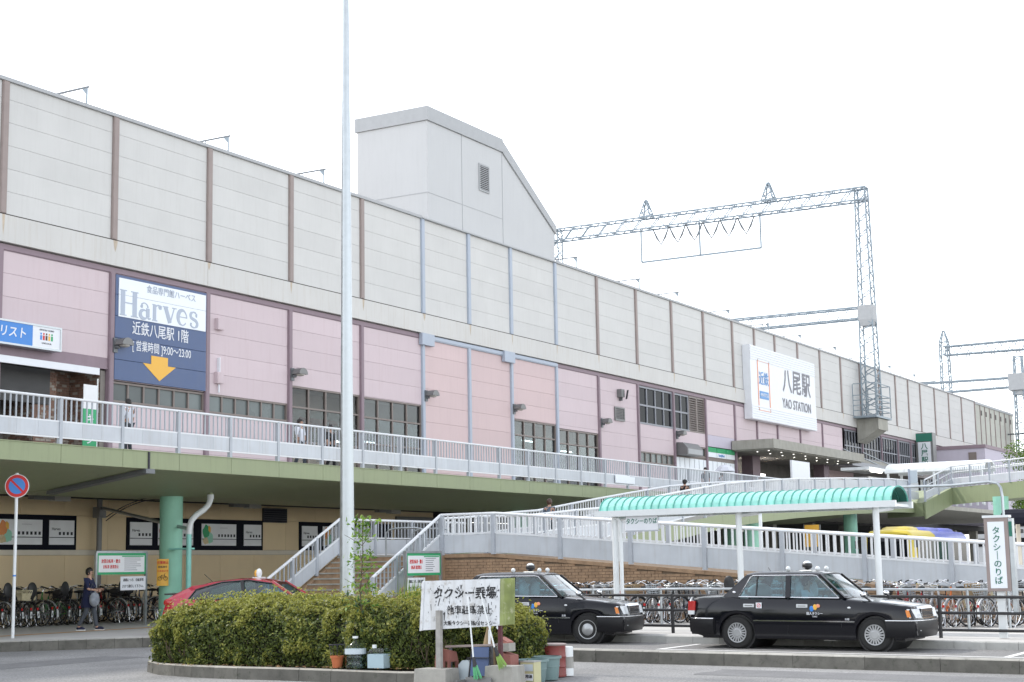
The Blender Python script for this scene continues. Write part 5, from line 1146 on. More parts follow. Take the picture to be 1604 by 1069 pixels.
        m = MB(); m.hexa([(-2.345, sg*.802, .66), (-2.21, sg*.817, .66), (-2.21, sg*.4, .66), (-2.345, sg*.4, .66)], [(-2.345, sg*.802, .738), (-2.2, sg*.817, .738), (-2.2, sg*.4, .738), (-2.345, sg*.4, .738)]); m.build('reverse_lamp', 'lamp_glass', l)
        m = MB(); m.ell((2.28, sg*.58, .40), .05, .05, .035); m.build('fog_lamp', 'lamp_glass', t, smooth=60)
        m = MB(); m.ell((1.02, sg*.838, .82), .035, .012, .018); m.build('side_repeater', 'lamp_glass', t)
        m = MB(); m.ell((-1.36, sg*.735, 1.1), .04, .02, .026); m.build('pillar_badge', 'chrome', t)
    # windscreens
    for x0, w0, z0, x1, w1, z1, nm in ((.93, .74, 1.0, .40, .62, 1.45, 'windscreen'), (-1.6, .67, 1.02, -1.12, .60, 1.455, 'rear_screen')):
        m = MB(); bow = .05*(1 if x0 > 0 else -1); secs = []
        for k in range(7): u = -1+k/3; secs.append([(x0+bow*(1-u*u), u*w0, z0), (x1+bow*.6*(1-u*u), u*w1, z1)])
        loft(secs, m, cap=False); m.build(nm, 'car_glass', t, smooth=60)
    MB().tube([(.93+.05*(1-(k/3-1)**2)+.01, (k/3-1)*.74, .998) for k in range(7)], .014, 6).build('cowl', 'car_trim', t)
    MB().bar((.96, -.4, 1.01), (.86, .2, 1.06), .015).bar((.98, .2, 1.01), (.88, .6, 1.05), .015).build('wiper', 'car_trim', t)
    # grille, plate, emblem
    m = MB(); m.box(2.21, 2.315, -.40, .40, .61, .64); m.hexa([(2.18, -.40, .80), (2.29, -.40, .80), (2.29, .40, .80), (2.18, .40, .80)], [(2.15, -.38, .845), (2.26, -.38, .845), (2.26, .38, .845), (2.15, .38, .845)]); g = m.build('grille', 'chrome', t)
    MB().box(2.2, 2.285, -.39, .39, .64, .8).build('grille_back', 'car_trim', g)
    for j in range(5): z = .66+j*.03; MB().box(2.285, 2.305-.004*j, -.39, .39, z, z+.012).build('slat', 'chrome', g)
    MB().box(2.352, 2.362, -.165, .165, .36, .525).build('number_plate', 'green_print', t); MB().box(-2.40, -2.39, -.165, .165, .65, .81).build('number_plate', 'green_print', t)
    # interior above the belt line
    for y in (-.36, .36):
        MB().ell((-.12, y, 1.12), .10, .24, .22, 12, 8).ell((-.16, y, 1.33), .06, .13, .09, 10, 8).build('front_seat', 'seat_cover', t, smooth=60)
    MB().ell((-1.1, 0, 1.1), .13, .62, .17, 14, 8).build('rear_seat', 'seat_cover', t, smooth=60)
    MB().box(.6, .92, -.7, .7, .995, 1.04).build('dashboard', 'car_trim', t); MB().tube([(.42+.06*sin(a), -.36+.18*cos(a), 1.06+.16*sin(a)) for a in [2*pi*k/16 for k in range(16)]], .014, 6, closed=True).build('steering_wheel', 'car_trim', t)
    # roof lamps
    MB().box(-.20, .05, -.14, .14, 1.50, 1.535).build('roof_lamp_base', 'chrome', t); m = MB(); m.ell((-.08, 0, 1.62), .10, .13, .085, 16, 10); rl = m.build('roof_lamp', 'car_trim', t, smooth=60); m = MB(); m.ell((-.08, 0, 1.655), .085, .11, .062, 16, 10); m.build('lamp_dome', 'lamp_glass', rl, smooth=60)
    for dx, y in ((-.33, -.42), (.22, -.25), (.22, .28)): m = MB(); m.ell((dx, y, 1.56), .05, .045, .05); m.cyl((dx, y, 1.49), (dx, y, 1.53), .02, n=8); m.build('marker_lamp', 'post_white', t, smooth=60)
    MB().cyl((-.95, .3, 1.48), (-1.02, .3, 1.58), .006, n=6).build('aerial', 'car_trim', t)
    # door mark: blue, amber and red rounded blocks, with lettering
    for c, x, z in (('sign_blue', .275, .795), ('arrow_orange', .345, .825), ('text_orange', .405, .85)):
        m = MB(); m.ell((x, -.847, z), .042, .006, .055 if c != 'text_orange' else .035, 12, 8); m.build('door_mark', c, t)
    text('個人タクシー', .062, 'sign_white', t, (.335, -.8505, .70), sx=.9, bold=.01); text('TAXI', .045, 'sign_white', t, (.335, -.8505, .645)); text('近畿', .045, 'sign_white', t, (.98, -.852, .60))
    m = MB(); m.box(-.865, -.745, -.853, -.849, .795, .905); st = m.build('sticker', 'sign_white', t); MB().bar((-.835, -.854, .82), (-.775, -.854, .88), .012, .004).tube([(-.805+.035*cos(a), -.854, .85+.035*sin(a)) for a in [2*pi*k/12 for k in range(12)]], .005, 5, closed=True).build('sticker_mark', 'text_red', st)
    return t
TP = math.atan(.012)
def place_taxi(wx_rear_y, lab, style):
    y = wx_rear_y-1.285                      # car origin lies ahead of the rear axle, heading -Y
    return make_taxi(lab, style, (29.7+.83, y, gz(y)), -pi/2, TP)
T2 = place_taxi(12.0, 'black taxi sedan with finned hubcaps in front of the shelter, the right one', 'fin')
T1 = place_taxi(15.2+2.785, 'black taxi sedan with round steel hubcaps half hidden by the hedge', 'moon'); T1.rotation_euler.z += .16; T1.location.x += .2; T1.location.y += .48
person('taxi driver in a white shirt at the wheel of the right taxi', (30.53-.36, 12.0-1.285-.02, gz(11)-.27), -pi/2, 1.66, 'cloth_white', 'cloth_slate', arms={'l': ((.1, .05, -.22), (.36, .02, -.22)), 'r': ((.1, -.05, -.22), (.36, -.02, -.22))}, seated=True)

# red hatchback taxi behind the hedge
t = thing('red_taxi', 'red hatchback taxi with roof light behind the hedge', 'taxi', (31.05, 25.15, -.02), radians(-66)); RT = t
top = [(-2.2, .75), (-2.15, 1.02), (-1.9, 1.06), (-1.2, 1.0), (.9, .98), (1.3, .95), (1.9, .8), (2.2, .66), (2.25, .5)]
car_body(t, top, (-2.2, 2.25), (-1.3, 1.4), .86, .2, 'car_red')
m = MB(); secs = []
roofc = [(-1.95, 1.14, .60), (-1.5, 1.33, .60), (-1.0, 1.44, .61), (-.4, 1.50, .62), (.0, 1.50, .62), (.35, 1.455, .61), (.55, 1.40, .60)]
for x, z, w in roofc: h = [(w+.03, z-.06), (w+.01, z-.02), (w*.8, z), (0, z+.012)]; secs.append([(x, -a, b) for a, b in h]+[(x, a, b) for a, b in h[::-1][1:]])
loft(secs, m); m.build('roof', 'car_red', t, smooth=50)
for sg in (-1, 1):
    q = [(-1.55, sg*.78, 1.02), (1.15, sg*.8, .98), (.55, sg*.63, 1.36), (-.1, sg*.645, 1.46), (-.75, sg*.64, 1.42), (-1.4, sg*.635, 1.25)]
    m = MB(); m.ext(q, (0, -sg*.01, 0)); m.build('side_window', 'car_glass', t)
    m = MB(); m.tube([q[0], q[5], q[4], q[3], q[2], q[1]], .022, 6); m.build('window_trim', 'car_trim', t, smooth=60)
    m = MB(); m.bar((-.15, sg*.8, 1.0), (-.25, sg*.645, 1.45), .05, .08, upv=Vector((1, 0, 0))); m.build('centre_pillar', 'car_trim', t)
    m = MB(); m.ext([(-1.55, sg*.785, 1.0), (-1.4, sg*.64, 1.25), (-.75, sg*.645, 1.43), (-1.5, sg*.64, 1.34), (-2.0, sg*.62, 1.12), (-2.12, sg*.74, 1.02)], (0, -sg*.02, 0)); m.build('rear_quarter', 'car_red', t)
    m = MB(); m.ell((-2.06, sg*.76, .95), .12, .08, .10); m.build('tail_lamp', 'tail_red', t)
    m = MB(); m.bar((1.2, sg*.8, .97), (.5, sg*.62, 1.42), .05, .06); m.build('front_pillar', 'car_red', t)
MB().quad((1.2, -.78, .97), (1.2, .78, .97), (.55, .6, 1.41), (.55, -.6, 1.41)).build('windscreen', 'car_glass', t); MB().quad((-2.1, -.7, 1.04), (-2.1, .7, 1.04), (-1.95, .6, 1.13), (-1.95, -.6, 1.13)).build('rear_screen', 'dark_glass', t)
MB().box(-2.22, -1.9, -.58, .58, 1.13, 1.17).build('spoiler', 'car_trim', t)
for y in (-.36, .36): MB().ell((-.1, y, 1.1), .12, .24, .22, 12, 8).build('front_seat', 'seat_dark', t, smooth=60)
MB().box(-.12, .12, -.2, .2, 1.5, 1.53).ell((0, 0, 1.62), .06, .2, .12).build('roof_sign', 'post_white', t, smooth=50); MB().ell((-.04, -.1, 1.62), .05, .08, .09).build('roof_sign_mark', 'arrow_orange', t)
MB().cyl((-1.2, .2, 1.40), (-1.45, .2, 1.62), .008, n=6).build('aerial', 'car_trim', t)
ty, cap_, rim_ = wheel_parts('fin')
for x in (-1.3, 1.4):
    for sg in (-1, 1): w = inst('wheel', ty, t, (x, sg*.75, .315), (0, 0, 0 if sg < 0 else pi)); inst('hubcap', cap_, w)
M('bus_yellow', (.62,.48,.05), .35, var=.05); M('bus_blue', (.13,.15,.52), .35, var=.05)
BS = thing('city_bus', 'yellow and blue city bus under the green deck', 'bus', (79.3, 22.1, .15)); BO2 = (79.3, 21.7, .15)
def bsec(x, i=0., top=3.12): return [(x, 20.5+i, .42), (x, 20.45+i, 1.2), (x, 20.50+i, 2.6), (x, 20.58+i, 2.88), (x, 20.8+i*.5, top-.05), (x, 21.2, top), (x, 21.7, top+.02), (x, 22.2, top), (x, 22.6-i*.5, top-.05), (x, 22.82-i, 2.88), (x, 22.9-i, 2.6), (x, 22.95-i, 1.2), (x, 22.9-i, .42)]
m = MB(); loft([bsec(74.0, .10, 2.98), bsec(74.08, .03, 3.06), bsec(74.3), bsec(78.2)], m); m.build('front_body', 'bus_yellow', BS, BO2, smooth=40)
m = MB(); loft([bsec(78.21), bsec(84.3), bsec(84.45, .05, 3.06), bsec(84.5, .12, 2.98)], m); m.build('rear_body', 'bus_blue', BS, BO2, smooth=40)
MB().hexa([(73.96, 20.66, 1.25), (74.02, 20.66, 1.25), (74.02, 22.74, 1.25), (73.96, 22.74, 1.25)], [(73.99, 20.74, 2.86), (74.05, 20.74, 2.86), (74.05, 22.66, 2.86), (73.99, 22.66, 2.86)]).build('windscreen', 'dark_glass', BS, BO2)
MB().box(73.94, 73.99, 21.0, 22.4, 2.56, 2.82).build('destination_display', 'text_dark', BS, BO2); text('51', .2, 'arrow_orange', BS, (73.93-79.3, .45, 2.69-.15), FACE_X, bold=.02)
MB().box(73.93, 74.05, 20.55, 22.85, .42, .62).build('bumper', 'bus_blue', BS, BO2); MB().box(73.97, 74.03, 20.6, 22.8, .85, 1.05).build('blue_band', 'bus_blue', BS, BO2)
for y in (20.8, 22.6): MB().ell((73.97, y, .74), .05, .14, .1).build('headlight', 'lamp_glass', BS, BO2, smooth=60)
for y, s_ in ((20.4, -1), (23.0, 1)): MB().tube([(74.05, y, 2.7), (73.8, y+s_*.12, 2.65)], .02, 6).box(73.74, 73.84, y+s_*.12-.09, y+s_*.12+.09, 2.25, 2.62).build('mirror', 'car_trim', BS, BO2)
for k in range(6): MB().box(74.7+k*1.6, 76.2+k*1.6, 20.42, 20.5, 1.5, 2.62).build('side_window', 'dark_glass', BS, BO2)
for x0, x1, c in ((75.2, 77.0, 'bus_yellow'), (77.9, 80.8, 'bus_blue'), (81.2, 83.6, 'bus_blue')):
    m = MB(); loft([[(x, 20.95+i, 3.08), (x, 21.05+i, 3.08+h*.7), (x, 21.25+i, 3.08+h), (x, 22.15-i, 3.08+h), (x, 22.35-i, 3.08+h*.7), (x, 22.45-i, 3.08)] for x, i, h in ((x0, .1, .08), (x0+.25, 0, .2), (x1-.25, 0, .2), (x1, .1, .08))], m); m.build('roof_unit', c, BS, BO2, smooth=40)
tyb = MB().lathe([(0, -.14), (.3, -.14), (.46, -.14), (.48, -.1), (.48, .1), (.46, .14), (0, .14)], 24, ax='y').mesh('wheel', 'tyre', smooth=40)
for x in (76.2, 81.8):
    for y in (20.62, 22.78): inst('wheel', tyb, BS, (x-79.3, y-21.7, .33))

# ================================================================ GREENERY
import numpy as np
from mathutils import noise as mn
rng = np.random.default_rng(11)
def leaf_mesh(name, P, N, size, mats, mi=None, aspect=.55, tilt=.9):
    """leaf-shaped quads at points P with rough normals N"""
    n = len(P); d = rng.normal(size=(n, 3))*tilt+N; d /= np.linalg.norm(d, axis=1)[:, None]
    a = np.cross(d, rng.normal(size=(n, 3))); a /= np.linalg.norm(a, axis=1)[:, None]; b = np.cross(d, a)
    s = (size*rng.uniform(.6, 1.3, n))[:, None]
    v = np.stack([P-a*s, P+b*s*aspect-a*s*.1+d*s*.12, P+a*s, P-b*s*aspect-a*s*.1+d*s*.12], 1).reshape(-1, 3)
    me = bpy.data.meshes.new(name); me.vertices.add(4*n); me.vertices.foreach_set('co', v.astype(np.float32).ravel())
    me.loops.add(4*n); me.loops.foreach_set('vertex_index', np.arange(4*n, dtype=np.int32)); me.polygons.add(n)
    me.polygons.foreach_set('loop_start', np.arange(0, 4*n, 4, dtype=np.int32)); me.polygons.foreach_set('loop_total', np.full(n, 4, dtype=np.int32))
    for m in mats: me.materials.append(MAT[m])
    if mi is not None: me.polygons.foreach_set('material_index', mi.astype(np.int32))
    me.update(calc_edges=True); me.validate(); return me
HG = thing('clipped_hedge', 'clipped green hedge filling the kerbed island in the foreground', 'hedge', (21.8, 16.3, .1)); HC = np.array([21.8, 15.92, .34]); HR = np.array([1.2, 3.6, .80])
def hedge_pt(x, y, z):
    """push a point of the unit cube surface out to a lumpy rounded block"""
    e = 3.9; s = (abs(x)**e+abs(y)**e+abs(z)**e)**(-1/e); u = Vector((x*s, y*s, z*s))
    g = Vector((abs(u.x)**(e-1)*(1 if u.x > 0 else -1)/HR[0], abs(u.y)**(e-1)*(1 if u.y > 0 else -1)/HR[1], abs(u.z)**(e-1)*(1 if u.z > 0 else -1)/HR[2])).normalized()
    p = Vector((u.x*HR[0], u.y*HR[1], u.z*HR[2])); q = p+Vector((HC[0], HC[1], HC[2]))
    n1 = mn.noise(q*1.3); n2 = mn.noise(q*3.6+Vector((7, 3, 1))); n3 = mn.noise(q*8+Vector((1, 9, 4)))
    return p+g*(.13*n1+.12*n2+.06*n3), g, n2+.5*n1+.6*n3
pts, nrm, tone = [], [], []
NL = 150000; A3 = np.array([HR[1]*HR[2]*2, HR[0]*HR[2]*2, HR[0]*HR[1]]); A3 = A3/A3.sum()
ff = rng.choice(3, NL, p=A3); uu = rng.uniform(-1, 1, (NL, 2)); sg_ = rng.choice([-1., 1.], NL); dd = rng.random(NL)**2; jj = rng.normal(size=NL)*.25
for i in range(NL):
    a, b, s_ = uu[i, 0], uu[i, 1], sg_[i]
    x, y, z = (s_, a, b*.7+.28) if ff[i] == 0 else ((a, s_, b*.7+.28) if ff[i] == 1 else (a, b, 1.))
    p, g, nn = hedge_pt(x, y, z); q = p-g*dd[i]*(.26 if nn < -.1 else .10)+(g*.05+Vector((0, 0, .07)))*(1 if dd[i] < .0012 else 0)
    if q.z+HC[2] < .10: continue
    pts.append((q.x+HC[0]-21.8, q.y+HC[1]-16.3, q.z+HC[2]-.1)); nrm.append((g.x, g.y, g.z+.3)); tone.append(nn*.8+jj[i]+g.z*.75-.15)  # tone paints light into the leaves: paler on top, darker on sides and hollows
P = np.array(pts); Nn = np.array(nrm); tn = np.array(tone)
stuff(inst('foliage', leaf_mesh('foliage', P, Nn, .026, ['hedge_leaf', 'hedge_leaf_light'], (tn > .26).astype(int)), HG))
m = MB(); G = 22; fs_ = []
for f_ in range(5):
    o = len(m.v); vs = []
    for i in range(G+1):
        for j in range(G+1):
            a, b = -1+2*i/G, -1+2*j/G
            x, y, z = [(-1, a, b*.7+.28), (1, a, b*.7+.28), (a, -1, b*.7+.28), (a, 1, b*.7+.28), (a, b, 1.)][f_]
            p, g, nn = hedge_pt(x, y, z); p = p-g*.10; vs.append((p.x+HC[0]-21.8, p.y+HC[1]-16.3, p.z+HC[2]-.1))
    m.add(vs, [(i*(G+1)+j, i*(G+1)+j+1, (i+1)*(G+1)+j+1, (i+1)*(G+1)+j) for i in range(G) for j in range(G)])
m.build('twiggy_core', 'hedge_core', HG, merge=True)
m = MB()
for i in range(60):
    y = random.uniform(12.7, 18.9)-16.3; x = 20.72-21.8; k = random.uniform(-.25, .25); m.tube([(x+.12, y, .0), (x-.02, y+k*.5, random.uniform(.12, .3)), (x-.05, y+k, random.uniform(.32, .5))], [.011, .008, .004], 5)
stuff(m.build('branches', 'twig', HG))
m = MB(); pp, nv = [], []          # stray shoots standing proud of the clipped top
for i in range(70):
    p, g, nn = hedge_pt(random.uniform(-.9, .9), random.uniform(-.95, .95), 1.); b0 = Vector((p.x+HC[0]-21.8, p.y+HC[1]-16.3, p.z+HC[2]-.1-.05)); h = random.uniform(.1, .22); tp = b0+Vector((random.uniform(-.05, .05), random.uniform(-.06, .06), h)); m.tube([b0, tp], [.004, .002], 4)
    for j in range(7): q = b0.lerp(tp, .35+.65*j/6); pp.append((q.x+random.uniform(-.025, .025), q.y+random.uniform(-.03, .03), q.z)); nv.append((0, 0, 1.))
stuff(m.build('shoots', 'twig', HG)); stuff(inst('shoot_leaves', leaf_mesh('shoot_leaves', np.array(pp), np.array(nv), .026, ['hedge_leaf_light']), HG))
pp = [(random.uniform(20.28, 20.7)-21.8, random.uniform(13.2, 18.8)-16.3, .02) for _ in range(260)]; M('dead_leaf', (.22,.13,.06), .9, var=.3, scale=20); stuff(inst('dead_leaves', leaf_mesh('dead_leaves', np.array(pp), np.tile([0, 0, 1.], (260, 1)), .025, ['dead_leaf'], tilt=.25), HG))
# island kerb
isl = [(23.3, 20.1), (22.2, 20.2), (21.3, 19.75), (20.75, 19.0), (20.35, 17.9), (20.2, 16.8), (20.2, 13.7), (20.4, 13.1), (21.0, 12.85), (22.5, 12.9), (23.1, 13.3), (23.35, 13.9), (23.4, 19.6), (23.3, 20.1)]
m = MB(); m.add([(x+.1*(1 if x < 21.8 else -1), y+.1*(1 if y < 16 else -1), .06) for x, y in isl[:-1]], [tuple(range(len(isl)-1))]); IS = struct(m.build('planting_island', 'soil'))
M('island_kerb', (.33,.315,.28), .92, var=.2, scale=4, rnd=.12, bump=.5, bscale=30, spots=.5, dirt=(.20,.12,.06))
M('kerb_side_pale', (.22,.205,.18), .95, var=.25, scale=5, rnd=.1, bump=.4, bscale=30, spots=.6, dirt=(.15,.08,.035))
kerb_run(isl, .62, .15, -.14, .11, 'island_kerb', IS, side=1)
# strip that levels the taxi lane with the forecourt
m = MB(); m.quad((25.55, 15.3, -.085), (26.44, 15.3, .001), (26.44, 24, .001), (25.55, 24, -.085)); struct(m.build('forecourt_ramp', 'asphalt'))
# weedy shrub with a bare stem in front of the hedge
t = thing('leafy_sapling', 'tall thin leafy sapling rising in front of the hedge beside the steel pole', 'plant', (20.75, 14.72, .06))
m = MB(); m.tube([(0, 0, 0), (.02, .0, .6), (-.01, .03, 1.2), (.02, .0, 1.8), (.0, -.01, 2.42)], [.016, .014, .011, .008, .004], 6)
pp, nnv = [], []
for i in range(620):
    z = random.uniform(.15, 2.45); r = (.34 if z < 1.2 else .30*(1-(z-1.2)/2.0))*random.random()**.6+.02; a = random.uniform(0, 2*pi)
    if random.random() < .35: z = random.choice([.45, .62, 1.05, 1.3, 1.62, 1.75, 2.05, 2.35])+random.uniform(-.06, .06)
    pp.append((r*cos(a)*.7, r*sin(a), z)); nnv.append((cos(a)*.3, sin(a)*.3, .9))
for z in (.5, .8, 1.1, 1.35, 1.6, 1.8, 2.05):
    for s in (-1, 1): a = random.uniform(0, pi); m.tube([(0, 0, z-.1), (s*.1*cos(a), s*.12*sin(a)+s*.05, z), (s*.2*cos(a), s*.26*sin(a)+s*.06, z+.08)], [.006, .005, .003], 5)
m.build('stem', 'twig', t)
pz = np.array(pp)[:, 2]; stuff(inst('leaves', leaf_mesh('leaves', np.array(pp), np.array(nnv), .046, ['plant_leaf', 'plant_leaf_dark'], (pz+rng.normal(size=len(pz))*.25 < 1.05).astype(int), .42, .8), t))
t = thing('weeds', 'tuft of tall green weeds behind the white noticeboard', 'weeds', (22.0, 14.5, 1.0)); m = MB()
for i in range(60): x, y = random.uniform(-.2, .3), random.uniform(-.35, .3); h = random.uniform(.3, .58); d = random.uniform(-.1, .1); m.add([(x, y-.008, 0), (x, y+.008, 0), (x+d*.5, y+d*.6+.006, h*.6), (x+d, y+d*1.2, h)], [(0, 1, 2, 3)])
stuff(m.build('blades', 'plant_leaf', t))
def tree(label, loc, h, r, n, trunk_r=.2):
    t = thing('tree', label, 'tree', loc); m = MB(); m.tube([(0, 0, 0), (.1, .05, h*.35), (.0, .1, h*.6), (.1, 0, h*.85)], [trunk_r, trunk_r*.8, trunk_r*.5, .04], 8)
    cl = []
    for i in range(9): a = random.uniform(0, 2*pi); c = Vector((r*.55*cos(a)*random.random(), r*.55*sin(a)*random.random(), h*random.uniform(.5, .92))); cl.append((c, r*random.uniform(.35, .6))); m.tube([(0, 0, h*.4), c*.6+Vector((0, 0, h*.2)), c], [trunk_r*.5, trunk_r*.25, .02], 5)
    m.build('trunk', 'twig', t); pp, nv = [], []
    for i in range(n):
        c, cr = random.choice(cl); d = Vector((random.gauss(0, 1), random.gauss(0, 1), random.gauss(0, 1))).normalized(); pp.append(c+d*cr*random.random()**.35); nv.append(d)
    stuff(inst('crown', leaf_mesh('crown', np.array([tuple(p) for p in pp]), np.array([tuple(d) for d in nv]), .085, ['tree_leaf']), t)); return t
tree('bright green tree top above the footbridge at the right edge', (117.0, 24.3, .15), 9.8, 2.3, 9000); tree('small green tree under the footbridge at the right edge', (74.0, 15.2, .15), 5.3, 1.0, 5000, .1)

# ================================================================ BICYCLES
CC = {'silver': (.50,.51,.52), 'black': (.02,.02,.022), 'red': (.42,.02,.025), 'blue': (.05,.20,.52), 'orange': (.68,.16,.02), 'cream': (.55,.49,.32), 'green': (.08,.32,.08), 'navy': (.03,.04,.10), 'white': (.62,.63,.62), 'brown': (.14,.06,.04)}
for n, c in CC.items(): M('bike_'+n, c, .3, .35 if n == 'silver' else 0., var=.08, scale=9)
wr = .325
def stuffless(g, c): return g.mesh('mudguard', 'bike_'+c, smooth=60)
TY = MB().tube([(wr*cos(a), 0, wr*sin(a)) for a in [2*pi*k/28 for k in range(28)]], .019, 6, closed=True).mesh('tyre', 'tyre', smooth=60)
RM_ = MB().tube([((wr-.022)*cos(a), 0, (wr-.022)*sin(a)) for a in [2*pi*k/28 for k in range(28)]], .012, 5, closed=True).mesh('rim', 'chrome', smooth=60)
sp = MB(); sp.cyl((0, -.045, 0), (0, .045, 0), .022, n=8)
for k in range(16): a = 2*pi*k/16; sp.bar((.02*cos(a+.6), .03*(1 if k % 2 else -1), .02*sin(a+.6)), ((wr-.03)*cos(a), 0, (wr-.03)*sin(a)), .004)
SPK = sp.mesh('spokes', 'chrome')
def frame_mesh(c):
    m = MB(); m.tube([(.44, 0, .78), (.40, 0, .62), (.10, 0, .34), (-.02, 0, .30)], .021, 8); m.tube([(-.12, 0, .80), (-.02, 0, .28)], .018, 8); m.tube([(.42, 0, .66), (.1, 0, .42), (-.07, 0, .5)], .016, 8)
    for s in (-1, 1): m.tube([(-.02, s*.03, .28), (-.53, s*.055, .335)], .011, 6); m.tube([(-.1, s*.02, .68), (-.53, s*.055, .335)], .009, 6); m.tube([(.46, s*.03, .72), (.50, s*.055, .6), (.58, s*.055, .335)], .013, 6)
    m.tube([(.46, 0, .72), (.43, 0, .92)], .018, 8)
    return m.mesh('frame', 'bike_'+c, smooth=60)
FRM = {c: frame_mesh(c) for c in CC}
GRD = {}
for cx0 in (-.53, .58):
    gd = MB()
    a0, a1 = (20, 200) if cx0 < 0 else (20, 170)
    gd.tube([(cx0+(wr+.035)*cos(radians(a)), 0, (.335)+(wr+.035)*sin(radians(a))) for a in range(a0, a1+1, 18)], .024, 6)
    for c in ('silver', 'black'): GRD[c, cx0] = stuffless(gd, c)
hb = MB(); hb.tube([(.16, -.27, 1.02), (.26, -.27, 1.045), (.36, -.22, 1.06), (.42, -.08, 1.0), (.43, 0, .96), (.42, .08, 1.0), (.36, .22, 1.06), (.26, .27, 1.045), (.16, .27, 1.02)], .011, 6); hb.tube([(.43, 0, .9), (.43, 0, .98)], .014, 6)
for s in (-1, 1): hb.tube([(.33, s*.235, 1.03), (.22, s*.23, 1.0)], .006, 5)
HB = hb.mesh('handlebar', 'chrome', smooth=60); gp = MB()
for s in (-1, 1): gp.tube([(.15, s*.27, 1.018), (.27, s*.27, 1.046)], .017, 7)
GRP = gp.mesh('grip', 'tyre', smooth=60); GRL = MB().tube([(.15, .27, 1.018), (.27, .27, 1.046)], .017, 7).mesh('grip', 'tyre', smooth=60); GRR = MB().tube([(.15, -.27, 1.018), (.27, -.27, 1.046)], .017, 7).mesh('grip', 'tyre', smooth=60)
sd_ = MB(); sd_.ell((-.17, 0, .90), .14, .085, .04, 12, 8, fn=lambda p: 1 if p.x < .2 else .95); sd_.ell((-.04, 0, .895), .09, .03, .03, 10, 6); sd_.cyl((-.13, 0, .72), (-.14, 0, .88), .013, n=6); SDL = sd_.mesh('saddle', 'tyre', smooth=60); SDB = sd_.mesh('saddle', 'bike_brown', smooth=60)
def basket_mesh(mat, solid=False):
    m = MB(); c = [(.50, -.16), (.78, -.18), (.78, .18), (.50, .16)]; b = [(.54, -.11), (.70, -.12), (.70, .12), (.54, .11)]
    n = 3 if solid else 5
    for k in range(n+1):
        f = k/n; ring = [(b[i][0]+(c[i][0]-b[i][0])*f, b[i][1]+(c[i][1]-b[i][1])*f, .72+.26*f) for i in range(4)]; m.tube(ring, .007 if not solid else .012, 4, closed=True)
    for i in range(4):
        p, q = (b[i], c[i]), (b[(i+1) % 4], c[(i+1) % 4])
        for j in range(5):
            t_ = j/5; m.bar((p[0][0]+(q[0][0]-p[0][0])*t_, p[0][1]+(q[0][1]-p[0][1])*t_, .72), (p[1][0]+(q[1][0]-p[1][0])*t_, p[1][1]+(q[1][1]-p[1][1])*t_, .98), .008 if not solid else .02)
    m.add([(x, y, .72) for x, y in b], [(0, 1, 2, 3)])
    if solid:
        for i in range(4): m.add([(b[i][0], b[i][1], .72), (b[(i+1) % 4][0], b[(i+1) % 4][1], .72), (c[(i+1) % 4][0], c[(i+1) % 4][1], .9), (c[i][0], c[i][1], .9)], [(0, 1, 2, 3)])
    return m.mesh('basket', mat)
BK = {'wire': basket_mesh('galvanised'), 'black': basket_mesh('car_trim'), 'cream': basket_mesh('bike_cream', True), 'white': basket_mesh('bike_white', True), 'brown': basket_mesh('cloth_khaki', True), 'dark': basket_mesh('seat_dark', True)}
rk = MB(); 
for s in (-1, 1): rk.tube([(-.12, s*.05, .62), (-.3, s*.06, .70), (-.72, s*.06, .70)], .007, 5); rk.tube([(-.53, s*.07, .335), (-.6, s*.06, .70)], .006, 5); rk.tube([(-.53, s*.09, .335), (-.62, s*.1, .02)], .009, 5)
for k in range(5): rk.bar((-.3-k*.1, -.06, .7), (-.3-k*.1, .06, .7), .008)
rk.tube([(-.62, -.1, .02), (-.62, .1, .02)], .009, 5); RCK = rk.mesh('rear_rack', 'chrome', smooth=60)
cr = MB(); cr.lathe([(0, .05), (.085, .05), (.085, .058), (0, .058)], 18, (-.02, 0, .28), 'y'); cr.bar((-.02, .07, .28), (.09, .07, .15), .014); cr.box(.04, .14, .07, .15, .135, .16); cr.bar((-.02, -.07, .28), (-.13, -.07, .41), .014); cr.box(-.18, -.08, -.15, -.07, .40, .425); cr.bar((-.02, .055, .365), (-.53, .055, .37), .008); cr.bar((-.02, .055, .195), (-.53, .055, .30), .008); CRK = cr.mesh('crank', 'steel_dark')
RFL = MB().box(-.89, -.875, -.03, .03, .46, .52).mesh('reflector', 'tail_red')
PLT = MB().box(-.905, -.895, -.028, .028, .25, .42).mesh('white_flap', 'post_white')
cs_ = MB(); cs_.ell((-.5, 0, .78), .17, .15, .06, 12, 8); cs_.ell((-.69, 0, .99), .055, .15, .21, 12, 10); cs_.cyl((-.66, 0, .7), (-.68, 0, .85), .03, n=8)
for s in (-1, 1): cs_.ell((-.54, s*.15, .88), .16, .025, .09, 10, 8)
CSEAT = cs_.mesh('child_seat', 'car_trim')
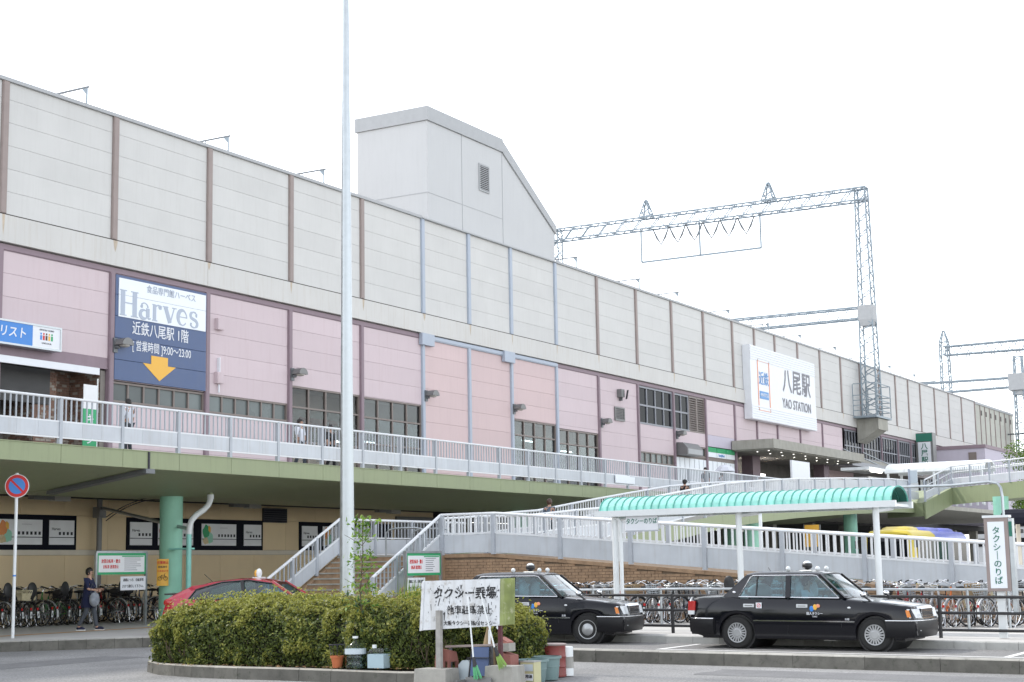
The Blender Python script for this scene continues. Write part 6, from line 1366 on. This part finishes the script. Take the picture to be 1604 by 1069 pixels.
def bicycle(label, group, loc, rotz, col, basket=None, lean=0., sad=0, back=None, child=False, sc=1.):
    t = thing('bicycle', label, 'bicycle', loc, rotz, group); t.rotation_euler = (lean, 0, rotz)
    t.scale = (sc, sc, sc); inst('frame', FRM[col], t)
    if child: inst('child_seat', CSEAT, t)
    for x in (-.53, .58): w = inst('wheel', TY, t, (x, 0, .345)); inst('rim', RM_, w); inst('spokes', SPK, w)
    for cx0 in (-.53, .58): inst('mudguard', GRD['silver' if col in ('silver', 'white', 'cream', 'blue') else 'black', cx0], t)
    inst('handlebar', HB, t); inst('grip', GRL, t); inst('grip', GRR, t); inst('saddle', SDB if sad else SDL, t)
    inst('rear_rack', RCK, t); inst('crank', CRK, t); inst('reflector', RFL, t); inst('white_flap', PLT, t)
    if basket: inst('basket', BK[basket], t)
    if back: o = inst('rear_basket', BK[back], t, (-1.16, 0, -.0))
    return t
O_ = ords+'sixteenth seventeenth eighteenth nineteenth twentieth twenty-first twenty-second twenty-third twenty-fourth twenty-fifth twenty-sixth twenty-seventh twenty-eighth twenty-ninth thirtieth thirty-first thirty-second thirty-third thirty-fourth thirty-fifth'.split()
cs = ['silver', 'black', 'navy', 'silver', 'black', 'brown', 'black', 'silver', 'green', 'black', 'silver', 'navy', 'black', 'silver', 'red', 'black', 'silver', 'black', 'navy', 'silver']
for i in range(25):
    c = cs[int(i*.8)]; b = [None, 'black', 'wire', 'dark', 'wire', None][i % 6]; bk = 'cream' if i in (6, 7) else None
    lab = f'{c} bicycle by the tan wall, {O_[i]} from the left' + (', with cream rear basket' if bk else '')
    bicycle(lab, 'bicycles parked along the tan wall', (31.3+i*.35+random.uniform(-.12, .12), 36.45+random.uniform(-.3, .2), .15), pi/2+random.uniform(-.25, .2)+.05, c, b, random.uniform(-.14, .1), 0, bk, i % 3 == 1, 1.1)
cs = ['silver', 'navy', 'silver', 'white', 'red', 'silver', 'cream', 'silver', 'black', 'silver', 'navy', 'silver', 'brown', 'silver', 'black', 'white', 'silver', 'blue', 'silver', 'red', 'silver', 'orange', 'cream', 'silver', 'black']
bs = ['wire', None, 'wire', 'brown', 'brown', 'white', 'wire', 'dark', 'wire', None, 'wire', 'wire', None, 'wire', 'wire', 'brown', 'brown', None, None, 'wire', None, None, 'black', 'black', 'wire']
for i in range(34):
    y = 22.4-i*.43; c = cs[int(i*.735)] if i not in (13, 20, 25) else 'silver'
    bicycle(f'{c} bicycle in the row along the brick ramp wall, {O_[i]} from the left', 'bicycles parked along the brick wall', (37.75+random.uniform(-.35, .3), y+random.uniform(-.12, .12), .15+gz(y)), random.uniform(-.4, .2)-.1, c, bs[int(i*.735)] if i % 4 != 3 else 'wire', random.uniform(-.16, .12), i in (6, 12), None, i in (17,))

for i in range(24):
    y = 21.9-i*.56; c = ['silver', 'black', 'white', 'silver', 'navy', 'silver', 'red', 'silver'][i % 8]
    bicycle(f'{c} bicycle in the rear row nearest the brick wall, {O_[i]} from the left', 'bicycles in the rear row at the brick wall', (38.35+random.uniform(-.15, .15), y+random.uniform(-.12, .12), .15+gz(y)), pi+random.uniform(-.3, .3), c, ['wire', None, 'brown', 'wire', 'black'][i % 5], random.uniform(-.14, .14))
# ================================================================ STREET FURNITURE AND CLUTTER
t = thing('steel_pole', 'tall galvanised steel pole rising out of the frame behind the hedge', 'pole', (23.5, 17.0, -.05)); MB().lathe([(.142, 0), (.142, 1.3), (.137, 1.3), (.055, 13.6), (.0, 13.6)], 24).build('shaft', 'galvanised', t, smooth=40); MB().lathe([(.24, .0), (.24, .03), (.17, .04)], 20, (0, 0, .08)).build('base_plate', 'galvanised', t)
t = thing('no_parking_sign', 'round red and blue no parking sign on a white post at the left', 'sign', (27.55, 29.9, .15)); MB().cyl((0, 0, 0), (0, 0, 4.0), .04, n=14).build('post', 'post_white', t, smooth=50); MB().cyl((0, 0, 1.48), (0, 0, 1.52), .042, n=14).build('blue_band', 'sign_blue', t)
SR = (pi/2, 0, -pi/2+.62)
def disc(r0, y0, y1, mat, nm):
    r0 *= .84
    o = MB().lathe([(0, y0), (r0, y0), (r0, y1), (0, y1)], 36, ax='y').build(nm, mat, t); o.location = (-.03, -.045, 3.68); o.rotation_euler = (0, 0, -pi/2+.62); return o
disc(.345, -.012, .012, 'post_white', 'rim'); disc(.325, -.016, -.0125, 'text_red', 'red_ring'); disc(.235, -.02, -.0165, 'sign_blue', 'blue_disc')
o = MB().hexa([(-.165, -.024, .13), (-.13, -.024, .165), (.165, -.024, -.13), (.13, -.024, -.165)], [(-.165, -.021, .13), (-.13, -.021, .165), (.165, -.021, -.13), (.13, -.021, -.165)]).build('slash', 'text_red', t); o.location = (-.03, -.045, 3.68); o.rotation_euler = (0, 0, -pi/2+.62)
def info_board(label, loc, w, rotz, low=True):
    t = thing('notice_board', label, 'notice board', loc, rotz, 'green bordered bicycle notices'); hw = w/2
    for x in (-hw-.03, hw+.03): MB().box(x-.035, x+.035, -.035, .035, 0, 2.2).build('post', 'galvanised', t)
    MB().box(-hw, hw, -.02, .02, 1.58, 2.22).build('frame', 'green_print', t); MB().box(-hw+.06, hw-.06, -.024, -.02, 1.65, 2.13).build('sheet', 'poster_white', t); MB().box(-hw-.05, hw+.05, -.04, .04, 2.2, 2.26).build('top_bar', 'galvanised', t)
    text('放置自転車・撤去', .12, 'text_red', t, (-hw*.45, -.026, 1.96), bold=.012, sx=.8*w/2.0); text('自転車 放置禁止', .11, 'text_red', t, (-hw*.45, -.026, 1.80), bold=.012, sx=.8*w/2.0)
    m = MB()
    for k in range(7): m.box(hw*.1, hw*.1+random.uniform(.25, .42)*w/1.2, -.026, -.0245, 1.70+k*.058, 1.715+k*.058)
    m.build('print_lines', 'text_grey', t); MB().box(-hw*.0, hw*.9, -.026, -.0245, 2.09, 2.12).build('green_header', 'green_print', t)
    if low: MB().box(-hw*.05 if low == 1 else -hw, hw if low == 1 else hw*.05, -.03, -.02, 1.12, 1.52).build('lower_sheet', 'sign_white', t); x = hw*.48 if low == 1 else -hw*.48; text('通路につき、自転車等', .095, 'text_dark', t, (x, -.033, 1.41), sx=.95*w/2.1, bold=.008); text('さけて通行して下さい。', .095, 'text_dark', t, (x, -.033, 1.23), sx=.95*w/2.1, bold=.008)
info_board('green bordered notice board beside the green pillar and the parked bicycles', (34.65, 33.2, .06), 2.0, 0, 1)
info_board('green bordered notice board in front of the brick stairs', (37.65, 24.6, -.12), 1.75, 0, 2)
t = thing('bicycle_warning_plate', 'orange bicycle warning plate wrapped on the green pillar', 'plate', (36.5, 33.3, 1.7)); m = MB(); n = 10
a0, a1 = radians(-165), radians(-105)
for k in range(n):
    b0, b1 = a0+(a1-a0)*k/n, a0+(a1-a0)*(k+1)/n; m.quad((.352*cos(b0), .352*sin(b0), -.42), (.352*cos(b1), .352*sin(b1), -.42), (.352*cos(b1), .352*sin(b1), .38), (.352*cos(b0), .352*sin(b0), .38))
m.build('plate', 'arrow_orange', t); ra_ = radians(-135); rr_ = (pi/2, 0, ra_+pi/2)
pc = lambda z: (.362*cos(ra_), .362*sin(ra_), z)
text('放置禁止', .085, 'text_red', t, pc(.27), rr_, bold=.02); text('自転車を', .07, 'text_dark', t, pc(.14), rr_, bold=.01); text('とめないで', .066, 'text_red', t, pc(.02), rr_, bold=.02)
m = MB()
for dx in (-.085, .085): m.tube([(dx+.055*cos(a), -.004, -.2+.055*sin(a)) for a in [2*pi*k/14 for k in range(14)]], .007, 5, closed=True)
m.tube([(-.085, -.004, -.2), (-.03, -.004, -.1), (.06, -.004, -.1), (.0, -.004, -.2), (-.03, -.004, -.1)], .006, 5); m.tube([(.085, -.004, -.2), (.05, -.004, -.06), (.08, -.004, -.05)], .006, 5); o = m.build('bicycle_pictogram', 'text_dark', t); o.location = pc(0); o.rotation_euler = (0, 0, ra_+pi/2)
for n, (x, y) in enumerate([(39.6, 34.6), (40.6, 35.2)]):
    t = thing('traffic_cone', f'red traffic cone by the parked bicycles, {"front" if n == 0 else "rear"} one', 'cone', (x-.6, y, .15), group='red cones by the bicycles'); MB().box(-.19, .19, -.19, .19, 0, .04).build('base', 'text_red', t); MB().lathe([(.14, .04), (.035, .7), (.0, .7)], 18).build('body', 'text_red', t, smooth=40)

# --- the old white noticeboard and the clutter around it (mapped along the island edge)
yy = lambda px: 13.28-(px-657)*.01123
zz = lambda py: .145+(1047-py)*.00945
YS = lambda px, s: yy(px)*s/20.25
M('peeling_white', (.66,.68,.70), .6, var=.08, scale=5, streak=.45, dirt=(.24,.19,.13), spots=.5)
M('peeling_green', (.20,.24,.07), .6, var=.3, scale=5, streak=.5, dirt=(.55,.55,.40), spots=.5)
M('weathered_wood', (.33,.32,.30), .9, var=.25, scale=9, streak=.5, dirt=(.14,.13,.12))
M('worn_ink', (.02,.02,.022), .7, var=.1)
t = thing('peeling_notice_board', 'weathered white board with flaking black lettering on posts before the hedge', 'notice board', (20.25, 12.4, -.1)); TO = (20.25, 12.4, -.1)
q = lambda x, px, py: (x, yy(px), zz(py))
def slab(a, b, c, d, x0, x1, nm, mat): return MB().hexa([q(x0, *a), q(x1, *a), q(x1, *b), q(x0, *b)], [q(x0, *d), q(x1, *d), q(x1, *c), q(x0, *c)]).build(nm, mat, t, TO)
slab((657, 988), (780, 980.2), (782, 908), (661, 910), 20.24, 20.27, 'white_panel', 'peeling_white'); slab((780.5, 980.2), (801.5, 978), (803, 907), (782.5, 908), 20.238, 20.272, 'green_panel', 'peeling_green')
slab((655.5, 989), (660, 988), (664, 911), (660.5, 911), 20.225, 20.28, 'frame', 'peeling_white')
mb = MB(); mb.box(20.17, 20.235, yy(692), yy(685), .1, 1.0); mb.build('post', 'weathered_wood', t, TO); MB().box(20.28, 20.35, yy(684), yy(678), .1, 1.35).build('post', 'weathered_wood', t, TO); M('post_maroon', (.09,.02,.028), .7, var=.3, scale=9, spots=.4); MB().box(20.28, 20.33, yy(780), yy(775), .0, 1.3).build('post', 'post_maroon', t, TO)
def brd(s, size, px, py, sx=1., bold=.0, shear=0., roll=0.): return text(s, size, 'worn_ink', t, (20.234-20.25, yy(px)-12.4, zz(py)+.1), (pi/2, 0, -pi/2), sx=sx, bold=bold, shear=shear)
brd('タクシー乗場', .185, 727, 931, 1.0, .02); brd('他車駐車禁止', .14, 734, 957, .95, .006); brd('大阪タクシー運転者センター', .075, 735, 977, .95, .004)
m = MB(); rr = random.Random(4)     # streaks where the paint has run and flaked
for i in range(46):
    px = rr.uniform(668, 778); py = rr.uniform(912, 968); L = rr.uniform(.02, .16) if rr.random() < .4 else rr.uniform(.01, .05); w = rr.uniform(.004, .016); y0 = yy(px); z0 = zz(py); k = rr.uniform(-.3, .3)
    m.add([(20.2355, y0, z0), (20.2355, y0-w, z0+.004), (20.2355, y0-w*.6+k*L, z0-L), (20.2355, y0+k*L, z0-L*.9)], [(0, 1, 2, 3)])
stuff(m.build('paint_runs', 'worn_ink', t, TO))
m = MB()     # flakes of bare white where lettering has come away
for i in range(110):
    px = rr.uniform(668, 779); py = rr.uniform(914, 982); L = rr.uniform(.008, .05); w = rr.uniform(.006, .03); y0 = yy(px); z0 = zz(py); k = rr.uniform(-.6, .6)
    m.add([(20.2285, y0, z0), (20.2285, y0-w, z0+L*.3), (20.2285, y0-w*.8+k*L, z0-L*.8), (20.2285, y0-w*.2+k*L, z0-L), (20.2285, y0+w*.4, z0-L*.4)], [(0, 1, 2, 3, 4)])
stuff(m.build('bare_flakes', 'peeling_white', t, TO))
def block(label, px0, px1, x0, x1, z1):
    m = MB(); a, b = yy(px1), yy(px0); c = .015; m.hexa([(x0, a, -.13), (x1, a, -.13), (x1, b, -.13), (x0, b, -.13)], [(x0+c, a+c, z1), (x1-c, a+c, z1), (x1-c, b-c, z1), (x0+c, b-c, z1)]); return tag(m.build('concrete_block', 'block_concrete'), label, 'concrete block')
block('concrete footing block under the left post of the white board', 657, 708, 20.02, 20.42, .145); block('concrete footing block under the right post of the white board', 757, 800, 20.2, 20.6, .19)
def broom(label, top_, bot, head, x, hc, hn):
    t = thing('broom', label, 'broom', (x, yy(bot[0]), zz(bot[1]))); O = (x, yy(bot[0]), zz(bot[1]))
    MB().tube([(x+.05, yy(top_[0]), zz(top_[1])), (x, yy(bot[0]), zz(bot[1]))], .012, 8).build('handle', 'post_white', t, O, smooth=60)
    MB().tube([(x, yy(bot[0]), zz(bot[1])+.02), (x-.005, yy(bot[0]+(head[0]-bot[0])*.4), zz(bot[1]+(head[1]-bot[1])*.4))], [.02, .035], 8).build('socket', 'car_trim', t, O)
    a = V(x-.005, yy(bot[0]+(head[0]-bot[0])*.35), zz(bot[1]+(head[1]-bot[1])*.35)); b = V(x-.01, yy(head[0]), zz(head[1])); d = (b-a).normalized(); s = Vector((0, d.z, -d.y)); m = MB()
    for k in range(15): u = (k-7)/7; m.tube([a+s*u*.03, b+s*u*.075+V(random.uniform(-.02, .02), 0, random.uniform(-.01, .02))], [.01, .007], 5)
    m.build('bristles', hc, t, O)
M('bristle_green', (.10,.38,.18), .6, var=.1); M('bristle_lime', (.22,.36,.07), .6, var=.1)
broom('broom with mint green bristles leaning in front of the white board', (738, 935), (748, 1030), (755, 1061), 20.08, 'bristle_green', 0); broom('broom with lime bristles leaning right of the mint one', (754, 930), (777, 1015), (790, 1043), 20.15, 'bristle_lime', 1)
t = thing('dustpan', 'grey dustpan tray on the ground below the brooms', 'dustpan', (20.0, yy(752), -.1)); MB().ext([(-.16, -.24, 0), (.14, -.22, 0), (.16, .22, 0), (-.14, .25, 0)], (0, 0, .02)).build('pan', 'shutter_grey', t); MB().box(.13, .16, -.22, .22, .02, .13).box(-.12, .13, .215, .235, .02, .1).build('rim', 'shutter_grey', t)
t = thing('blue_folding_chair', 'blue fabric seat leaning behind the brooms', 'chair', (20.45, YS(748, 20.45), -.05)); m = MB(); m.tube([(0, -.2, 0), (.05, -.17, .42), (.08, -.1, .52), (.08, .1, .52), (.05, .17, .42), (0, .2, 0)], .012, 6); m.build('frame', 'car_trim', t); M('blue_fabric', (.08,.12,.24), .7, var=.15); MB().hexa([(-.02, -.16, .08), (.0, -.16, .08), (0, .16, .08), (-.02, .16, .08)], [(.04, -.14, .5), (.06, -.14, .5), (.06, .14, .5), (.04, .14, .5)]).build('seat', 'blue_fabric', t); MB().box(-.03, .06, -.17, .17, .34, .35).build('strap', 'car_trim', t)
t = thing('fuel_can', 'pale blue can under the white board', 'can', (20.6, YS(731, 20.6), -.09)); MB().box(-.1, .1, -.12, .12, 0, .27).ext([(-.1, -.12, .27), (-.1, .12, .27), (-.1, .05, .34), (-.1, -.05, .34)], (.2, 0, 0)).build('body', 'milky_plastic', t); MB().cyl((0, 0, .33), (0, 0, .38), .03, n=10).build('cap', 'car_trim', t)
t = thing('brown_plank', 'narrow brown plank laid across below the white board', 'plank', (20.55, YS(735, 20.55), zz(1010))); MB().hexa([(-.06, -.42, -.03), (.06, -.42, -.03), (.06, .42, -.06), (-.06, .42, -.06)], [(-.06, -.42, 0), (.06, -.42, 0), (.06, .42, -.03), (-.06, .42, -.03)]).build('board', 'brown_trim', t); MB().box(-.02, .02, -.38, -.34, -.45, -.03).build('leg', 'steel_dark', t); MB().box(-.02, .02, .34, .38, -.45, -.06).build('leg', 'steel_dark', t)
t = thing('red_stool', 'faded red plastic stool beside the left post of the white board', 'stool', (20.5, YS(697, 20.5), -.09)); M('faded_red', (.26,.10,.08), .7, var=.2); MB().hexa([(-.13, -.13, .32), (.13, -.13, .32), (.13, .13, .36), (-.13, .13, .36)], [(-.11, -.11, .5), (.11, -.11, .46), (.11, .11, .5), (-.11, .11, .52)]).build('seat', 'faded_red', t)
for a in (-.11, .11):
    for b in (-.11, .11): MB().box(a-.02, a+.02, b-.02, b+.02, 0, .34).build('leg', 'faded_red', t)
t = thing('orange_sack', 'folded orange and white cover standing behind the lime broom', 'sack', (20.65, YS(762, 20.65), -.05)); MB().lathe([(.13, 0), (.12, .3), (.06, .62), (.015, .8), (0, .8)], 12).build('cover', 'cloth_khaki', t, smooth=40); MB().tube([(-.1, -.06, .05), (-.09, -.07, .35), (-.03, -.04, .75)], .02, 6).build('white_fold', 'post_white', t)
t = thing('stone_block_stack', 'grey block stacked on a red metal box right of the white board', 'box stack', (20.75, YS(790, 20.75), -.1)); MB().hexa([(-.12, -.13, .16), (.12, -.13, .16), (.12, .1, .16), (-.12, .1, .16)], [(-.12, -.13, .42), (.12, -.13, .42), (.12, .08, .47), (-.12, .08, .47)]).build('red_box', 'faded_red', t); MB().box(-.1, .1, -.06, .06, 0, .16).build('red_stand', 'text_red', t); MB().box(-.1, .1, -.09, .12, .48, .6).build('grey_block', 'block_concrete', t); MB().hexa([(-.1, -.06, .6), (.1, -.06, .6), (.1, .1, .6), (-.1, .1, .6)], [(-.09, -.06, .62), (.09, -.06, .62), (.09, .08, .69), (-.09, .08, .69)]).build('brick_piece', 'faded_red', t)
M('tub_green', (.17,.25,.25), .5, var=.12); M('drum_red', (.20,.035,.03), .5, var=.2, spots=.5, dirt=(.12,.08,.05), streak=.4)
def tub(label, x, y, r, h): t = thing('plastic_tub', label, 'tub', (x, y, -.12), 0, None); MB().lathe([(0, .01), (r*.78, 0), (r*.82, .02), (r*.95, h-.04), (r*1.06, h-.035), (r*1.06, h), (r*.97, h), (r*.8, .04), (0, .04)], 26).build('bowl', 'tub_green', t, smooth=40); MB().lathe([(r*.9, h*.55), (r*.935, h*.56), (r*.93, h*.6)], 26).build('band', 'tub_green', t)
tub('wide green-grey plastic tub behind the yellow tin', 21.45, YS(826, 21.45), .26, .34); tub('second plastic tub between the wide tub and the red drum', 21.95, YS(848, 21.95), .23, .36)
t = thing('square_tin', 'square cream and yellow oil tin standing before the green tub', 'tin', (21.0, YS(825, 21.0), -.12)); M('tin_yellow', (.50,.48,.28), .5, var=.1); MB().box(-.11, .11, -.115, .115, 0, .33).build('can', 'tin_yellow', t); MB().box(-.113, -.11, -.1, .1, .06, .16).build('lower_label', 'white_board', t); MB().box(-.113, -.11, -.1, .1, .20, .30).build('label_band', 'milky_plastic', t); text('食用油', .06, 'text_dark', t, (-.116, 0, .12), FACE_X, bold=.02); MB().box(-.12, .12, -.12, .12, .33, .345).build('lid', 'silver_paint', t)
t = thing('red_drum', 'rusty red steel drum at the right end of the hedge', 'drum', (22.6, YS(858, 22.6), -.12)); MB().lathe([(0, 0), (.21, 0), (.215, .02), (.21, .04), (.205, .14), (.215, .155), (.205, .17), (.205, .3), (.215, .315), (.205, .33), (.205, .48), (.215, .5), (.2, .51), (.19, .46), (0, .46)], 28).build('shell', 'drum_red', t, smooth=35); MB().lathe([(.21, .49), (.222, .5), (.222, .515), (.2, .52)], 28).build('rim', 'brown_trim', t)
t = thing('white_can', 'white paint can behind the red drum', 'can', (22.85, YS(876, 22.85), -.12)); MB().lathe([(0, 0), (.13, 0), (.13, .45), (.12, .46), (0, .46)], 20).build('shell', 'post_white', t, smooth=40); MB().lathe([(.132, .12), (.132, .3)], 20).build('label', 'weathered_wood', t)
# bottles and pot on the island kerb
t = thing('water_bottle', 'large clear water bottle on the island kerb', 'bottle', (20.42, 14.62, .11)); MB().lathe([(0, 0), (.15, 0), (.165, .03), (.165, .1), (.155, .12), (.165, .14), (.165, .2), (.155, .22), (.165, .24), (.14, .34), (.06, .4), (.04, .42), (.04, .46), (0, .46)], 26).build('shell', 'bottle_plastic', t, smooth=40); MB().lathe([(0, .012), (.145, .012), (.15, .2), (0, .2)], 20).build('water', 'bottle_plastic', t, smooth=40); MB().lathe([(0, .46), (.045, .46), (.045, .49), (0, .49)], 14).build('cap', 'post_white', t); MB().lathe([(.167, .22), (.167, .3)], 20).build('label', 'milky_plastic', t)
t = thing('water_jug', 'milky square plastic jug right of the clear bottle on the kerb', 'jug', (20.45, 14.2, .11)); MB().hexa([(-.1, -.16, 0), (.1, -.16, 0), (.1, .16, 0), (-.1, .16, 0)], [(-.1, -.165, .25), (.1, -.165, .25), (.1, .165, .25), (-.1, .165, .25)]).hexa([(-.1, -.165, .25), (.1, -.165, .25), (.1, .165, .25), (-.1, .165, .25)], [(-.05, -.12, .31), (.05, -.12, .31), (.05, .1, .31), (-.05, .1, .31)]).build('body', 'bottle_plastic', t); MB().hexa([(-.09, -.15, .01), (.09, -.15, .01), (.09, .15, .01), (-.09, .15, .01)], [(-.09, -.15, .22), (.09, -.15, .22), (.09, .15, .22), (-.09, .15, .22)]).build('contents', 'milky_plastic', t); MB().cyl((0, .08, .31), (0, .08, .36), .035, n=12).build('cap', 'post_white', t)
t = thing('flower_pot', 'small terracotta pot with a wire rim left of the water bottle', 'flower pot', (20.42, 14.97, .11)); M('terracotta', (.44,.13,.05), .8, var=.15); MB().lathe([(0, 0), (.07, 0), (.1, .16), (.11, .16), (.11, .19), (.095, .19), (.085, .15), (0, .15)], 18).build('pot', 'terracotta', t, smooth=40)
m = MB(); m.tube([(.13*cos(a), .13*sin(a), .36) for a in [2*pi*k/12 for k in range(12)]], .006, 5, closed=True)
for k in range(5): a = 2*pi*k/5; m.tube([(.1*cos(a), .1*sin(a), .17), (.13*cos(a), .13*sin(a), .36)], .005, 5)
m.build('wire_hoop', 'text_dark', t); stuff(inst('sprig', leaf_mesh('sprig', np.array([(random.uniform(-.1, .1), random.uniform(-.12, .12), random.uniform(.18, .36)) for _ in range(40)]), np.tile([0, 0, 1.], (40, 1)), .03, ['hedge_leaf']), t))
# deck-side details: shop stands, banners, bus stop lamp roof, far block
t = thing('banner_stand', 'green vertical banner stand on the deck in front of the brick pier', 'banner', (33.35, 33.0, 4.87)); MB().cyl((0, 0, 0), (0, 0, 2.4), .02).build('pole', 'post_white', t); MB().box(-.55, .0, -.01, .01, .3, 1.5).build('cloth', 'green_print', t); MB().box(-.55, 0, -.01, .01, 1.5, 2.2).build('cloth_top', 'poster_white', t); text('キ\nャ\nン', .3, 'sign_white', t, (-.28, -.014, .9), bold=.01)
t = thing('brochure_rack', 'low rack of colourful brochures on the deck by the travel shop', 'rack', (32.6, 36.4, 4.87)); MB().box(-2.2, 2.0, -.2, .2, 0, .25).build('stand', 'wall_stripe', t)
for k in range(14): MB().box(-2.1+k*.29, -1.88+k*.29, -.24, -.2, .05, .36).build('brochure', random.choice(['text_red', 'white_board', 'arrow_orange', 'sign_blue', 'poster_white', 'white_board']), t)
t = thing('dark_bus_shelter', 'dark curved bus shelter roof on a pale post at the right edge', 'shelter', (60, 13.3, .15)); m = MB(); arc = [(1.1*cos(a), .55*sin(a)) for a in [pi*k/8 for k in range(9)]]; m.ext([(x, -1.6, 2.75+z) for x, z in arc]+[(x*.95, -1.6, 2.72+z*.9) for x, z in arc[::-1]], (0, 1.7, 0)); m.build('roof', 'navy_frame', t); MB().cyl((0, -.3, 0), (0, -.3, 3.2), .08).build('post', 'wall_stripe', t); MB().cyl((0, -1.2, 0), (0, -1.2, 3.2), .08).build('post', 'wall_stripe', t)
t = thing('yellow_notice', 'yellow notice board under the upper ramp beside a green pillar', 'notice board', (70, 24.0, .15)); MB().box(-.02, .02, .05, .75, 2.2, 3.2).build('board', 'arrow_orange', t); MB().box(-.03, .03, .0, .05, 0, 3.2).build('post', 'steel_dark', t); MB().box(-.03, .03, .75, .8, 0, 3.2).build('post', 'steel_dark', t)
t = thing('distant_block', 'distant grey apartment block at the far right edge', 'building', (300, 62, 0)); MB().box(-12, 12, -9, 9, 0, 17.5).build('wall', 'grey_coping', t)
for k in range(4): MB().box(-12.2, -12, -8, 8, 4+k*3.4, 5.4+k*3.4).build('window_band', 'dark_glass', t)
t = thing('steel_post_sign', 'small blue and pale information panel at the foot of the footbridge stairs', 'sign', (86.4, 24.4, 4.87)); MB().box(-.04, .04, -.05, .05, 0, 1.8).build('post', 'blue_trim', t); MB().box(-.03, .03, -.45, -.06, 1.0, 1.7).build('panel', 'milky_plastic', t)
